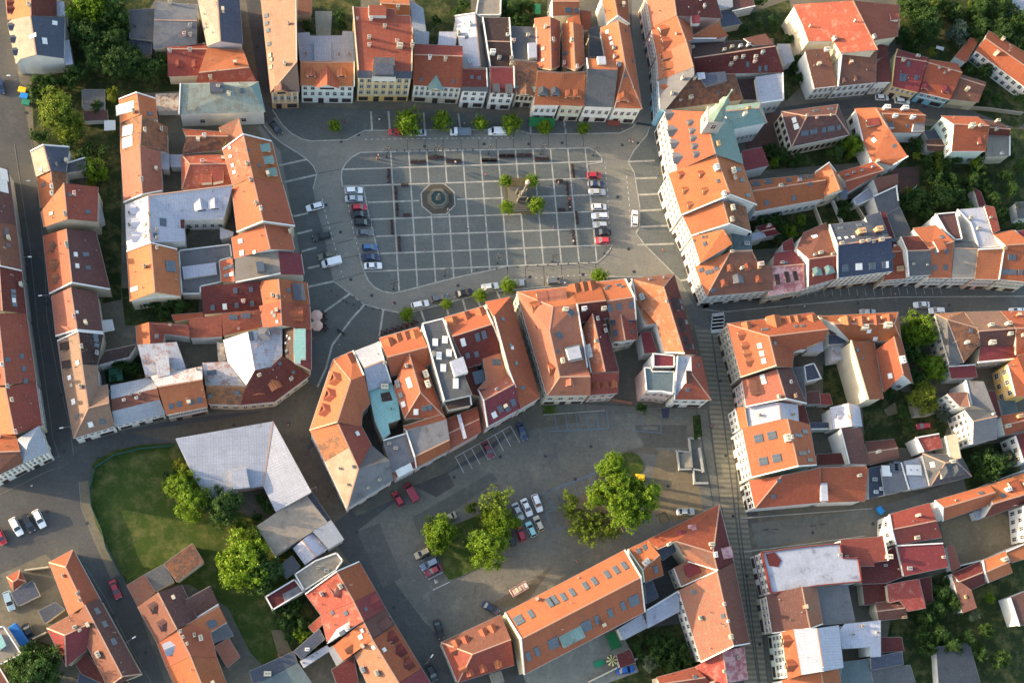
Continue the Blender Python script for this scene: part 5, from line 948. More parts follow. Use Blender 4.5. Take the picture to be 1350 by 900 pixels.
po('old corner building with worn tan roof patched orange and pink', [(45,262,9.5),(250,202,13.5),(430,232,9.5),(505,372,9.5),(640,488,12),(667,632,8.5),(322,846,8.5),(160,497,9.1),(93,352,9.3),(408,548,13),(270,240,13.4),(335,395,13.2)],
   [(0,1,10,8),(8,10,11,7),(7,11,9,6),(1,2,3,9,11,10),(9,3,4),(9,4,5,6)], list(range(9)), ['or','br','tnw','rd','gyd','gy'], 'p', ridge=[(1,9),(9,6)], c=[(265,548,.3,.6),(325,668,.3,.6),(365,535,.4,.6,'w'),(610,448,.6,1,'c'),(565,632,.4,.7),(480,690,.4,.7)], w={6:(9,2,'s'),5:(10,2,'s'),7:(3,2),8:(3,2)}, s=[(400,288,1,.9,'w')], auto=0)
extra([(60,262),(250,206),(268,232),(95,356)], 11.4, 'or', 'roof_patch', .5) if 0 else None
fl('grey felt flat roof with lone chimneys next to the turquoise roof', [(592,335),(758,285),(822,485),(662,575)], 9, 'gy', 'tr', c=[(683,402,.6,1.2,'bk'),(635,368,.5,.9,'bk')], par=(0,))
fl('small red roof strip with two round white skylights above the parked red cars', [(662,577,8.8),(822,486,8.8),(832,545,7.5),(690,618,7.5)], 8, 'rd', 'p', s=[(720,570,2,2,'w'),(773,540,2,2,'w')], w={2:(4,2)}, **OB)
g('house with greenish felt upper roof and orange street slope over striped awnings', [(758,270),(1060,182),(1090,410),(832,546),(820,462),(1082,335)], (10,8), 10, ('gy','or2'), 'p', w={'CD':(7,1,'s')}, auto=0, par='DA')
fl('low orange strip roof between the hipped rear wing and the grey roofs', [(740,232,10.5),(1040,140,10.5),(1062,182,10),(760,262,10)], 10, 'or2', 'c', **OB)
g('rust red flat building with a long white pipe on its roof', [(1060,180),(1290,90),(1320,275),(1090,405),(1070,290),(1305,180)], 8, 8.8, 'rd', 'p', auto=0, c=[(1165,130,1.2,.7,'p')])
extra([(1140,150),(1165,145),(1212,318),(1188,325)], 9.2, 'wh', 'roof_duct', .6)
fl('tall dark stair block with a pale cornice behind the rust red building', [(1040,40),(1240,0),(1250,75),(1075,112)], 11.5, 'dk', 'c', par=(0,1), **OB)
# ---- south: hall blocks ----
T(0,0,1)
g('very long orange tiled hall with rows of paired skylights beside the car park', [(664.7,807.6),(824.2,724),(851,805.8),(690.4,889.3),(686.2,842.2),(845.6,760)], 9, 14, 'or', 'c', w={'CD':(14,2)},
  s=[(684,817,2,2.4),(700.3,809,1,2.2),(725.5,793.5,1.4,2.6),(730.5,791,1.4,2.6),(743,786.5,1,2.2),(754.5,780.5,1,2.2),(772,772,1,2.2),(783.8,765.8,1,2.2),(800.5,757,1,2.2),(812.3,751,1,2.2),(823.3,745.3,1,2.2),(696.3,864.5,1,2.2),(708,858,1,2.2),(729.5,847.5,2.4,2.6),(773,824.5,2.4,2.6),(787,816.5,1,2.2),(804.7,807.7,1,2.2),(821.3,798,1,2.2),(835.7,791,2.4,2.6)], par='DA BC', n='hall', cat='hall')
T(550,740)
dormer(1150,575,'s',5.5,1.6,'gn','g')
g('orange and maroon roofed house with many small dormers at the end of the long hall', [(175,598),(620,392),(722,765),(300,897),(408,686),(695,576)], 7, 11, ('brn','rd'), 'c', e='hg', d=[(285,600,'g',1.4,1.2,'or'),(355,575,'g',1.4,1.2,'or'),(485,520,'g',1.4,1.2,'or'),(550,490,'g',1.4,1.2,'or'),(390,825,'g',1.4,1.2,'or'),(490,795,'g',1.4,1.2,'or'),(600,765,'g',1.4,1.2,'or'),(265,665,'g',1.2,1.2,'or'),(330,800,'g',1.2,1.2,'or')], w={'DA':(5,1)}, auto=0)
fl('small tan corrugated shed behind the house with many dormers', [(540,832),(622,810),(646,888),(562,905)], 3, 'tan', 'c', **RS)
T(770,660)
g('orange house with green copper edge against the east end of the long hall', [(320,360),(468,290),(592,548),(440,605),(428,516),(560,398)], 8, 11, 'or2', 'tr', s=[(405,372,1,1.3),(452,345,1,1.3),(532,505,.9,1.8)], c=[(455,455,1.2,1)], par='DA', pc='gr')
po('L-shaped russet roofed house ending in a sharp corner at the pedestrian street', [(468,288,8),(1004,25,8),(1112,456,8),(988,518,11.3),(765,452,8),(680,299,11),(541,358,11),(957,382,11.5)],
   [(0,1,7,5,6),(1,2,3,7),(7,3,4,5)], list(range(7)), ['or2','mr','old'], 'c', ridge=[(1,7),(7,3),(7,5),(5,6)], d=[(720,240,'g',1.6,1.5,'rd3'),(800,200,'g',1.6,1.5,'pkw'),(1068,385,'s',2.4,1.2,'pkw')], c=[(942,322,.8,1.2),(945,350,.4,.8),(625,322,.6,1.2),(970,400,.8,1)], w={1:(8,1)}, par=(3,), auto=0)
fl('blue grey metal shed roof against the orange house in the hall court', [(436,520),(500,486),(530,570),(455,606)], 5.5, 'dg', 'w', **RS)
fl('lower blue grey metal shed in the dark hall court', [(452,608),(506,590),(552,712),(466,762)], 4.5, 'dg', 'w', **RS)
fl('lichen-spotted orange wing with a red box dormer in the hall court', [(665,494,6.5),(905,375,9),(992,520,9),(722,640,6.5)], 7, 'old', 'c', d=[(770,520,'s',2.6,1.4,'rd3','p')], w={3:(3,1)}, par=(2,), auto=0, **OB)
fl('navy roofed link at the top of the dark hall court', [(541,362,7),(676,302,7),(680,372,6),(585,440,6)], 7, 'dg', 'c', **OB)
T(770,750)
g('long brown and orange roofed house along the pedestrian street with a white yard wall', [(1112,-51),(1230,553),(868,692),(702,155),(985,15),(1108,574)], 8, 12.5, ('brn','old'), 'tr', w={'CD':(9,2)}, c=[(1035,258,.5,1),(1085,500,.7,1.2),(858,360,.6,.8),(1063,385,.4,1)], s=[(815,168,.8,.8),(1030,345,.8,.8)], par='BC')
g('house with ribbed pink street slope and speckled red yard slope at the bottom edge', [(1188,573),(1216,815),(1000,920),(822,722),(1028,606),(1062,845)], 6.5, 9, ('pkw','rdm'), 'c', c=[(1140,655,.5,.8,'bk'),(1035,755,.5,.9)])
g('maroon and orange roofed house at the bottom edge below the hall garden', [(536,800),(820,724),(985,860),(560,960),(560,850),(900,800)], 6, 8, 'rd', 'c', s=[(825,800,.8,.8)])
fl('white metal flat roof attached to the south side of the long hall', [(255,440),(432,332),(472,430),(292,525)], 4.5, 'wh', 'tr', **OB)
fl('long pale rust-stained flat roof between the hall and the brown roofed house', [(462,300),(700,155),(708,312),(470,437)], 5.5, 'whf', 'tr', par=(0,), **OB)
fl('small maroon shed beside the play yard', [(240,632),(340,590),(382,690),(270,732)], 3, 'mr', 'w', **RS)
# ---- south west ----
T(200,540)
po('large pale metal roof building with one bluish and one cream wing beside the lawn', [(175,212,7.2),(900,85,7.6),(1185,610,7.6),(920,757,6),(825,563,5.6),(635,592,5.6),(632,632,5.4),(405,655,5.4),(300,480,6)],
   [(0,1,4,5,6,7,8),(1,2,3,4)], list(range(9)), ['sl','sl'], 'p', ridge=[(1,4)], ex=[([(588,455),(700,430),(726,572),(605,587)], 7.2, 'sl', 'roof_box', 1.2)], auto=0, n='market_hall', cat='hall')
fl('plain grey tan flat roof next to the large pale metal roof', [(780,862),(1135,622),(1302,832),(915,1077)], 6, 'tan', 'w', n='flat_roofed_building')
fl('narrow blue grey side roof beside the plain tan flat roof', [(1140,620),(1188,608),(1335,828),(1304,832)], 4, 'dg', 'w', **OB)
T(200,700)
g('small white roofed house with a salmon wall below the tan flat roof', [(1186,8),(1305,135),(1137,248),(1048,125),(1115,65),(1218,190)], 5, 6.8, 'wh', 'p', c=[(1250,75,.4,.8)])
fl('silver flat roof between the tan roof and the southern row', [(1195,0),(1330,-82),(1425,60),(1310,130)], 6, 'sl', 'w')
fl('small grey shed under the trees south of the tan roof', [(942,265),(1042,180),(1102,262),(1000,352)], 3.5, 'gy', 'w', **RS)
T(330,740)
fl('tan flat roof with white parapets and vents at the head of the southern row', [(325,92),(480,-10),(640,-70),(690,-10),(635,65),(398,218)], 7.5, 'tan', 'tr', par='all', c=[(505,45,.5,.8,'bk'),(565,68,.7,.7,'g')])
fl('dark maroon flat roof with terrace and white frame beside the overgrown yard', [(108,258),(330,125),(400,222),(165,362)], 6, 'mr', 'tr', par='all')
extra([(238,240),(352,180),(385,236),(258,308)], 6.15, 'gy', 'terrace', .2)
g('townhouse with smooth orange street slope and blotchy red yard slope in the southern row', [(805,-5),(930,212),(520,392),(405,235),(636,68),(768,298)], 8, 12, ('or2','rdm'), 'tr', d=[(625,205,'h',3,2.2,'rdm')], c=[(665,185,.8,1,'bk'),(525,240,.6,.8)], par='DA', **TH)
g('crimson townhouse with a glazed white-framed dormer in the southern row', [(930,213),(1008,351),(568,592),(522,394),(768,300),(838,441)], 8, 12, ('rd3','rdm'), 'tr', d=[(930,300,'g',2.6,1.7,'rd3','tr')], s=[(708,380,.9,.9),(610,378,.7,.7),(855,352,.6,.6)], c=[(845,462,1,1.2)], **TH)
fl('white metal strip roof catching the sun in the southern row', [(640,500,9.5),(808,400,11.5),(835,445,11.5),(565,610,8.5)], 10, 'wh', 'tr', s=[(683,527,.9,1.2),(800,448)], d=[(645,475,'s',2,1,'mr')], **OB)
fl('small red garden wing among the bushes', [(430,482),(530,395),(562,440),(470,527)], 5, 'rdm', 'c', **OB)
g('brown and orange roofed townhouse with a flat box dormer in the southern row', [(1008,352),(1077,467),(690,735),(612,622),(838,443),(905,578)], 8, 11.5, ('pb','or'), 'tr', d=[(1010,455,'s',2,1.2,'pb'),(720,640,'g',2.2,1.5,'or')], s=[(830,510,.8,.6,'w'),(818,557,.9,.9,'w')], **TH)
g('orange townhouse with three dark red dormers and a mossy yard slope', [(1077,468),(1270,790),(910,1010),(772,690),(905,580),(1100,898)], 8, 12, ('or2','old'), 'tr', d=[(1058,560,'g',2.4,1.5,'mr'),(1120,655,'g',2.4,1.5,'mr'),(1178,752,'g',2.4,1.5,'mr')], c=[(830,800,.9,1,'g'),(935,825,.8,1.2,'bk')], s=[(915,635,.7,.7,'w'),(993,652,.8,.8,'w')], **TH)
g('maroon townhouse at the bottom edge of the southern row', [(1271,792),(1400,1000),(1000,1150),(912,1012),(1102,900),(1215,1090)], 8, 12, ('rd3','mr'), 'tr', **TH)
fl('dark maroon tiled rear roof beside the dark yard', [(602,800),(765,697),(800,890),(662,962)], 7.5, 'mr', 'c', **OB)
fl('white strip roof with black vents above the dark yard', [(368,738),(570,618),(602,652),(396,786)], 5, 'wh', 'tr', c=[(395,750,.3,.5,'g'),(460,705,.3,.5,'g'),(495,680,.3,.5,'g')], **OB)
fl('pale blue roof panel between the orange townhouse and the dark yard', [(575,645),(620,620),(688,735),(640,770)], 6, 'sl', 'tr', **OB)
fl('black ribbed roof with a small white box', [(325,662),(510,498),(552,572),(378,722)], 6, 'dg', 'w', c=[(422,650,.6,.7,'tr')], **OB)
fl('broad greenish slate flat roof at the bottom edge near the southern row', [(85,888),(350,748),(452,892),(250,1010),(130,1010)], 5, 'gn3', 'w')
fl('long dark slate roof with a cream box beside the garden path', [(-5,812),(320,665),(350,745),(85,885),(20,900)], 5, 'dg', 'w', c=[(128,830,1,.8,'c')])
T(200,700)
fl('orange and purple patched end of the old barn', [(-185,400),(-55,320),(25,448),(-100,560)], 4, 'old', 'c', n='barn', cat='barn')
fl('weathered grey tin middle of the old barn', [(-52,320),(85,247),(165,373),(27,446)], 4.4, 'gyd', 'c', n='barn', cat='barn')
fl('dark ribbed rusty roof of the old barn facing the lawn', [(90,242),(300,88),(385,225),(188,375)], 4.8, 'brm', 'w', n='barn', cat='barn')
g('purple brown roofed house below the old barn', [(222,395),(335,640),(42,832),(-105,560),(45,452),(187,727)], 7, 10, ('pb','brn'), 'c', d=[(10,570,'h',2,1.4,'pb'),(75,700,'h',2,1.4,'pb')])
fl('brown rear wing with white south edge near the dark garden', [(252,505,8),(435,405,8),(498,545,6),(225,712,6.5)], 7, 'pb', 'tr', par=(2,), n='house_wing', cat='house')
g('orange house with a blue and white triangular dormer at the lower street', [(412,640),(482,935),(110,1012),(40,834),(188,730),(287,925)], 7, 9.5, 'or', 'tr', d=[(125,870,'g',2.6,1.6,'sl','tr')], c=[(365,790,.8,.9,'c'),(235,782,.4,.7),(265,832,.4,.7),(318,768,.5,.8),(215,740,.5,.7)], auto=0)
fl('orange rear wing with a blue double skylight facing the garden', [(218,712,8.5),(500,555,8.5),(557,672,7),(400,768,7)], 8, 'or', 'tr', s=[(435,690,1,1.5),(460,680,1,1.5)], n='house_wing', cat='house')
g('orange brown roofed house at the bottom edge on the lower street', [(484,937),(560,1140),(190,1190),(112,1014),(287,927),(372,1140)], 7, 9.5, 'or2', 'tr', c=[(420,900,.8,1)])
fl('grey lean-to roof with plants along its edge', [(410,767),(562,690),(605,770),(452,832)], 3.5, 'gy', 'w', **OB)
fl('faded pink lean-to roof beside the garden lawn', [(465,852),(572,790),(655,930),(560,1010)], 3.5, 'sm', 'w', **OB)
T(0,740)
g('orange house with hipped end standing alone by the lower street', [(540,-90),(736,271),(511,396),(362,5),(485,40),(624,330)], 6, 9, 'or', 'w', e='hg', c=[(470,105,.4,.9),(575,240,.4,.8),(592,285,.3,.9),(588,225,.3,.8)], auto=0)
g('long purple brown roofed house along the lower street', [(738,273),(1046,832),(800,930),(545,430),(628,318),(905,850)], 7, 10, ('pb','brn'), 'c', e='gh', s=[(720,366,1.4,1.1),(775,463,1.4,1.1),(842,593,1.4,1.1)], c=[(728,688,.9,1.2,'b')])
g('maroon hipped wing behind the purple brown roofed house', [(346,492),(605,350),(642,655),(490,778),(480,545),(662,458)], 6.5, 9.5, ('brn','rd3'), 'c', e='hg', c=[(557,485,.6,.9,'b'),(595,510,.4,.7)])
fl('dark red lean-to roof in the yard of the maroon wing', [(562,760),(640,672),(702,760),(950,890),(900,965),(605,832)], 5, 'mr', 'c', **OB)
fl('slate roof at the bottom edge behind the dark red lean-to', [(592,822),(860,965),(558,965)], 4, 'dg', 'w', **OB)
g('small orange pavilion roof in the lower left yard', [(48,112),(148,58),(192,145),(95,217),(95,150),(130,128)], 2.8, 4, 'or2', 'w', e='hh', auto=0, n='pavilion', cat='pavilion')
fl('long black felt shed in the lower left yard', [(82,232),(240,140),(292,248),(130,328)], 3, 'dg', 'w', **RS)
fl('black felt shed next to the maroon wing yard', [(285,365),(410,300),(478,352),(332,457)], 3, 'dg', 'w', **RS)
fl('cream building with a green glazed roof light at the left edge', [(-80,490),(30,475),(165,685),(10,762),(-80,740)], 7.5, 'tan', 'c', par='all')
extra([(-60,560),(5,535),(45,620),(-10,660)], 8.2, 'gn2', 'rooflight', .8)
fl('cream building with a brown roof at the bottom left corner', [(-80,800),(0,780),(85,920),(-20,990)], 6, 'brn', 'c', par=(0,1))
# ---- east of the pedestrian street ----
T(930,390)
po('ornate beige corner townhouse with orange hipped roof and a row of dormers', [(157,206,10),(803,122,10),(912,246,13.5),(880,330,11),(655,415,10),(645,529,10),(525,521,14),(266,606,10),(470,299,14)],
   [(0,8,6,7),(0,1,2,8),(8,2,3,4),(8,4,5,6)], list(range(8)), ['or','or2','or2','or2'], 'b', ridge=[(8,6),(8,0),(8,2)], d=[(262,295,'g',2,1.5,'or'),(290,378,'g',2,1.5,'or'),(305,435,'g',2,1.5,'or'),(320,490,'g',2,1.5,'or'),(300,220,'g',2,1.4,'or'),(500,185,'g',3.4,1.8,'or'),(620,175,'g',1.8,1.3,'or'),(675,170,'g',1.8,1.3,'or'),(785,165,'g',2,1.3,'or')],
   s=[(402,370,1.2,1,'w'),(418,427,1.2,1,'w'),(433,482,1.2,1,'w'),(515,350,.8,.8),(428,250,.8,.6),(455,248,.8,.6),(670,226,.8,.6),(722,222,.8,.6)], w={7:(8,3,'sq')}, par=(6,), auto=0, pc='b', **TH)
extra([(655,322),(738,302),(750,395),(665,398)], 9.5, 'or2', 'rear_wing', 3); extra([(565,398),(650,386),(660,450),(580,460)], 9, 'rd', 'rear_wing', 3)
fl('white tin roof in the yard of the beige corner townhouse', [(745,340),(870,336),(876,412),(755,412)], 5, 'wh', 'tr', **OB)
g('townhouse with salmon roof and brown timber roof box on the pedestrian street', [(640,530),(748,802),(302,826),(268,627),(530,545),(598,766)], 9, 12, ('pb','sm'), 'p', w={'CD':(4,3,'s')}, s=[(425,605,1.4,1.1,'w'),(432,630,1.4,1.1,'w')], c=[(540,748,.6,1,'b'),(660,745,.6,1.2,'or'),(628,640,.5,1)], d=[(350,680,'s',3.6,1.6,'brn','bk')], par='BC', **TH)
fl('grey felt roof behind the salmon townhouse', [(640,535),(722,524),(745,745),(680,752)], 7, 'gyd', 'w', **OB)
fl('dark sheet for an open court framed by white walls behind the salmon townhouse', [(727,517),(805,496),(862,615),(742,642)], 5.5, 'dg', 'tr', par='all', **OB)  # dark sheet stands in for an open courtyard between white walls
fl('rust streaked white roof against the tall blank beige wall', [(930,362),(1040,356),(1056,466),(936,486)], 5, 'rw', 'tr', **OB)
fl('dark purple sheet roof beside the slate roof by the blank wall', [(832,140),(935,160),(1032,272),(925,290),(905,225)], 7.5, 'pb', 'w', **OB)
fl('dark slate roof between the purple sheet roof and the rusty white roof', [(915,285),(1037,276),(1042,350),(915,358)], 6.8, 'dg', 'w', **OB)
fl('lilac patio roof below the dark open court', [(750,712),(845,705),(852,800),(752,800)], 4, 'pb', 'w', **OB)
fl('small red roof beside the lilac patio roof', [(852,728),(920,722),(945,805),(858,805)], 4, 'rd3', 'w', **RS)
T(940,530)
g('bright white roofed house between the salmon and orange townhouses', [(628,16),(636,140),(262,182),(245,38),(490,0),(503,125)], 8, 10.5, 'wh', 'tr', c=[(340,97,.4,.8,'bk'),(595,93,.4,.8,'bk')], auto=0)
fl('narrow orange street roof in front of the bright white roofed house', [(165,40,7),(240,35,8.5),(262,182,8.5),(200,200,7)], 7, 'or2', 'tr', w={3:(3,2)}, **OB)
fl('narrow maroon roof behind the bright white roofed house', [(630,18),(680,25),(717,165),(637,140)], 6, 'mr', 'w', **OB)
g('bright orange roofed townhouse with four white-framed skylight clusters', [(717,163),(768,470),(288,562),(213,192),(551,120),(632,478)], 10.5, 14.5, 'or', 'gr', s=[(338,268,1.8,2,'x'),(437,246,1.8,2,'x'),(374,437,1.8,2,'x'),(473,414,1.8,2,'x'),(632,245,.8,2.6),(680,217,.9,1.8),(662,378,.8,2.8),(718,428,.9,2),(707,365,.8,.8)], c=[(545,268,1.2,1.4,'c'),(580,262,.5,1)], w={'CD':(6,3,'s')}, par='BC', auto=0, **TH)
po('white corner house with a wide orange roof catching sun on its west hip', [(265,580,8.3),(510,542,11.5),(802,482,11.5),(802,742,8),(310,787,8)], [(0,1,4),(1,2,3,4)], list(range(5)), ['or','or2'], 'tr', ridge=[(1,4)], w={4:(4,2,'sd')}, s=[(447,697,.9,.9),(490,580,.9,.9)], auto=0, c=[(550,520,.8,1.4,'c')])
po('orange roofed extension with a white roof panel along the cross street', [(804,482,11),(1138,470,11),(1150,500,10.5),(1127,732,7.8),(852,742,7.8),(804,730,7.8)], [(0,1,2,3,4,5)], list(range(6)), ['or2'], 'tr', c=[(1080,545,.6,1,'c'),(1155,535,.6,1,'c')], auto=0)
extra([(800,598),(848,598),(855,728),(800,730)], 9.8, 'wh', 'roof_panel', .6)
fl('brown roofed wing with a pale blue side gutter', [(940,200,9),(1098,190,8.5),(1155,460,7),(1005,456,7.5)], 8, 'pb', 'tr', par=(3,), **OB)
g('white roofed gabled house with an old chimney above the brown wing', [(1086,30),(1108,180),(890,200),(868,38),(1006,5),(1032,176)], 7, 9.5, 'wh', 'tr', c=[(1012,105,.5,1.2,'bk')], d=[(935,100,'h',1.6,1,'wh')], auto=0)
fl('navy felt roof behind the bright orange roofed townhouse', [(717,152),(876,150),(896,202),(724,205)], 4, 'dg', 'tr', par=(2,), **OB)
fl('dark maroon lean-to behind the bright orange roofed townhouse', [(767,385),(975,376),(1003,456),(772,468)], 5, 'mr', 'tr', **OB)
T(1110,390)
g('russet roofed house with a saw-tooth row of dormers along the curved street', [(-165,150),(418,120),(440,330),(62,335),(-60,205),(388,208)], 8.5, 12.5, 'or2', 'tr', e='gh', d=[(20,185,'g',2.6,1.6,'or'),(130,188,'g',2.6,1.6,'or'),(235,180,'g',2.6,1.6,'or'),(332,172,'g',2.6,1.6,'or')], c=[(160,238,1,1.8,'c'),(330,222,1.2,1.8,'c'),(105,358,1.1,1.4,'c')], s=[(200,260,1,1,'w'),(247,317,1,1,'w')], auto=0)
po('long russet lean-to roof over the tall blank beige wall', [(62,330,12.5),(240,345,9),(308,762,9),(190,768,12.5)], [(0,1,2,3)], [0,1,2,3], ['or2'], 'c', s=[(112,403,.7,.7),(152,462,.4,.4)], auto=0, par=(3,), pc='b')
g('russet roofed rear wing beside the tall trees', [(435,300),(528,652),(312,716),(252,400),(385,300),(455,580)], 9, 12, 'or2', 'tr', s=[(352,322,1,1,'w'),(358,593,1.2,1,'w')], c=[(438,480,1.2,1.6,'tr')], d=[(440,640,'g',2.4,1.4,'or2')], auto=0, w={'BC':(3,1)})
po('old brown hipped house with a shadow-coloured west slope and orange ridge tiles', [(688,132,8),(905,118,8),(1008,240,11.5),(1028,352,10),(905,493,8),(800,512,8),(780,175,11.8)], [(0,6,4,5),(0,1,2,6),(6,2,3,4)], list(range(6)), ['gyd','old','brm'], 'c', ridge=[(6,0),(6,2),(6,4)], w={5:(7,2)}, s=[(957,258,.9,.9)])  # grey west slope is shadow painted into the roof colour
g('house with tan front slope, purple rear slope and red metal eaves', [(908,120),(1172,112),(1276,372),(1030,372),(1013,262),(1290,240)], 9, 12, ('tn','pb'), 'c', c=[(1098,220,.7,1.4,'c'),(1225,210,.8,1.6,'c'),(1240,285,.7,1.4,'c'),(1105,350,1,1.6,'c')], auto=0)
fl('red metal roof strip below the purple rear slope', [(1028,374,9),(1276,374,9),(1284,470,8),(1010,496,8)], 8.5, 'rd3', 'b', par=(2,), w={2:(6,2)}, **OB)
g('orange roofed house by the parked white car at the right edge of the curved street', [(1175,112),(1420,112),(1420,420),(1292,440),(1292,240),(1420,240)], 9.5, 12.5, 'or', 'c', c=[(1340,295,.7,1.2)])
po('orange roofed wing with white windows facing the hidden yard', [(1225,505,9),(1300,448,11),(1420,400,11),(1420,740,9),(1285,746,9)], [(0,1,2,3,4)], list(range(5)), ['or2'], 'y', w={4:(3,2)})
fl('crimson small roof above the grey passage', [(790,520),(985,506),(1004,602),(812,612)], 6.5, 'rd3', 'tr', par=(0,), **OB)
fl('low tan flat roof hidden under the yellow-green tree', [(518,762),(690,870),(655,885),(545,892)], 3, 'tan', 'c', **OB)
fl('grey green canvas garage roof in the yard', [(1162,770),(1280,755),(1302,872),(1198,884)], 3, 'gn3', 'w', n='garage', cat='garage')
T(1110,520)
g('four-storey white gabled house with grey slate roof by the trees', [(905,105),(1130,120),(1150,325),(972,366),(975,198),(1152,160)], 10.5, 13, ('gyd','gy'), 'tr', w={'DA':(5,4)}, auto=0, c=[(1120,145,.4,.8,'tr')], **TH)
fl('brown roofed front of the four-storey white house', [(778,-10,9.5),(930,-20,10),(955,90,12),(875,88,10)], 10, 'pb', 'tr', w={3:(3,3)}, **TH)
fl('silver patchy roof wing of the four-storey white house', [(912,-105,9.5),(1050,-98,10.5),(1135,125,10.5),(955,75,9.5)], 10, 'gy', 'tr', par=(3,), **OB)
fl('maroon strip roof beside the silver patchy roof', [(1060,-25),(1135,-30),(1182,162),(1132,160)], 7, 'mr', 'w', **OB)
g('orange house with three chimneys near the right edge', [(1178,158),(1390,120),(1400,250),(1214,302),(1195,230),(1400,180)], 8, 10, 'or2', 'tr', c=[(1308,165,.9,1.6,'or'),(1222,235,.8,1.2,'b'),(1178,268,.7,1,'b')])
g('rusty brown roofed garden building below the lawn', [(172,350),(390,328),(425,465),(205,522),(190,430),(415,395)], 4, 6.5, ('brn','old'), 'b', c=[(435,410,.7,1,'b')])
fl('black felt yard roof littered with junk', [(200,545),(288,528),(312,740),(202,772)], 4, 'dg', 'tr', c=[(290,700,.7,.6,'tr'),(248,722,.7,.5,'tr'),(240,630,.8,.5,'g')], **OB)
fl('grey tin roof with glazed squares beside the black felt roof', [(290,540),(440,503),(500,702),(318,742)], 5, 'gy', 'tr', s=[(330,565,2.4,2.6,'w'),(385,545,2.2,2.2),(420,530,2.2,2.2)], par=(1,), **OB)
fl('row of three pale curved garage roofs', [(458,495),(572,470),(638,680),(512,702)], 5, 'sl', 'tr', c=[(530,560,2.6,.3,'tr')], n='garage', cat='garage')
g('dark slate hipped house with white side wall on the cross street', [(596,435),(880,448),(963,606),(656,678),(765,505),(845,495)], 6.5, 9.5, 'gyd', 'tr', e='hh', s=[(672,518,1.2,1,'w')], d=[(770,590,'h',3,1.6,'gyd'),(850,575,'h',3,1.6,'gyd')], c=[(820,495,.8,.5),(905,462,.5,1)], auto=0)
fl('red roof terrace with a white table above the slate hipped house', [(545,316),(716,286),(748,392),(600,425)], 7, 'rdm', 'tr', par=(0,3), **OB)
fl('tan roof with a long white parapet fin beside the roof terrace', [(760,308,7),(850,285,9),(886,470,9),(800,490,7)], 8, 'tan', 'c', par=(3,), **OB)
fl('maroon roofed house with white window wall at the right edge', [(1285,300),(1420,260),(1420,490),(1350,500)], 8.5, 'mr', 'tr', w={3:(3,2)}, n='house', cat='house')
T(1110,640)
g('orange roofed house with a bright white gable on the cross street', [(682,110),(1095,-8),(1140,125),(742,265),(744,165),(1138,48)], 6.5, 9.5, 'or', 'tr', s=[(1033,55,1.3,1)], c=[(842,108,.3,.5),(1082,145,.3,.5)], par='DA', auto=0)
g('orange and maroon roofed house stretching to the right edge on the cross street', [(1098,-10),(1420,-120),(1420,110),(1056,238),(1120,135),(1420,45)], 6.5, 9, ('or','mr'), 'tr', s=[(1195,72,1,1)], c=[(1227,28,1,.9,'tr')], d=[(1270,-10,'s',2.6,1.2,'or2')])
fl('tiny white shed in the bare yard', [(975,192),(1032,178),(1056,236),(1000,256)], 3, 'wh', 'tr', **RS)
fl('white windowed building at the right edge of the bare yard', [(1345,145),(1440,120),(1440,400),(1368,410)], 8, 'wh', 'tr', w={3:(4,2)}, n='house', cat='house')
T(960,660)
fl('wide white flat roof with a dark stain and maroon edge on the pedestrian street', [(245,378),(540,338),(830,311),(850,420),(965,420),(993,602),(660,632),(317,690)], 9.5, 'whf', 'tr', par='all', w={7:(5,2,'s')}, c=[(828,400,.6,.5,'g'),(878,410,.4,.5,'g')], pc='dr', n='shop_building', cat='shop building')
extra([(280,395),(345,380),(395,440),(370,490),(305,480)], 9.62, 'mr', 'roof_stain', .05)
fl('brick red roof beside the wide white flat roof', [(832,287,8.5),(1158,262,8.5),(1190,440,8),(1085,452,8),(1085,482,8),(980,482,8),(966,420,8),(850,420,8)], 8, 'rd', 'tr', par=(1,), c=[(795,292,.7,.8),(1185,415,1,1.4,'c'),(875,412,.4,.7)])
T(1110,640)
g('large brick red roofed house with white gable at the end of the cross street', [(346,213),(650,126),(742,382),(396,440),(365,325),(700,258)], 7.5, 9.5, 'rd', 'tr', w={'DA':(3,2)}, c=[(552,385,.8,.8,'b')], par='DA')
fl('square brick red roof with grey valley strips', [(408,440),(745,422),(790,600),(462,670)], 7.5, 'rd3', 'tr', c=[(750,530,.5,.7),(500,612,.8,.3)], par=(0,))
fl('dark red sheet roofs between the white roof and the brick red square', [(240,560),(400,442),(455,672),(330,722),(150,727),(140,597)], 6, 'mr', 'c', c=[(420,618,.3,.4),(320,590,.5,.4)])
fl('dark red low roof above the small planted court', [(150,728),(328,722),(340,852),(168,885)], 4, 'mr', 'c', **OB)
fl('pink ribbed tile roof in the lower right block', [(335,732),(570,690),(622,905),(490,930),(430,850),(350,868)], 6, 'rdm', 'c')
g('brown roofed house with a sunlit chimney in the lower right block', [(250,865),(430,845),(492,975),(275,1000),(262,930),(465,905)], 4.5, 6, 'brn', 'c', c=[(455,975,.6,1,'or')])
fl('dark brown lean-to by the lower right garden', [(575,690),(660,672),(675,860),(622,880)], 3.5, 'mr', 'c', **OB)
fl('salmon tiled ramp roof beside the bare yard', [(775,452),(828,438),(880,602),(812,637)], 3, 'sm', 'w', **OB)
g('maroon and purple roofed garden house with white ridge lines', [(812,650),(1025,560),(1065,722),(962,768),(870,710),(1045,640)], 5, 7.5, ('mr','mr'), 'tr', auto=0)
fl('purple lean-to with a tan strip at the lower right gardens', [(815,660,5.5),(960,770,7),(1002,905,6.5),(895,945,5)], 6, 'pb', 'tr', c=[(915,822,.5,.3,'y')], **OB)
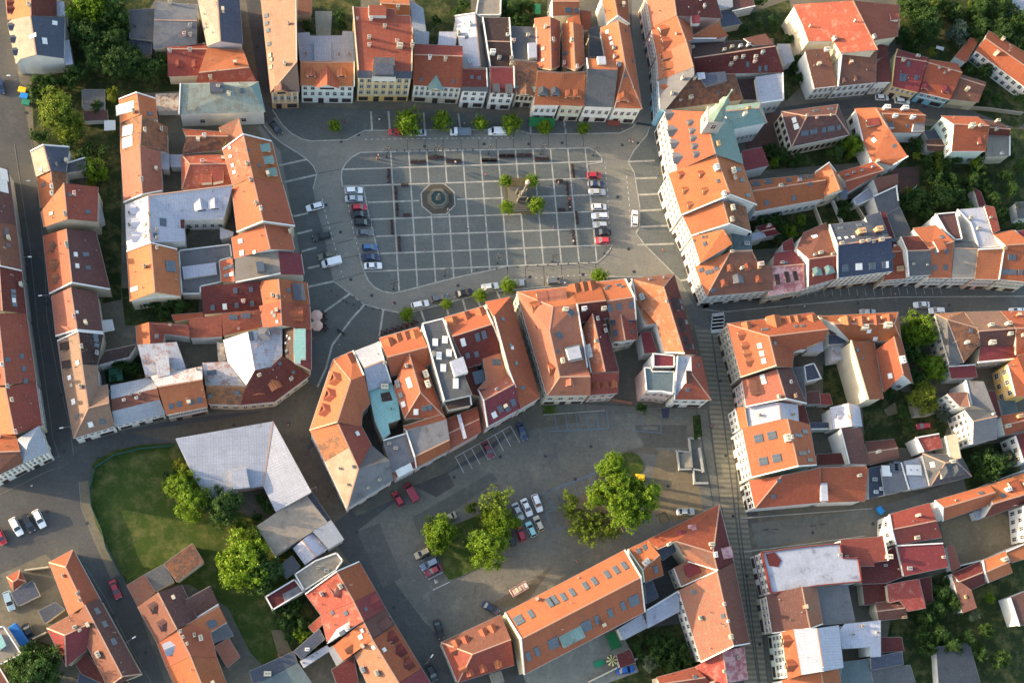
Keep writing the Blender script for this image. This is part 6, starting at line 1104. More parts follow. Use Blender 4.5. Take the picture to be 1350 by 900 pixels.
g('small orange house with a bright white gable by the lower right gardens', [(1040,553),(1215,485),(1268,642),(1082,720),(1055,645),(1240,565)], 5.5, 7.5, ('or','or'), 'tr', c=[(1200,545,.9,1.2,'c')], par='DA', auto=0)
fl('orange roof strip reaching the right edge above the small orange house', [(1216,484),(1420,395),(1420,520),(1258,572)], 5.5, 'or', 'tr', par=(0,), **OB)
fl('purple roof with a white sunlit gable at the lower right edge', [(1240,830,6),(1420,760,6),(1420,1010,6),(1310,1040,6)], 6, 'pb', 'tr', par=(3,), n='house', cat='house')
T(960,740)
g('grey purple tiled house below the wide white flat roof', [(657,190),(702,465),(325,535),(280,250),(545,185),(608,500)], 8.5, 11.5, ('old','pb'), 'b', w={'CD':(5,2,'s')}, par='BC')
fl('blue grey sheet roof beside the grey purple tiled house', [(658,190),(885,172),(942,448),(702,468)], 7, 'sl' if 0 else 'gy', 'tr')
po('ornate green and white fronted townhouse with a white metal roof', [(395,520,11),(485,500,13),(658,492,14),(820,470,11),(855,785,11),(708,812,14),(545,840,13),(440,872,11)], [(0,1,6,7),(1,2,5,6),(2,3,4,5)], list(range(8)), ['or2','wh','wh'], 'gr', w={7:(6,3,'sq')}, ridge=[(2,5)], d=[(425,590,'g',2.4,1.6,'or2','or'),(450,770,'g',2.4,1.6,'or2','or')], c=[(688,798,.6,1,'tr')], auto=0, pc='tr', **TH)
po('white metal roof around a dark square court', [(862,462,8),(1130,435,8),(1132,702,8),(1055,706,8),(1052,632,8),(848,645,8),(822,520,8)], [(0,1,2,3,4,5,6)], list(range(7)), ['wh'], 'tr', c=[(990,478,.5,.8,'bk'),(918,540,.5,.9,'g'),(1100,525,.5,.9,'g')], auto=0)
fl('deep maroon roof beside the white metal court roof', [(1134,560),(1285,560),(1305,660),(1134,672)], 5, 'mr', 'c', **OB)
fl('dark slate flat roof at the bottom edge of the lower right block', [(850,745),(1035,722),(1075,905),(830,930)], 5, 'gn3', 'w')
fl('second dark slate flat roof at the bottom edge of the lower right block', [(1058,706),(1290,668),(1300,760),(1062,802)], 5.5, 'dg', 'w')
fl('grey felt roof at the bottom edge under the garden fence', [(1062,806),(1350,765),(1400,930),(1085,940)], 5, 'gyd', 'w')
g('orange roofed house at the bottom edge by the pedestrian street', [(815,795),(845,930),(420,960),(395,875),(690,820),(710,950)], 8, 10, 'or', 'tr')
T(1110,760)
fl('long grey shed roof in the dark lower right garden', [(700,520),(945,490),(1030,800),(720,830)], 3.5, 'gyd', 'w', **RS)
# ================= vegetation =================
def leafmat(key, a, b_, c_):
    m, b = newmat('foliage_'+key, .55, .25); n, l = nodes(m); ob = coords(m); oi = n.new('ShaderNodeObjectInfo')
    f = noise(m, .9, 3, ob, .6); c = mix(m, ramp(m, f, .35, .65), a, b_); g2 = noise(m, 5, 2, ob); c = mix(m, mth(m,'MULTIPLY',ramp(m, g2, .5, .7),.6), c, c_)
    c = mix(m, mth(m,'MULTIPLY',oi.outputs['Random'],.35), c, sc(a, .7))
    l.new(c, b.inputs['Base Color']); tr = n.new('ShaderNodeBsdfTranslucent'); l.new(c, tr.inputs['Color'])
    ms = n.new('ShaderNodeMixShader'); ms.inputs[0].default_value = .38; l.new(b.outputs[0], ms.inputs[1]); l.new(tr.outputs[0], ms.inputs[2])
    l.new(ms.outputs[0], n['Material Output'].inputs['Surface']); return m
LM = {'d': leafmat('deep_green', (.032,.078,.020), (.058,.118,.024), (.09,.155,.028)),
      'l': leafmat('fresh_green', (.105,.200,.014), (.165,.260,.016), (.24,.31,.02)),
      'y': leafmat('yellow_green', (.15,.19,.018), (.20,.24,.022), (.27,.29,.03)),
      'w': leafmat('flowering', (.10,.14,.06), (.20,.23,.14), (.5,.5,.42)),
      's': leafmat('blue_green', (.06,.10,.075), (.10,.15,.11), (.13,.19,.15)),
      'p': leafmat('olive_green', (.105,.165,.018), (.155,.215,.024), (.22,.26,.03))}
BARK = plain('bark', (.10,.075,.05), .95)
def crown_mesh(name, nb, leaves, seed, loose=.0, size=.075, rnd=False):
    """unit crown: many leaf-sized faces spread through clumps round the limbs"""
    r = random.Random(seed); vs = []; fs = []; bl = []
    for i in range(nb):
        a = r.random()*6.283; q = math.sqrt(r.random())*.62; z = r.uniform(-.35,.42)*(1.1-q)
        bl.append((Vector((math.cos(a)*q, math.sin(a)*q, z)), r.uniform(.24,.42)))
    if rnd: bl = [(b_[0]*.62, .40) for b_ in bl]+[(Vector((math.cos(k*1.05)*.45, math.sin(k*1.05)*.45, 0)), .42) for k in range(6)]
    bl.append((Vector((0,0,.15)), .45))
    tot = sum(b[1]**2 for b in bl)
    for c, rad in bl:
        k = int(leaves*rad*rad/tot)
        # sub-clumps give the ragged outline
        subs = [(c+Vector((r.gauss(0,1), r.gauss(0,1), r.gauss(0,.8))).normalized()*rad*r.uniform(.55,1.05), rad*r.uniform(.16,.34)) for _ in range(14)]
        for j in range(k):
            s, sr = subs[r.randrange(len(subs))]; o = Vector((r.gauss(0,1), r.gauss(0,1), r.gauss(0,1)))*sr*.62
            p = s+o; nrm = ((p-c).normalized()*.7+Vector((r.gauss(0,.6), r.gauss(0,.6), r.gauss(.3,.6)))).normalized()
            u = nrm.orthogonal().normalized(); a = r.random()*6.28; u = (u*math.cos(a)+nrm.cross(u)*math.sin(a)); v = nrm.cross(u); sz = size*r.uniform(.6,1.3)
            b = len(vs); vs += [p-u*sz, p+v*sz*.6, p+u*sz, p-v*sz*.6]; fs.append((b,b+1,b+2,b+3))
    rr = sorted(math.hypot(p.x,p.y) for p in vs)[int(len(vs)*.93)]; zz = sorted(abs(p.z) for p in vs)[int(len(vs)*.95)]
    vs = [Vector((p.x/rr, p.y/rr, p.z/zz)) for p in vs]
    return vs, fs
CROWN = {}
def crown(kind, size_class, var):
    key = (kind, size_class, var)
    if key not in CROWN:
        nb, lv, sz = {'big': (20, 11000, .034), 'mid': (13, 4800, .050), 'small': (9, 1500, .08), 'thin': (10, 1900, .050), 'round': (8, 5200, .050)}[size_class]
        vs, fs = crown_mesh('crown', nb, lv, 11+var*7+len(size_class), 0, sz, size_class == 'round')
        me = D.meshes.new('crown'); me.from_pydata([tuple(v) for v in vs], [], fs); me.materials.append(LM[kind]); CROWN[key] = me
    return CROWN[key]
def trunk_mesh():
    b = MB(); b.cyl((0,0,0), (0,0,.55), .05, .036, 8)
    for k in range(5):
        a = k*1.256+.3; e = Vector((math.cos(a)*.34, math.sin(a)*.34, .82+.05*(k%2))); m_ = Vector((math.cos(a)*.1, math.sin(a)*.1, .62)); b.cyl((0,0,.48), m_, .032, .024, 6, cap=False); b.cyl(m_, e, .024, .008, 6, cap=False)
    me = D.meshes.new('trunk'); me.from_pydata([tuple(v) for v in b.v], [], b.f); me.materials.append(BARK); return me
TRK = trunk_mesh(); tseed = random.Random(5)
def tree(x, y, r, kind='d', label='', group=None, n='tree', h=None, flat=.85, shape=None):
    """crown centre at photo pixel; r radius in metres"""
    H = h or r*1.9+1.0; zc = H-r*flat; c = at(*px((x, y)), zc)
    t = root(n, label, 'tree' if n == 'tree' else 'bush', (c.x, c.y, 0), tseed.random()*6.28, group)
    sc_ = shape or ('big' if r > 3.2 else 'mid' if r > 1.9 else 'small')
    o = D.objects.new('crown', crown(kind, sc_, tseed.randrange(3))); o.scale = (r*1.08, r*1.02, r*flat); o.location = (0,0,zc); link(o, t)
    k = D.objects.new('trunk', TRK); hh = zc+r*.15; k.scale = (hh*.8 if r > 2 else hh*.5, hh*.8 if r > 2 else hh*.5, hh); link(k, t)
    return t
def cluster(pts, kind, label, group, n='tree', k=1.0):
    for p in pts:
        tree(p[0], p[1], p[2]/5*k*1.22, p[3] if len(p) > 3 else kind, label, group, n)
T(0,0,1)
cluster([(115,8,20,'l'),(150,12,17),(118,48,16),(138,30,12),(150,58,15),(125,75,14),(153,82,16),(178,86,14),(203,92,12),(172,40,8),(100,98,11),(170,68,11),(215,80,8)], 'd', 'dense dark green tree in the overgrown garden at the top left', 'trees of the top left garden')
tree(153,34,2,'y','small yellow-green tree between dark trees and the grey shed'); tree(148,124,1.7,'y','yellow-green bush beside the small shed with a lit edge', None, 'bush')
cluster([(70,108,9,'d'),(50,112,9),(62,118,8),(90,108,8),(48,125,7)], 'd', 'climbing dark bush below the tall white gable', 'bushes below the white gable', 'bush')
tree(80,146,4.6,'p','tall willow-like tree with drooping yellow foliage by the left street'); tree(88,165,3.6,'p','lower half-crown of foliage south of the drooping willow')
cluster([(45,178,6),(60,180,6),(92,188,7),(118,196,6),(137,200,7),(126,142,6),(108,205,6)], 'd', 'low garden bush south of the willow', 'garden bushes south of the willow', 'bush')
tree(122.6,221,3,'l','bright green tree beside the cream annex wall'); tree(121,243,1.2,'y','tiny yellow bush at the maroon roof corner', None, 'bush')
cluster([(240,292,5),(252,295,5),(266,294,5),(282,292,5),(246,305,4)], 'd', 'ivy mound in the white arched courtyard', 'ivy in the white courtyard', 'bush', .8)
cluster([(190,400,6),(205,400,7),(222,397,8),(238,402,8),(215,412,6),(198,396,5)], 'd', 'dark shrub in the ivy courtyard of the west block', 'shrubs of the ivy courtyard', 'bush')
cluster([(158,482,7),(171,486,6),(182,484,5),(150,497,4)], 'd', 'dark bush beside the green garden canopy', 'bushes beside the green canopy', 'bush')
tree(243,640,3.7,'l','bright yellow-green tall tree at the corner of the pale metal roof'); tree(252,662,4.0,'l','large yellow-green tree at the east edge of the lawn'); tree(240,622,2.6,'y','small yellow tree top against the brick wall of the metal roof building')
tree(293,664,4.3,'d','round dark green tree beside the metal roof building'); tree(228,630,2.2,'d','dark bush on the lawn beside the yellow-green trees',None,'bush')
cluster([(345,655,6),(352,668,6),(338,680,5)], 'd', 'bush in the yard of the pale metal roof building', 'bushes in the metal roof yard', 'bush')
tree(324,736,5.9,'l','largest broad green tree standing at the south end of the lawn'); tree(345,752,4.4,'d','darker tree merging into the broad green tree'); tree(335,706,3,'p','sparse yellow-green tree top north of the broad green tree'); tree(320,698,2.2,'p','small sunlit bush at the lawn edge',None,'bush')
cluster([(366,800,7),(372,820,8),(385,812,8,'d'),(395,825,9),(398,838,7,'l'),(410,830,6),(384,840,6),(392,800,6)], 'd', 'overgrown green bush in the yard behind the southern row', 'bushes behind the southern row', 'bush')
tree(48,882,5.6,'d','large round dark tree at the bottom left'); 
L_ = 'clump of the great bright green tree on the car park'
for x, y, r in ((806,618,3.4),(818,634,3.3),(796,652,3.2),(820,660,3.8),(852,652,3.4),(822,684,3.1),(842,676,2.9),(782,660,2.0),(838,640,2.4)): tree(x, y, r, 'l', 'bright green broadleaf tree crowding the eastern car park island', 'great bright trees on the car park', h=10+r)
for x, y, r in ((757,672,2.8),(782,688,3.2),(762,692,2.8),(776,706,2.8),(750,655,1.6),(800,695,2.6,),(812,700,2.0)): tree(x, y, r, 'p', 'thin olive tree on the western part of the eastern island', 'thin olive trees of the eastern island', h=6.5, shape='thin')
tree(642,722,4.6,'l','dense bright green tree at the south of the grassy island'); tree(655,662,4,'p','tall sparse tree at the north tip of the grassy island', h=10, shape='thin'); tree(658,682,3.4,'l','middle tree over parked cars on the grassy island'); tree(668,690,2.8,'l','bright tree leaning over the parked cars row'); tree(640,672,2.2,'p','small sparse tree beside the tall sparse one', shape='thin')
tree(577,700,3.6,'l','light green tree at the west end of the grassy island', h=8); tree(570,692,2.4,'p','yellowish twiggy tree by the tan car', shape='thin'); tree(580,715,2.4,'l','lower light green crown near the dark parked cars'); tree(622,670,1.4,'p','tiny yellow tree on the north kerb of the grassy island')
# trees on the square
PLT = plain('planter_timber', (.09,.045,.03))
def square_tree(x, y, r, label, kind='l', pot=True, group=None):
    r *= .94; t = tree(x, y, r, kind, label, group, h=r*1.6+1.5, shape='round')
    if pot:
        b = MB(); b.lathe((0,0,0), [(.6,.1),(.75,.15),(.85,.75),(.75,.8),(.7,.72)], 8); o = b.build('planter', [PLT], t)
for x, y, r, lb in ((441,165,1.6,'small round tree alone before the mint shopfront'),(538,161,3.3,'wide bright tree over the red and silver cars'),(583,160,2.5,'round tree beside the white flatbed truck'),(633,162,1.9,'dark round tree left of the white van'),(674,163,2.5,'round tree at the rear of the white van'),(718,168,1.8,'round potted tree at the green awning'),(769,169,1.6,'round potted tree before the blue slate townhouse'),
  (536.5,413.8,1.7,'small round tree at the west end of the southern kerb'),(588.4,400,1.3,'small round tree behind the grey minivan'),(633,389.3,1.6,'small round tree between black car and white car'),(670,376,1.9,'dark round tree hiding a silver car'),(791,363.5,2,'bright tree at the corner of the southern kerb')):
    square_tree(x, y, r, lb)
for x, y, r, lb in ((666.4,238.4,1.6,'bright round tree north west of the plague column'),(701.5,238,1.8,'ragged bright tree north east of the plague column'),(669,273,1.8,'bright round tree south west of the plague column'),(707,270.4,2.2,'largest ragged tree south east of the plague column')): square_tree(x, y, r, lb, pot=False)
# right side
cluster([(1200,12,15),(1222,28,17),(1190,45,10),(1205,60,9),(1290,12,15),(1318,8,14),(1342,28,15),(1290,40,14),(1320,48,15),(1345,62,15),(1262,15,11),(1195,85,9),(1330,88,12),(1305,70,10),(1345,100,9),(1240,8,10),(1300,95,8),(1218,45,9)], 'd', 'dense dark green tree in the walled garden at the top right', 'trees of the top right garden')
tree(1262,44,3.2,'s','pale blue-green spruce in the top right garden'); tree(1232,12,2,'y','yellow-topped tree near the roof corner of the top right garden'); tree(1228,70,1.3,'y','low yellow shrub beside the garden table',None,'bush'); tree(1283,5,1.6,'y','yellow tree top at the upper edge near the pool')
tree(1122,193,2.9,'l','leafy green tree at the east end of the purple hipped building'); tree(1103,202,2.3,'d','darker tree leaning against the leafy green tree'); 
cluster([(1015,198,8),(1030,203,9),(1022,212,6,'l'),(1054,211,7),(1045,214,5)], 'd', 'garden shrub south of the brick courtyard', 'shrubs south of the brick courtyard', 'bush')
tree(1208,206,1.4,'y','vivid yellow bush on the small lawn',None,'bush'); tree(1237,204,1.6,'p','yellow-green shrub south of the purple garden house',None,'bush'); tree(1238,219,1.6,'p','olive shrub below the yellow-green shrub',None,'bush'); tree(1197,252,1.2,'y','round yellow shrub by the brick court path',None,'bush')
cluster([(1208,190,8),(1222,212,7),(1248,212,9),(1262,205,8),(1232,236,11),(1252,240,11),(1240,262,14),(1262,258,11),(1212,258,10),(1222,280,9),(1205,272,9),(1280,240,10),(1292,225,9),(1300,245,8),(1310,262,9),(1325,230,8),(1335,250,8),(1345,220,8),(1275,275,9),(1322,285,8),(1340,300,7),(1298,205,7),(1330,200,8),(1192,265,8),(1345,275,7)], 'd', 'green garden tree in the large right-hand gardens', 'trees of the right-hand gardens')
tree(1285,215,1.6,'l','light green vegetable plants in the fenced plot',None,'bush'); tree(1169,220,1.5,'w','white flowering climber at the orange roof end',None,'bush')
cluster([(1008,292,8),(1024,290,7),(1032,300,6),(1042,306,8,'l'),(1028,312,6),(1056,292,6,'l'),(1048,298,5),(1015,305,6)], 'd', 'leafy shrub in the east block garden below the office wing', 'shrubs of the east block garden', 'bush')
cluster([(1115,272,7),(1108,282,5),(1125,285,5)], 'd', 'small shrub in the narrow plots behind the curved street', 'shrubs of the narrow plots', 'bush')
tree(1213,432,4.2,'l','tallest green tree north of the row behind the russet roofs'); tree(1228,486,3.3,'l','middle green tree of the row behind the russet roofs'); tree(1217,526,3.7,'y','yellow-green tree south of the row behind the russet roofs'); tree(1206,462,2.8,'d','dark shaded tree between the tall tree and the russet roof'); tree(1208,500,2.6,'d','dark low tree west of the middle green tree'); tree(1243,546,1.8,'s','grey-green bush beside the red parked car',None,'bush')
cluster([(1190,545,7),(1197,565,6),(1128,560,5),(1170,520,6)], 'd', 'low green bush in the lawn garden beside the white gabled roof', 'bushes of the lawn garden', 'bush')
tree(1303,610,4,'d','round green tree in the walled plot at the cross street'); tree(1325,606,2.4,'w','white flowering tree touching the round green tree')
cluster([(1240,782,9),(1252,790,9),(1262,798,8),(1235,800,9),(1222,812,9),(1238,835,10),(1255,850,10),(1275,840,9),(1290,860,9),(1225,855,9),(1300,830,8),(1320,870,9),(1250,765,5),(1215,835,8)], 'd', 'dark tree in the lower right garden', 'trees of the lower right garden')
tree(1239,779,1.5,'y','yellow shrub at the top of the lower right garden',None,'bush'); tree(1258,792,1.6,'l','light green shrub beside the tan-striped roof',None,'bush'); tree(1284,812,1.2,'w','small pale flowering shrub by the garden wall',None,'bush'); tree(1304,786,1.4,'l','light shrub beside the brick oven',None,'bush')
cluster([(862,848,8),(880,845,9),(895,855,9),(882,868,10),(900,872,8),(868,865,9),(840,850,5),(846,865,5),(885,885,8)], 'd', 'dense green tree in the garden south of the long hall', 'trees of the hall garden')
tree(856,876,1.8,'w','pale round shrub at the edge of the hall garden',None,'bush')
tree(847,539,1.4,'d','dark shrub below the pink building',None,'bush')
cluster([(918,552,3),(920,560,3),(919,568,3),(918,575,3)], 'd', 'clipped hedge plant along the pedestrian street', 'hedge by the pedestrian street', 'bush')
cluster([(1040,53,6),(1018,28,6),(1022,38,4),(1051,78,5),(1048,88,5),(1053,104,6),(1002,2,7),(1000,32,5),(985,38,5)], 'd', 'green climber or shrub along the tall cream hall wall', 'shrubs beside the cream hall', 'bush')
cluster([(675,12,11),(685,28,10),(692,8,9),(662,18,7)], 'd', 'dark tree north of the grey slate roof at the top', 'trees north of the slate roof')
cluster([(448,22,7),(452,35,5),(404,32,5),(408,42,4),(612,8,6),(602,18,6),(575,28,5)], 'd', 'bush in the small yards at the top edge', 'bushes at the top edge', 'bush')
cluster([(1280,90,6),(1300,125,6),(1315,130,6),(1345,130,6),(1275,70,6)], 'd', 'bush behind the long two-storey house', 'bushes behind the two-storey house', 'bush')
# ================= vehicles =================
RUB = plain('tyre_rubber', (.02,.02,.02), .9); RIM = plain('wheel_rim', (.45,.46,.48), .35, .6); CGL = plain('car_glass', (.02,.03,.045), .08, 0, .8)
LMP = plain('headlight_glass', (.75,.77,.78), .15); TLP = plain('tail_light_red', (.40,.02,.02), .3); BED = plain('truck_bed', (.20,.24,.28), .5)
def paint(col):
    k = 'car_paint_%02d%02d%02d' % tuple(int(c*99) for c in col)
    if k in D.materials: return D.materials[k]
    m, b = newmat(k, .28, .5); b.inputs['Base Color'].default_value = (*col, 1); b.inputs['Coat Weight'].default_value = .6; b.inputs['Coat Roughness'].default_value = .1; return m
def loft(b, secs, m=0):
    """secs: (x, halfwidth, z0, z1, tuck) closed body sections"""
    st = len(b.v)
    for x, w, z0, z1, t in secs:
        b.v += [Vector(p) for p in ((x,-w*.92,z0),(x,-w,z0+.15),(x,-w,z1-.12),(x,-w*t,z1),(x,w*t,z1),(x,w,z1-.12),(x,w,z0+.15),(x,w*.92,z0))]
    for i in range(len(secs)-1):
        for k in range(8):
            j = (k+1)%8; b.f.append((st+i*8+k, st+i*8+j, st+(i+1)*8+j, st+(i+1)*8+k)); b.m.append(m)
    b.f.append(tuple(st+k for k in range(8))); b.m.append(m); e = st+(len(secs)-1)*8; b.f.append(tuple(e+7-k for k in range(8))); b.m.append(m)
CARDEF = {
 'hatch': dict(L=3.9, W=.84, body=[(-1.95,.70,.32,.72,.8),(-1.85,.80,.25,.86,.85),(-1.2,.84,.22,.92,.88),(.6,.84,.22,.90,.88),(1.3,.83,.22,.80,.86),(1.85,.76,.25,.66,.82),(1.95,.66,.32,.56,.8)], cab=[(-1.86,.9,.62,.78),(-1.45,1.42,.56,.64),(.25,1.42,.58,.66),(.98,.88,.64,.78)], wb=1.22),
 'sedan': dict(L=4.5, W=.87, body=[(-2.25,.72,.32,.74,.8),(-2.12,.82,.25,.88,.85),(-1.4,.87,.22,.92,.88),(.6,.87,.22,.88,.88),(1.5,.86,.22,.78,.86),(2.12,.80,.25,.66,.82),(2.25,.68,.32,.56,.8)], cab=[(-1.62,.9,.66,.80),(-1.0,1.38,.58,.66),(.22,1.38,.60,.68),(1.0,.86,.66,.80)], wb=1.35),
 'estate': dict(L=4.5, W=.88, body=[(-2.25,.74,.32,.78,.8),(-2.15,.84,.25,.94,.86),(-1.2,.88,.22,.94,.88),(.6,.88,.22,.90,.88),(1.5,.86,.22,.80,.86),(2.12,.80,.25,.66,.82),(2.25,.68,.32,.56,.8)], cab=[(-2.1,.92,.66,.80),(-1.75,1.46,.60,.68),(.25,1.46,.62,.70),(1.02,.88,.68,.80)], wb=1.35),
 'van': dict(L=5.0, W=.95, body=[(-2.5,.90,.35,1.9,.86),(-2.42,.95,.28,2.0,.88),(1.0,.95,.28,2.0,.86),(1.55,.94,.28,1.35,.86),(2.2,.90,.28,1.02,.84),(2.5,.78,.35,.75,.8)], cab=[(.9,1.35,.80,.90),(1.04,1.97,.74,.80),(1.12,1.95,.74,.80),(1.95,1.08,.76,.88)], wb=1.5)}
CARS = {}
def carproto(kind, col):
    key = (kind, col)
    if key in CARS: return CARS[key]
    d = CARDEF[kind]; P = paint(col); parts = []
    b = MB(); loft(b, d['body']); parts.append(('body', b, [P]))
    c = d['cab']; b = MB(); st = len(b.v)
    for x, z, w, wb in c: b.v += [Vector((x,-w,z)), Vector((x,w,z))]
    W0 = d['W']*.9
    if kind != 'van':
        b = MB(); (x0,z0,_,w0),(x1,z1,w1,_),(x2,z2,w2,_),(x3,z3,_,w3) = c
        b.quad((x0,-w0,z0),(x0,w0,z0),(x1,w1,z1),(x1,-w1,z1)); b.quad((x2,-w2,z2),(x2,w2,z2),(x3,w3,z3),(x3,-w3,z3))
        for s in (-1,1): b.quad((x0,s*w0,z0),(x1,s*w1,z1),(x2,s*w2,z2),(x3,s*w3,z3))
        parts.append(('windows', b, [CGL]))
        b = MB(); b.box(((x1+x2)/2,0,z1+.01), Vector(((x2-x1)/2+.03,0,0)), Vector((0,w1+.02,0)), Vector((0,0,.03)))
        for s in (-1,1):
            for q, t, wa, wc in (((x2,z2),(x3,z3),w2,w3),((x1,z1),(x0,z0),w1,w0)): b.cyl((q[0],s*wa,q[1]), (t[0],s*wc,t[1]), .045, .045, 5)
            xm = (x1+x2)/2-.1; b.cyl((xm,s*(w1+.0),z1), (xm-.02,s*(w0+.02),z0), .04, .04, 5)
        parts.append(('roof_panel', b, [P]))
    else:
        b = MB(); b.quad((1.06,-.70,1.92),(1.06,.70,1.92),(1.60,.78,1.40),(1.60,-.78,1.40))
        for s in (-1,1): b.quad((.55,s*.965,1.15),(1.4,s*.965,1.15),(1.1,s*.965,1.72),(.55,s*.965,1.75))
        b.v = [v+Vector((.03,0,.03)) for v in b.v]; parts.append(('windows', b, [CGL]))
    prot = [(n, (lambda m: m)(mkmesh(n, b_, mats))) for n, b_, mats in parts]
    CARS[key] = prot; return prot
def mkmesh(n, b, mats):
    me = D.meshes.new(n); me.from_pydata([tuple(v) for v in b.v], [], b.f)
    for m in mats: me.materials.append(m)
    for p, k in zip(me.polygons, b.m): p.material_index = k
    return me
_b = MB(); _b.cyl((0,-.1,0),(0,.1,0),.32,.32,14,0); _b.cyl((0,-.105,0),(0,.105,0),.19,.19,10,1); WHL = mkmesh('wheel', _b, [RUB, RIM])
_b = MB(); _b.bx(-.05,.05,-.16,.16,-.06,.06); HL = mkmesh('headlight', _b, [LMP]); TL_ = mkmesh('tail_light', _b, [TLP])
_b = MB(); _b.bx(-.06,.06,-.1,.1,-.06,.06); MIR = mkmesh('wing_mirror', _b, [RUB])
def car(x, y, dx, dy, kind, col, label, z=.02, group=None):
    """body centre at photo pixel, nose towards the pixel direction"""
    a = at(*px((x, y)), .7); e = at(px((x, y))[0]+dx*20, px((x, y))[1]+dy*20, .7)-a; rz = math.atan2(e.y, e.x)
    t = root('parked_car' if kind != 'van' else 'parked_van', label, 'car' if kind != 'van' else 'van', (a.x, a.y, z), rz, group)
    for n, me in carproto(kind, col): link(D.objects.new(n, me), t)
    d = CARDEF[kind]; w = d['W']
    for sx in (-1,1):
        for sy in (-1,1):
            o = link(D.objects.new('wheel', WHL), t); o.location = (sx*d['wb'], sy*(w-.1), .32)
    xl = d['body'][-1][0]-.03; xr = d['body'][0][0]+.03
    for sy in (-1,1):
        o = link(D.objects.new('headlight', HL), t); o.location = (xl-.06, sy*(w-.32), .58)
        o = link(D.objects.new('tail_light', TL_), t); o.location = (xr+.0, sy*(w-.30), .70)
        o = link(D.objects.new('wing_mirror', MIR), t); o.location = (.75 if kind != 'van' else 1.35, sy*(w+.1), .95 if kind != 'van' else 1.25)
    return t
WH=(.75,.76,.78); SV=(.42,.45,.48); RD=(.42,.02,.03); BK=(.015,.017,.02); NV=(.02,.035,.09); GR=(.12,.13,.14); BLU=(.05,.13,.28); OL=(.12,.12,.08); CRM=(.55,.47,.34); MN=(.35,.62,.60); MRN=(.16,.02,.03); TNC=(.40,.33,.22)
T(0,0,1)
ln = (-1,.02)
car(521.6,174.4,-1,-.08,'hatch',RD,'red hatchback parked under the wide bright tree north of the square')
car(551,174.8,-1,0,'sedan',SV,'silver saloon parked behind the red hatchback north of the square')
car(655.8,174,-1,0,'van',WH,'white delivery van parked on the north side of the square')
car(363,167.8,.62,.78,'sedan',BK,'black saloon driving out of the street at the north west corner of the square')
for x, y, k, c, lb in ((466.4,250.9,'estate',WH,'white estate car, topmost of the west parking row'),(466.4,261.6,'sedan',SV,'silver-white saloon, second in the west parking row'),(473.5,273.3,'hatch',RD,'red hatchback in the west parking row'),(473.8,282.2,'sedan',BK,'black saloon directly below the red hatchback of the west row'),(478.4,293.4,'estate',BK,'black estate car beside the long dark bench in the west row'),(480.6,306.6,'sedan',GR,'grey saloon with brown tint in the west parking row'),(487.3,325.8,'hatch',BLU,'pale blue hatchback in the west parking row'),(488.2,338.8,'sedan',NV,'dark blue saloon between the blue and the lowest white car'),(491.8,350.3,'sedan',WH,'white saloon, lowest of the west parking row')):
    car(x, y, 1, -.04, k, c, lb)
car(415,272.4,-1,.25,'estate',WH,'white estate car parked alone west of the square road'); car(424,311.6,-1,.2,'estate',BK,'black people carrier parked alone west of the square road'); car(431,336.6,-1,.22,'sedan',OL,'olive saloon next to the white minibus'); car(437,346,-1,.24,'van',WH,'white minibus parked beside the olive saloon')
car(554,401.3,1,-.22,'estate',WH,'white car on the south kerb by the small round tree'); car(579.8,392.6,1,-.22,'estate',GR,'grey people carrier on the south kerb'); car(612,386,1,-.2,'sedan',BK,'black saloon on the south kerb'); car(646,377.6,1,-.15,'sedan',WH,'white saloon on the south kerb beyond the black one'); car(679.5,372.6,1,-.05,'sedan',SV,'silver car half hidden by the dark round tree'); car(732.5,370.6,1,-.06,'estate',GR,'grey car being loaded on the south kerb')
for x, y, k, c, lb in ((783.8,231,'hatch',RD,'red hatchback at the top of the east parking row'),(786,242.5,'sedan',NV,'navy saloon below the red hatchback of the east row'),(787.3,253,'sedan',SV,'silver saloon in the upper east parking row'),(790,272.6,'hatch',WH,'white hatchback in the middle of the east row'),(791,284.5,'estate',WH,'white estate car below the white hatchback of the east row'),(791.5,296.2,'hatch',SV,'silver hatchback between white estate and black car'),(794.5,306.2,'sedan',BK,'black saloon second from the bottom of the east row'),(794.2,317,'hatch',(.55,.04,.06),'bright red car at the bottom of the east row')):
    car(x, y, -1 if x > 790 else 1, 0, k, c, lb)
car(836.9,287.6,.05,-1,'estate',WH,'white car standing crosswise beside the eastern pavement')
car(1163,128.6,1,.02,'hatch',WH,'white van-like car in the marked bay of the upper street'); car(1189.6,132.8,1,.05,'estate',WH,'white car parked below the cream and blue houses of the upper street')
car(1215,401.6,-1,.02,'sedan',WH,'white car driving on the curved street above the tall tree'); car(1235,409.4,-1,0,'estate',WH,'white car parked under the tall tree on the curved street'); car(1341,409.6,-1,0,'sedan',WH,'white car parked at the right edge of the curved street'); car(1144,411.5,1,0,'sedan',SV,'silver car almost hidden behind the russet roofed house')
car(524.6,657.2,-.5,-.86,'hatch',RD,'bright red hatchback parked askew by the old corner building'); car(542,648.8,-.5,-.86,'van',(.30,.02,.04),'dark red minivan next to the bright red hatchback'); car(643.6,592.4,.42,.9,'sedan',MRN,'maroon saloon in the white-lined bays'); car(688,568.4,.4,.9,'sedan',NV,'navy car at the end of the white-lined bays')
car(682.9,673.9,.42,.9,'sedan',SV,'silver saloon, leftmost in the upper car park row'); car(694.4,668.5,.4,.9,'sedan',WH,'white saloon in the middle of the upper car park row'); car(708.3,662.7,.35,.93,'estate',WH,'white car at the right end of the upper car park row')
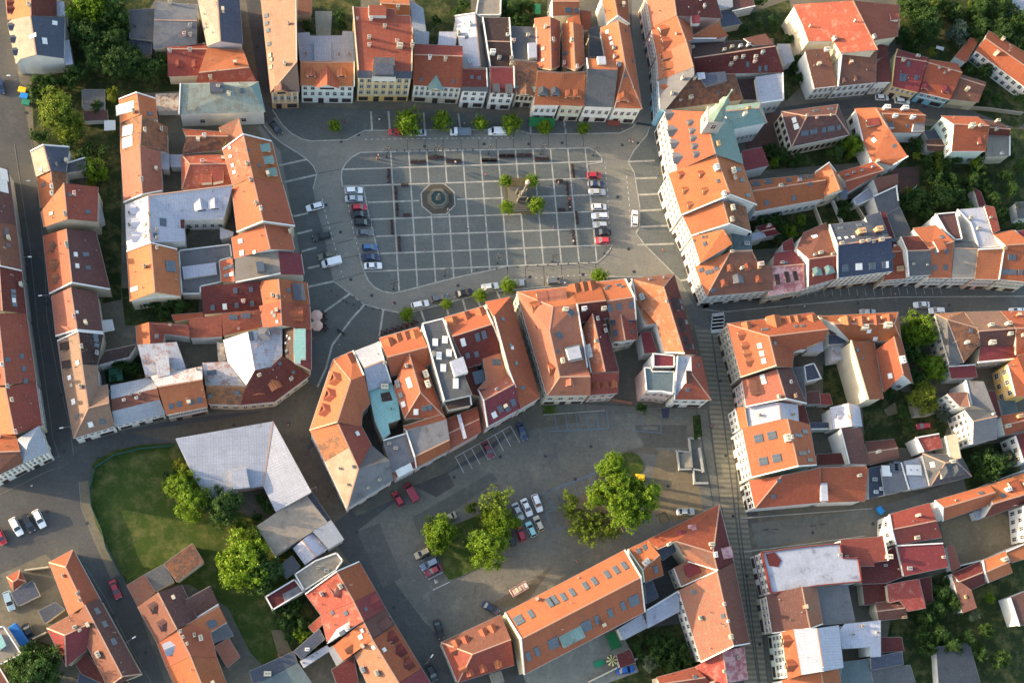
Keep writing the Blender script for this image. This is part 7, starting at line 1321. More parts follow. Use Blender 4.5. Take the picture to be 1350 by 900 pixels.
car(686.4,702.7,-.35,-.9,'hatch',RD,'red hatchback in the lower car park row'); car(700,697.3,-.4,-.9,'hatch',MN,'mint green hatchback in the lower car park row'); car(710,689.7,-.4,-.9,'hatch',CRM,'cream hatchback in the lower car park row'); car(673.4,709.5,-.4,-.9,'hatch',BK,'black car in the shade of the island trees'); car(653.5,690.5,.3,.95,'sedan',WH,'white car showing through the island tree crowns')
car(590,682.2,-.9,.4,'sedan',TNC,'tan saloon beside the twiggy tree'); car(556.7,728.4,-.88,.45,'hatch',TNC,'tan hatchback at the west corner of the grassy island'); car(566.5,736.5,-.88,.45,'hatch',BK,'black hatchback below the tan hatchback'); car(566,743,-.88,.45,'estate',(.10,.15,.24),'slate blue car between black and maroon cars'); car(571.3,751.6,-.88,.45,'sedan',MRN,'maroon saloon above the marked disabled bay')
car(578.4,828.9,.3,.95,'sedan',BK,'black saloon at the foot of the southern row'); car(646.9,801.3,.85,.5,'sedan',NV,'navy saloon parked against the long hall'); car(569.6,886.6,.4,.9,'hatch',BK,'dark car in the lane at the bottom edge'); car(904,674.2,1,-.02,'sedan',SV,'silver saloon by the sharp roof corner and pedestrian street')
car(21.3,693.8,.48,.88,'estate',WH,'white estate car leftmost on the open asphalt at the left'); car(37.3,688.8,.45,.9,'estate',BK,'black estate car between two white cars at the left'); car(51.6,683.5,.45,.9,'estate',WH,'white estate car right of the black one at the left'); car(.5,707,.45,.9,'hatch',RD,'red car cut by the left edge'); car(152,776.4,.38,.92,'sedan',RD,'dark red saloon driving on the lower street')
car(38.2,834,.4,.9,'sedan',BK,'black car with white roof load in the lower left yard'); car(12,791.6,.3,.95,'estate',(.25,.36,.48),'light blue estate car in the lower left yard'); car(1,113,.1,1,'sedan',NV,'dark car at the left edge of the upper left street'); car(1217.6,561.6,-1,.08,'hatch',RD,'red hatchback in the yard under the yellow-green tree'); car(825,882.4,1,-.15,'sedan',(.01,.10,.42),'bright blue car beside the play yard wall'); car(152,216,1,0,'sedan',NV,'dark blue car at the garden gate south of the willow') if 0 else None
# flatbed truck
a = at(607.4,173.8,1.0); e = at(627,173.8,1.0)-a; t = root('flatbed_truck','white-cabbed flatbed truck with grey load bed on the north side of the square','truck',(a.x,a.y,.02), math.atan2(e.y,e.x)+math.pi)
b = MB(); loft(b, [(.9,.88,.35,1.0,.9),(.95,.92,.3,2.0,.85),(1.8,.92,.3,1.95,.82),(2.2,.9,.3,1.2,.85),(2.75,.85,.35,.95,.8),(2.8,.75,.4,.7,.8)]); b.build('cab', [paint(WH)], t)
b = MB(); b.bx(-2.7,.85,-.98,.98,.85,.95); 
for q in ((-2.7,.85,-1,-.94),(-2.7,.85,.94,1),(-2.7,-2.64,-.94,.94),(.79,.85,-.94,.94)): b.bx(*q,.95,1.3)
b.build('load_bed', [BED], t); b = MB(); b.quad((1.86,-.75,1.9),(1.86,.75,1.9),(2.25,.8,1.25),(2.25,-.8,1.25)); b.v=[v+Vector((.02,0,.03)) for v in b.v]; b.build('windscreen', [CGL], t)
for sx in (-1.8,1.8):
    for sy in (-1,1): o = link(D.objects.new('wheel', WHL), t); o.location = (sx, sy*.85, .34); o.scale = (1.1,1.2,1.1)
# market trailer, blue tarpaulin van, containers
def at_dir(x, y, dx, dy, h=0):
    a = at(*px((x,y)), h); e = at(px((x,y))[0]+dx*10, px((x,y))[1]+dy*10, h)-a; return a, math.atan2(e.y, e.x)
a, rz = at_dir(684.2,776,.87,-.5,.8); t = root('trailer','pinkish loaded trailer standing by the long hall','trailer',(a.x,a.y,.02),rz)
b = MB(); b.bx(-2.2,2.2,-1,1,.5,.7); 
for q in ((-2.2,2.2,-1,-.94),(-2.2,2.2,.94,1),(-2.2,-2.14,-.94,.94),(2.14,2.2,-.94,.94)): b.bx(*q,.7,1.1)
b.bx(2.2,3.2,-.06,.06,.5,.6); b.build('body', [WALL['p']], t)
for k in range(5):
    b = MB(); x = -1.7+k*.8; b.bx(x,x+.6,-.7+.1*(k%3),.5+.1*(k%2),.7,1.0+.1*(k%3)); b.build('crate', [WALL[('p','c','b','p','w')[k]]], t)
for sy in (-1,1): o = link(D.objects.new('wheel', WHL), t); o.location = (0, sy*1.05, .34)
a, rz = at_dir(25,838,.55,.83,1); t = root('covered_lorry','lorry bed covered by a bright blue tarpaulin in the lower left yard','lorry',(a.x,a.y,.02),rz)
b = MB(); loft(b, [(-2.8,1.1,.9,2.1,.8),(-2.6,1.2,.8,2.4,.8),(2.6,1.2,.8,2.4,.8),(2.8,1.1,.9,2.1,.8)]); b.build('tarpaulin', [plain('blue_tarpaulin', (.01,.13,.42), .5)], t); b = MB(); b.bx(-2.6,2.6,-.9,.9,.5,.85); b.build('chassis', [BLK], t)
for sx in (-1.8,1.8):
    for sy in (-1,1): o = link(D.objects.new('wheel', WHL), t); o.location = (sx, sy*.9, .36)
def bin_(x, y, dx, dy, col, label, s=1.0):
    a, rz = at_dir(x,y,dx,dy,.6); t = root('waste_container',label,'container',(a.x,a.y,.02),rz); m = plain('container_'+label.split()[0], col, .5)
    b = MB(); b.v = [Vector(p) for p in ((-.75,-.55,.15),(.75,-.55,.15),(.75,.55,.15),(-.75,.55,.15),(-.95,-.7,1.15),(.95,-.7,1.15),(.95,.7,1.15),(-.95,.7,1.15))]; b.f=[(0,1,5,4),(1,2,6,5),(2,3,7,6),(3,0,4,7),(3,2,1,0)]; b.m=[0]*5
    b.build('body',[m],t); b = MB(); loft(b, [(-.98,.72,1.0,1.2,.9),(-.9,.74,1.0,1.36,.7),(.9,.74,1.0,1.36,.7),(.98,.72,1.0,1.2,.9)]); b.build('lid',[m],t); t.scale=(s,s,s)
    b = MB()
    for sx in (-.6,.6):
        for sy in (-.45,.45): b.cyl((sx,sy-.04,.1),(sx,sy+.04,.1),.1,.1,8)
    b.build('castors',[RUB],t)
bin_(30,119.5,.97,.2,(.75,.5,.02),'yellow waste container, upper of three by the left street'); bin_(32.5,127.5,.97,.2,(.02,.22,.6),'blue waste container, middle of three by the left street'); bin_(35,136,.97,.2,(.02,.2,.12),'green waste container, lowest of three by the left street')
bin_(1159.5,672.5,.6,.75,(.01,.25,.62),'bright blue container at the east end of the cross street'); bin_(843,630,1,.1,(.85,.5,.02),'yellow textile container beside the great bright trees',1.15)
# ================= furniture of the square =================
DW = plain('dark_bench_timber', (.055,.022,.02)); STN = plain('weathered_stone', (.15,.14,.115), .9); WAT = plain('fountain_water', (.02,.045,.035), .08, 0, .8)
def bench(p, ang, label, group):
    t = root('bench', label, 'bench', (p.x,p.y,.11), ang, group); b = MB()
    for k in range(4): b.bx(-.95,.95,-.32+k*.15,-.20+k*.15,.42,.47)
    b.build('seat',[DW],t); b = MB()
    for k in range(3): b.bx(-.95,.95,.30+k*.02,.34+k*.02,.55+k*.14,.66+k*.14)
    b.build('backrest',[DW],t)
    for s in (-.8,.8): b = MB(); b.bx(s-.04,s+.04,-.3,.38,0,.42); b.bx(s-.04,s+.04,.32,.38,.42,.98); b.build('leg',[BLK],t)
gx = G(1,0)-G(0,0); GA = math.atan2(gx.y, gx.x)
T(430,130)
for x, y in ((652,472),(712,472),(780,440),(843,440),(915,465),(975,465),(1180,460),(1240,460),(1308,430),(1180+200-12,430)): bench(W((x,y),.45), GA, 'dark wooden bench in the long row at the north edge of the plaza', 'benches of the north row')
T(630,130)
for x, y in ((55,460),(113,460),(183,428),(243,428),(313,425),(372,425),(447,452),(503,450)): bench(W((x,y),.45), GA, 'dark wooden bench in the long row at the north edge of the plaza', 'benches of the north row')
for x, y in ((703,512),(710,562),(664,640),(668,692),(677,755),(681,805),(733,862),(737,905)): bench(W((x,y),.45), GA+math.pi/2, 'dark wooden bench in the broken line at the east side of the plaza', 'benches of the east line')
bench(W((603,613),.45), GA, 'dark bench with a sitting person near the ragged tree of the column', None); bench(W((622,828),.45), GA, 'dark bench lying alone south east of the plague column', None)
T(610,260)
for x, y in ((818,265),(828,325)): bench(W((x,y),.45), GA+math.pi/2, 'dark wooden bench in the broken line at the east side of the plaza', 'benches of the east line')
T(430,130)
for x, y in ((465,545),(465,600),(518,675),(520,722),(527,800),(528,845)): bench(W((x,y),.45), GA+math.pi/2, 'dark wooden bench in the broken line at the west side of the plaza', 'benches of the west line')
bench(W((583,643),.45), GA, 'single dark bench crosswise north west of the fountain', None); bench(W((598,868),.45), GA, 'single dark bench crosswise south west of the fountain', None)
T(370,260)
for x, y in ((825,192),(828,250),(880,312),(882,375)): bench(W((x,y),.45), GA+math.pi/2, 'dark wooden bench in the broken line at the west side of the plaza', 'benches of the west line')
# five-armed lamps
LG = plain('lamp_globe', (.05,.055,.06), .3)
def lamp5(x, y, label):
    p = W((x,y), 5.0); t = root('street_lamp', label, 'street lamp', (p.x,p.y,.1), .4); b = MB(); b.lathe((0,0,0),[(.22,0),(.22,.25),(.12,.5),(.07,.9),(.06,4.2),(.09,4.3),(.04,5)],8); b.build('pole',[BLK],t)
    for k in range(5):
        a = k*1.2566; r = 0 if k == 4 else .75; c = Vector((math.cos(k*1.5708)*r, math.sin(k*1.5708)*r, 4.75 if r else 5.4)); b = MB(); b.cyl((0,0,4.4 if r else 5),c,.035,.03,5); b.build('arm',[BLK],t)
        b = MB(); b.lathe(c,[(.06,0),(.2,.12),(.25,.35),(.16,.5),(.05,.6)],8); b.build('lantern',[LG],t)
T(0,0,1)
for (x, y, lb) in ((510.5,197,'leftmost five-armed lamp on the north edge of the plaza'),(576,194.5,'five-armed lamp above the fountain on the north edge of the plaza'),(647,193,'five-armed lamp above the north west column tree'),(716,193,'five-armed lamp east of the column on the north edge'),(786,195,'five-armed lamp at the north east corner of the plaza'),(520,373,'five-armed lamp at the south west curve of the plaza'),(588.5,355.5,'five-armed lamp right of the south west lamp'),(659.3,338.8,'five-armed lamp in the lower middle of the plaza'),(731.5,336.3,'five-armed lamp right of the lower middle one'),(801,326,'five-armed lamp at the south east corner of the plaza')): lamp5(x, y, lb)
def slamp(x, y, dx, dy, label, h=7):
    p = at(x, y, h); _, rz = at_dir(x,y,dx,dy); t = root('street_lamp', label, 'street lamp', (p.x,p.y,0), rz); b = MB(); b.cyl((0,0,0),(0,0,h),.09,.06,8); b.cyl((0,0,h),(1.6,0,h+.3),.05,.04,6); b.build('pole',[TRIM],t); b = MB(); loft(b,[(1.4,.1,h+.2,h+.42,.7),(1.6,.16,h+.18,h+.46,.6),(2.2,.14,h+.2,h+.42,.6),(2.3,.08,h+.22,h+.36,.7)]); b.build('lamp_head',[WALL['tr']],t)
for a in ((22,100,-1,.05,'curved street lamp beside the tall white gable'),(48,239,-1,0,'street lamp opposite the narrow orange and brown house'),(64,389,-1,.1,'street lamp at the wall between two gabled houses'),(92,562,-1,.2,'street lamp near the angled corner building'),(167,846,.8,-.5,'street lamp on the lower street by the purple brown house'),(417,641,-.5,.3,'street lamp in the lane beside the pale metal roof'),(563,873,.5,-.7,'street lamp in the lane at the bottom edge'),(29,339,1,0,'short wall lamp on the dull brown house')): slamp(*a)
# fountain
c = octc; t = root('fountain','octagonal stone fountain with dark green water and a rough stone pillar','fountain',(c.x,c.y,.1))
def octring(b, r0, r1, z0, z1, m=0):
    n = 8; st = len(b.v)
    for r, z in ((r1,z0),(r1,z1),(r0,z1),(r0,z0)):
        for i in range(n): a = math.pi*(2*i+1)/8+GA; b.v.append(Vector((math.cos(a)*r,math.sin(a)*r,z)))
    for k in range(3):
        for i in range(n): j=(i+1)%n; b.f.append((st+k*n+i,st+k*n+j,st+(k+1)*n+j,st+(k+1)*n+i)); b.m.append(m)
b = MB(); octring(b,2.35,2.95,0,.22); b.build('step',[STN],t); b = MB(); octring(b,1.95,2.35,.2,.85); b.build('basin',[STN],t)
b = MB(); b.lathe((0,0,0),[(1.97,.35),(1.97,.55)],8); b.build('water',[WAT],t); b = MB(); b.lathe((0,0,0),[(.75,.3),(.7,.9),(.45,1.2),(.5,1.9),(.35,2.4),(.42,2.9),(.2,3.4),(.1,3.6)],7)
for v in b.v: v.x += random.uniform(-.08,.08); v.y += random.uniform(-.08,.08)
b.build('pillar',[STN],t)
b = MB(); octring(b,4.45,4.75,.0,.012); o = struct(b.build('paving_ring',[PALE])); o.location=(c.x,c.y,.1)
b = MB(); b.lathe((c.x,c.y,.1),[(4.45,0),(4.45,.006)],8); struct(b.build('fountain_paving',[gmat('fountain_setts',(.075,.07,.062),(.10,.092,.08),.2,2,'setts')]))
# plague column
gb = sheet('monument_paving', [(664,235),(700,234),(706,283),(669,284)], .108, gmat('monument_setts',(.10,.085,.055),(.14,.12,.07),.2,2,'setts'))
c = at(687,262); t = root('plague_column','tall stone plague column with statues on a stepped square base','column',(c.x,c.y,.1),GA)
b = MB()
for k in range(5): r = 3.3-k*.45; b.bx(-r,r,-r-.3,r-.1,k*.16,(k+1)*.16)
b.build('steps',[STN],t); b = MB(); b.bx(-.8,.8,-.8,.8,.8,3.0); b.bx(-.95,.95,-.95,.95,3.0,3.2); b.bx(-.5,.5,-.5,.5,3.2,4.6); b.bx(-.4,.4,-.4,.4,4.6,5.05); b.build('pedestal',[STN],t)
b = MB(); b.lathe((0,0,0),[(.42,5),(.32,5.3),(.28,9.5),(.4,9.8),(.48,10.0),(.25,10.2)],10); b.build('shaft',[STN],t)
b = MB(); b.lathe((0,0,0),[(.35,10.2),(.55,10.6),(.6,11),(.35,11.5),(.2,11.8),(.3,12),(.1,12.3)],8); b.build('statue',[WALL['p']],t)
for sx in (-1,1):
    for sy in (-1,1):
        b = MB(); b.lathe((sx*1.2,sy*1.2,0),[(.3,.8),(.4,2.0),(.28,2.2),(.34,2.7),(.26,3.2),(.12,3.35),(.16,3.6),(.06,3.75)],8); b.build('statue',[STN],t)
# parasols, terraces, awnings
def parasol(x, y, label, col='p', r=1.5):
    p = at(x,y,2.4); t = root('parasol',label,'parasol',(p.x,p.y,.1)); b = MB(); b.cyl((0,0,0),(0,0,2.6),.04,.04,6); b.build('pole',[BLK],t); b = MB(); b.lathe((0,0,0),[(r,2.05),(r*.98,2.2),(.1,2.65)],8); b.build('canopy',[WALL[col]],t)
parasol(417.5,415.5,'upper of two pale pink parasols at the cafe west of the square'); parasol(417.8,428.5,'lower of two pale pink parasols at the cafe west of the square')
def table(x, y, label, group=None):
    p = at(x,y,.7); t = root('cafe_table',label,'table',(p.x,p.y,.1),random.random(),group); b = MB(); b.cyl((0,0,.70),(0,0,.74),.42,.42,10); b.build('table_top',[DW],t); b = MB(); b.cyl((0,0,0),(0,0,.7),.05,.05,6); b.cyl((0,0,0),(0,0,.04),.25,.25,8); b.build('leg',[BLK],t)
def chair(x, y, a, label, group=None):
    p = at(x,y,.5); t = root('cafe_chair',label,'chair',(p.x,p.y,.1),a,group); b = MB(); b.bx(-.22,.22,-.22,.22,.42,.46); b.build('seat',[DW],t); b = MB(); b.bx(-.22,.22,.19,.23,.46,.9); b.build('backrest',[DW],t)
    for i in (-1,1):
        for j in (-1,1): b = MB(); b.bx(i*.19-.02,i*.19+.02,j*.19-.02,j*.19+.02,0,.42); b.build('leg',[BLK],t)
for x, y in ((426,414),(427,421),(425,429),(429,433)):
    table(x,y,'small round dark cafe table beside the pale pink parasols','tables beside the parasols')
    for k in range(4): chair(x+math.cos(k*1.57)*3.2, y+math.sin(k*1.57)*3.2, k*1.57+random.random(), 'dark cafe chair beside the pale pink parasols', 'chairs beside the parasols')
for k in range(7):
    x, y = 504+k*7.2, 439-k*2.3; table(x,y,'dark cafe table in the terrace under the orange townhouse','terrace tables on the south side')
    for q in range(3): chair(x+math.cos(q*2.1)*3, y+math.sin(q*2.1)*3, q*2.1, 'dark cafe chair in the terrace under the orange townhouse','terrace chairs on the south side')
def rect_thing(name, label, cat, pts, h, mat, legs=True, dep=.12, low=None, group=None):
    P = [at(*px(p), h if low is None or i < 2 else low) for i, p in enumerate(pts)]; c = sum(P, Vector())/4; c.z = 0; t = root(name,label,cat,c,0,group); b = MB(); Q = [p-c for p in P]
    b.quad(*[q+Vector((0,0,.0)) for q in Q]); b.quad(*[q-Vector((0,0,dep)) for q in Q])
    for i in range(4): b.quad(Q[i], Q[(i+1)%4], Q[(i+1)%4]-Vector((0,0,dep)), Q[i]-Vector((0,0,dep)))
    b.build('canopy' ,[mat],t)
    if legs:
        for q in Q: b = MB(); b.cyl((q.x*.95,q.y*.95,.05),(q.x*.95,q.y*.95,q.z-.05),.05,.05,6); b.build('post',[BLK],t)
GRC = plain('green_canvas', (.01,.13,.04), .8); RDC = plain('brown_canvas', (.14,.035,.025), .8)
T(630,130)
rect_thing('awning','large dark green awning in front of the white townhouse with two slate dormers','awning',[(380,135),(572,145),(570,210),(380,205)],3.0,GRC,low=2.5)
rect_thing('market_stall','brown canvas stall in front of the orange corner townhouse','stall',[(960,158),(1055,165),(1052,204),(958,196)],2.5,RDC,low=2.3)
T(760,480)
rect_thing('shelter','navy flat shelter below the pinkish building','shelter',[(628,328),(692,322),(682,396),(640,400)],2.8,plain('navy_sheet',(.02,.025,.05)))
T(0,430)
rect_thing('garden_canopy','dark green canopy with a white torn patch in the courtyard garden','canopy',[(805,315),(905,305),(912,400),(808,410)],2.6,plain('green_net',(.01,.09,.05)))
T(0,320,7.5)
rect_thing('garden_table','white square canopy beside the purple street houses','canopy',[(1005,765),(1110,755),(1135,865),(1020,885)],2.6,WALL['w'])
T(0,0,4.5)
rect_thing('garden_canopy','small white gazebo roof in the garden behind the left street','gazebo',[(618,715),(685,713),(685,772),(618,775)],2.5,WALL['tr'])
fl('small grey and white roofed garden shed below the dense garden trees', [(487,533),(622,532),(618,640),(488,643)], 3, 'gyd', 'w', **RS)
fl('dark low shed below the grey and white garden shed', [(495,660),(638,655),(640,712),(498,718)], 2.6, 'pb', 'w', **RS)
T(770,750)
rect_thing('play_mat','green play mat frame with a yellow toy slide in the hall yard','play frame',[(160,490),(230,460),(282,570),(205,602)],1.2,GRC,dep=.06)
rect_thing('sandpit','green-covered sandpit in the hall yard','sandpit',[(72,690),(140,662),(158,700),(88,734)],.35,plain('sandpit_green',(.02,.25,.12)),legs=False,dep=.3)
p = W((207,675),2.2); t = root('parasol','black and yellow striped parasol in the hall yard','parasol',(p.x,p.y,.02)); b = MB()
for k in range(16):
    a0, a1 = k*math.pi/8, (k+1)*math.pi/8; b.quad((math.cos(a0)*1.35,math.sin(a0)*1.35,2.0),(math.cos(a1)*1.35,math.sin(a1)*1.35,2.0),(0,0,2.45), m=k%2)
b.build('canopy',[plain('parasol_yellow',(.6,.5,.2)),BLK],t); b = MB(); b.cyl((0,0,0),(0,0,2.4),.04,.04,6); b.build('pole',[BLK],t)
T(1050,0,4.5)
p = W((1240,85),1.0); t = root('swimming_pool','small round garden pool with turquoise water at the top right','pool',(p.x,p.y,0)); b = MB(); b.lathe((0,0,0),[(1.75,0),(1.8,1.1),(1.65,1.15),(1.65,.9)],20); b.build('wall',[plain('pool_wall',(.25,.4,.5))],t); b = MB(); b.lathe((0,0,0),[(1.64,.9),(1.64,.95)],20); b.build('water',[plain('pool_water',(.10,.42,.42),.1)],t)
rect_thing('garden_table','white oblong garden table on the top right lawn','table',[(832,272),(878,282),(872,302),(828,288)],.75,WALL['tr'])
T(600,0,4.5); rect_thing('garden_canopy','green garden canopy strip at the top edge','canopy',[(470,25),(505,25),(508,82),(475,85)],2.2,plain('canopy_green',(.03,.25,.10)))
# stairs and ramp of the lower car park
T(760,480)
STC = gmat('concrete_steps', (.22,.22,.21), (.28,.27,.25))
t = root('stair_structure','concrete stair and ramp pit with pale parapets beside the pedestrian street','stairs', W((840,690))); c = t.location.copy()
def wl(pts, h, w=.35, nm='parapet_wall'):
    b = MB()
    for a_, e_ in zip(pts[:-1], pts[1:]):
        a, e = W(a_,h)-c, W(e_,h)-c; a.z=e.z=0; d=(e-a); L=d.length; d.normalize(); b.box((a+e)/2+Vector((0,0,h/2)), d*(L/2+w/2), Vector((-d.y,d.x,0))*w/2, Vector((0,0,h/2)))
    b.build(nm,[WALL['g']],t)
wl([(840,545),(915,548)],1.1); wl([(838,548),(848,640)],1.1); wl([(915,625),(940,790)],1.1,.6); wl([(745,640),(845,652)],1.0); wl([(750,645),(765,780)],1.0); wl([(765,778),(860,775),(925,785)],1.1); wl([(870,780),(878,880)],.9); wl([(878,880),(970,880)],1.0,.5)
for k in range(9): 
    b = MB(); a, e = W((765+k*9,660)), W((775+k*9,772)); a-=c; e-=c; a.z=e.z=0; d=(e-a); L=d.length; d.normalize(); b.box((a+e)/2+Vector((0,0,.12+k*.07)), d*L/2, Vector((-d.y,d.x,0))*.22, Vector((0,0,.12+k*.07))); b.build('step',[STC],t)
# fences and garden walls
def wallrun(name, label, cat, pts, h, mat, w=.22, posts=None):
    P = [at(*px(p)) for p in pts]; c = P[0].copy(); t = root(name,label,cat,c)
    b = MB()
    for a, e in zip(P[:-1], P[1:]):
        a = a-c; e = e-c; d = e-a; L = d.length; d.normalize(); b.box((a+e)/2+Vector((0,0,h/2)), d*(L/2+w/3), Vector((-d.y,d.x,0))*w/2, Vector((0,0,h/2)))
    b.build('panel' if posts else 'wall',[mat],t)
    if posts:
        b = MB()
        for a, e in zip(P[:-1], P[1:]):
            n = max(1,int((e-a).length/2.5))
            for k in range(n): q = a.lerp(e,k/n)-c; b.cyl(q, q+Vector((0,0,h+.1)), .06, .06, 6)
        b.build('posts',[BLK],t)
FG = plain('green_fence', (.02,.10,.08))
T(0,0,1)
wallrun('fence','green fence curving round the lawn','fence',[(228,588),(185,592),(150,601),(126,617),(119,645),(121,668),(135,700),(140,722),(152,745),(166,768)],1.5,FG,.08,1)
for a in (('white garden wall between the walled garden plots',[(1185,640-370),(1192,262),(1205,248)],'w'),('long brick-topped wall between narrow garden plots',[(1072,275),(1088,318)],'c'),('second brick-topped wall between narrow garden plots',[(1096,267),(1108,296)],'tr'),('third brick-topped wall between narrow garden plots',[(1122,266),(1138,292)],'c'),('pale wall of the yard with the bare ground',[(1255,748),(1295,738),(1352,713)],'tr'),('wall between the hall garden and the lane',[(776,898),(812,880),(838,868)],'c'),('pale wall closing the walled plot at the cross street',[(1278,648),(1305,636),(1350,620)],'w'),('stone wall under the brown red roofed house',[(1232,140),(1262,143),(1300,146),(1345,152)],'st'),('red-capped wall between the pink house and the parapet building',[(806,528),(832,533)],'bk'),('low wall of the lower left yard',[(35,772-20),(65,748)],'b'),('low white wall behind the lower left yard',[(45,842),(62,834)],'b'),('garden wall behind the southern row',[(367,862),(378,885)],'bk'),('white arched courtyard wall of the west block',[(292,438+0),(302,452),(330,455)],'w')):
    wallrun('garden_wall',a[0],'wall',a[1],1.8,WALL[a[2]],.3)
BOL = MB(); BOL.lathe((0,0,0),[(.12,0),(.12,.7),(.16,.75),(.1,.95)],8); BOM = mkmesh('bollard',BOL,[BLK])
def bollard(x, y, lb, gr):
    p = at(x,y,.1); o = D.objects.new('bollard', BOM); o.location = p; C.objects.link(o); tag(o, lb, 'bollard', gr)
for x, y in ((437.5,384),(444.5,390),(452,396),(457,399),(466,403),(474,406.5),(467,392),(474.5,398),(482.5,404),(491.5,407),(501,408.5)): bollard(x,y,'black bollard on the curved kerb south west of the plaza','bollards of the south west kerb')
for k in range(12): bollard(628+k*13.4, 356.5-k*.95, 'small bollard along the south edge of the plaza', 'bollards of the south edge')
for k in range(11): bollard(523+k*10, 199.5-k*.15, 'small bollard along the north edge of the plaza', 'bollards of the north edge')
wallrun('barrier','black road barrier across the cafe lane','barrier',[(445,434.5),(454,441)],.9,BLK,.25)
wallrun('barrier','dark drain-like barrier at the head of the lane north east of the square','barrier',[(839.5,163),(857,165.5)],.3,BLK,.5)
# ================= people =================
def person(x, y, shirt, trousers, label, ang=0, sit=False, hat=None):
    p = at(*px((x,y)), .9); t = root('person', label, 'person', (p.x,p.y,.11), ang)
    if sit: J = {'pel':(0,0,.5),'ch':(0,.02,.95),'nk':(0,.02,1.08),'hd':(0,.0,1.22),'ht':(0,0,1.32)}; K = lambda s: [(s*.1,-.38,.5),(s*.1,-.42,.08),(s*.1,-.55,.04)]; A = lambda s: [(s*.2,.02,.98),(s*.24,-.1,.72),(s*.14,-.32,.6),(s*.12,-.4,.58)]
    else: J = {'pel':(0,0,.92),'ch':(0,.01,1.32),'nk':(0,.01,1.47),'hd':(0,-.01,1.6),'ht':(0,-.01,1.72)}; K = lambda s: [(s*.1,-.05*s,.5),(s*.11,.12*s,.08),(s*.11,.12*s-.14,.04)]; A = lambda s: [(s*.2,.01,1.38),(s*.25,.04*s,1.1),(s*.23,-.08,.88),(s*.22,-.12,.80)]
    vs = [J['pel'],J['ch'],J['nk'],J['hd'],J['ht']]; es = [(0,1),(1,2),(2,3),(3,4)]; rd = [.15,.17,.06,.095,.07]
    for s in (-1,1):
        k = len(vs); vs += K(s); es += [(0,k),(k,k+1),(k+1,k+2)]; rd += [.085,.05,.04]
        k = len(vs); vs += A(s); es += [(1,k),(k,k+1),(k+1,k+2),(k+2,k+3)]; rd += [.065,.045,.035,.03]
    me = D.meshes.new('body'); me.from_pydata(vs, es, []); o = link(D.objects.new('body', me), t)
    o.modifiers.new('skin','SKIN')
    for i, r in enumerate(rd): me.skin_vertices[0].data[i].radius = (r, r)
    me.skin_vertices[0].data[0].use_root = True
    sb = o.modifiers.new('sub','SUBSURF'); sb.levels = 1; sb.render_levels = 1; me.materials.append(SKN)
    b = MB(); z0, z1 = J['pel'][2], J['ch'][2]; b.lathe((0,.01,0),[(.19,z0-.05),(.2,z0+.1),(.22,z1-.02),(.2,z1+.1),(.09,z1+.16)],10); b.v=[Vector((v.x,v.y*.7,v.z)) for v in b.v]; b.build('shirt',[shirt],t,True)
    b = MB()
    for s in (-1,1):
        q = K(s); b.cyl((s*.08,0,z0), q[0], .12, .09, 8); b.cyl(q[0], q[1], .09, .065, 8)
    b.build('trousers',[trousers],t,True)
    b = MB(); hz = J['hd'][2]; b.lathe((0,.02,hz),[(.115,-.03),(.118,.05),(.09,.12),(.03,.15)],10); b.build('hair',[hat or HAIR],t,True)
SKN = plain('skin', (.42,.25,.18)); HAIR = plain('dark_hair', (.03,.02,.015))
def cl(n, c): return plain('cloth_'+n, c, .9)
cR, cW, cP, cB, cD, cY = cl('red',(.45,.03,.04)), cl('white',(.7,.7,.68)), cl('pink',(.5,.25,.3)), cl('blue',(.05,.1,.3)), cl('dark',(.03,.03,.04)), cl('lime',(.4,.5,.08))
T(0,0,1)
for a in ((499,205,cP,cD,'person in pink walking at the north west corner of the plaza'),(497,208.5,cR,cD,'person in red below the one in pink'),(501,209,cW,cD,'person in pale top beside the person in red'),(590.5,275.5,cP,cW,'person in pink at the edge of the fountain paving'),(593,277.5,cW,cB,'person in white at the edge of the fountain paving'),(830.5,184.5,cR,cW,'person in a red top crossing the road in the north east'),(834,187.5,cW,cD,'person in white behind the one in red in the north east'),(518.8,399.8,cR,cW,'person in red and white walking on the southern road'),(741,366,cD,cD,'person in dark clothes behind the grey car on the south kerb'),(745,373,cW,cB,'person in white on the pavement beside the grey car'),(412,447,cY,cD,'person in lime by the cafe parasols'),(940,562,cR,cD,'person in red walking on the pedestrian street'),(937,561.5,cP,cD,'person in pink beside the one in red on the pedestrian street'),(312,662,cD,cD,'dark dressed person in the lane beside the metal roof building') if 0 else (433,654,cD,cD,'dark dressed person walking in the lane by the old corner building'),(1011,697,cB,cD,'cyclist in blue on the cross street'),(703,239.5,cD,cD,'dark dressed person by the ragged tree of the column') if 0 else (737,240,cD,cB,'dark dressed person sitting on the bench near the ragged column tree')):
    person(*a[:5], ang=random.random()*6.28, sit='sitting' in a[4])
T(630,130); person(680,740,cR,cD,'person in orange-red sitting on the east line of benches',0,True); person(683,803,cW,cD,'person in white sitting on the east line of benches',1.5,True)
T(610,260); person(822,322,cW,cD,'person in white sitting at the lower end of the east benches',1.5,True); T(430,130); person(960,468,cW,cD,'pale dressed person sitting on the north row of benches',0,True)
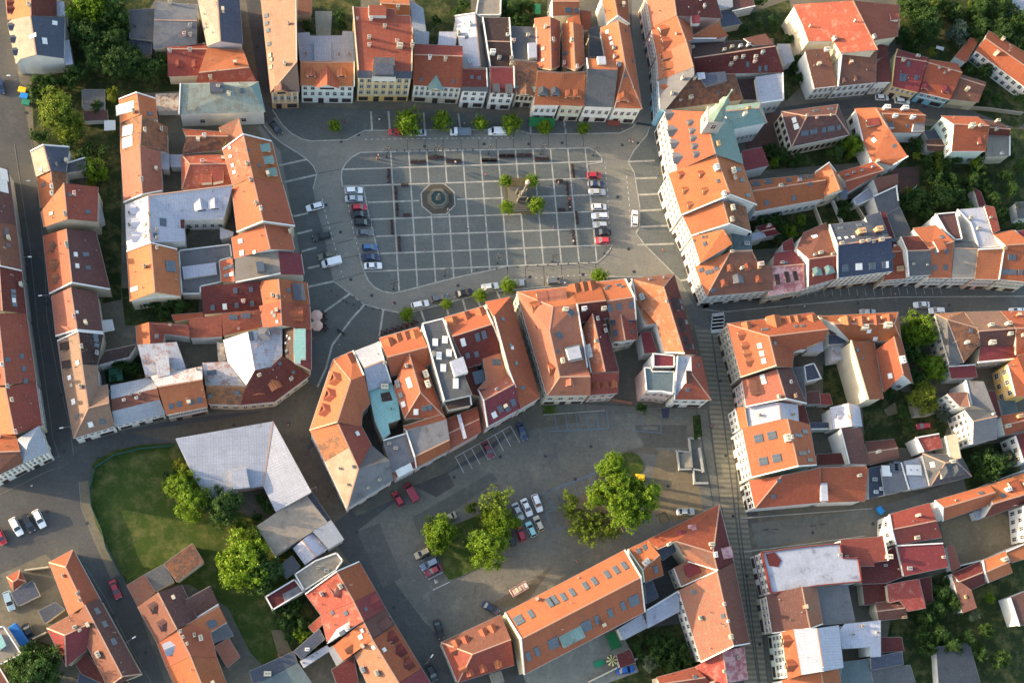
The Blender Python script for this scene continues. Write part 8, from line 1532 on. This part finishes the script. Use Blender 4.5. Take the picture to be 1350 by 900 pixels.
# bicycle of the cyclist and bicycles standing in the cross street
def bike(x, y, ang, label):
    p = at(x,y,.5); t = root('bicycle',label,'bicycle',(p.x,p.y,.03),ang)
    for s in (-.5,.5):
        b = MB(); n=14
        for k in range(n):
            a0,a1=k*2*math.pi/n,(k+1)*2*math.pi/n; b.cyl((s+math.cos(a0)*.33,0,.34+math.sin(a0)*.33),(s+math.cos(a1)*.33,0,.34+math.sin(a1)*.33),.025,.025,4)
        b.build('wheel',[RUB],t)
    b = MB()
    for a,e in (((-.5,0,.34),(-.1,0,.35)),((-.5,0,.34),(-.2,0,.8)),((-.1,0,.35),(-.22,0,.85)),((-.1,0,.35),(.38,0,.8)),((-.2,0,.78),(.36,0,.84)),((.36,0,.9),(.5,0,.34))): b.cyl(a,e,.02,.02,5)
    b.build('frame',[plain('bicycle_paint',(.05,.05,.08))],t); b = MB(); b.bx(-.34,-.1,-.07,.07,.86,.92); b.build('saddle',[RUB],t); b = MB(); b.cyl((.34,-.28,.98),(.34,.28,.98),.018,.018,5); b.cyl((.36,0,.88),(.34,0,.98),.02,.02,5); b.build('handlebar',[BLK],t)
bi = T(0,0,1); bike(1009.5,698,0.1,'bicycle ridden on the cross street'); bike(1022,697.5,.05,'bicycle standing behind the cyclist'); bike(1072,692.5,.2,'left of two bicycles lying in the sunlit strip of the cross street'); bike(1084,690.5,.1,'right of two bicycles lying in the sunlit strip of the cross street')

MHM = MB(); MHM.cyl((0,0,-.03),(0,0,.012),.42,.42,14); MHM = mkmesh('manhole_cover', MHM, [BLK]); random.seed(21)
for x, y in ((451,186),(472,178),(561,192),(637,190),(697,191),(743,189),(820,193),(840,190),(431,272),(447,305),(461,368),(492,390),(520,401),(602,377),(700,364),(770,360),(836,358),(815,260),(830,330),(22,60),(33,150),(47,260),(61,400),(80,520),(86,595),(128,604),(60,672),(115,690),(150,812),(190,860),(310,562),(380,556),(440,620),(470,700),(520,800),(505,850),(600,630),(660,600),(720,600),(780,590),(760,630),(640,650),(880,640),(900,600),(950,500),(955,600),(965,680),(985,760),(1000,850),(1040,402),(1130,400),(1250,404),(1040,150),(1120,142),(1220,142),(1070,700),(1150,690),(340,60),(350,120),(852,60),(858,110)):
    p = at(x+random.uniform(-2,2), y+random.uniform(-2,2), .05); o = D.objects.new('manhole_cover', MHM); o.location = p; C.objects.link(o); tag(o, 'dark round cast iron manhole cover set in the roadway', 'manhole cover', 'manhole covers of the roadways')
T(0,0,1)
rn = random.Random(8); cols = [cR,cW,cP,cB,cD]
for k, (x, y, lb) in enumerate(((455,160,'person walking on the pavement before the mint shopfront'),(500,158,'person on the pavement below the yellow townhouse'),(612,163,'person on the pavement right of the white flatbed truck'),(745,168,'person between the green awning and the last potted tree'),(820,170,'person near the brown canvas stall'),(640,230,'person crossing the middle of the plaza above its centre'),(617,300,'person standing on the lower centre of the plaza'),(560,330,'person walking over the lower left plaza'),(730,300,'person walking over the lower right plaza'),(868,230,'person at the foot of the palace front'),(874,330,'person on the pavement east of the crosswise white car'),(447,455,'person in the cafe lane near its lower end'),(380,560,'person in the lane above the pale metal roof'),(948,480,'person at the upper end of the pedestrian street'),(972,620,'person in the middle of the pedestrian street'),(990,770,'person at the lower end of the pedestrian street'),(1060,404,'person on the wide pavement of the curved street'),(1180,388,'person under the blue slate townhouse front'),(720,600,'person crossing the upper part of the car park'),(655,640,'person between parked cars and the bays of the car park'),(760,740,'person at the blue bays beside the long hall'),(42,640,'person at the corner of the ornate white house'))):
    person(x, y, cols[k % 5], (cD, cB)[k % 2], lb, ang=rn.random()*6.28)
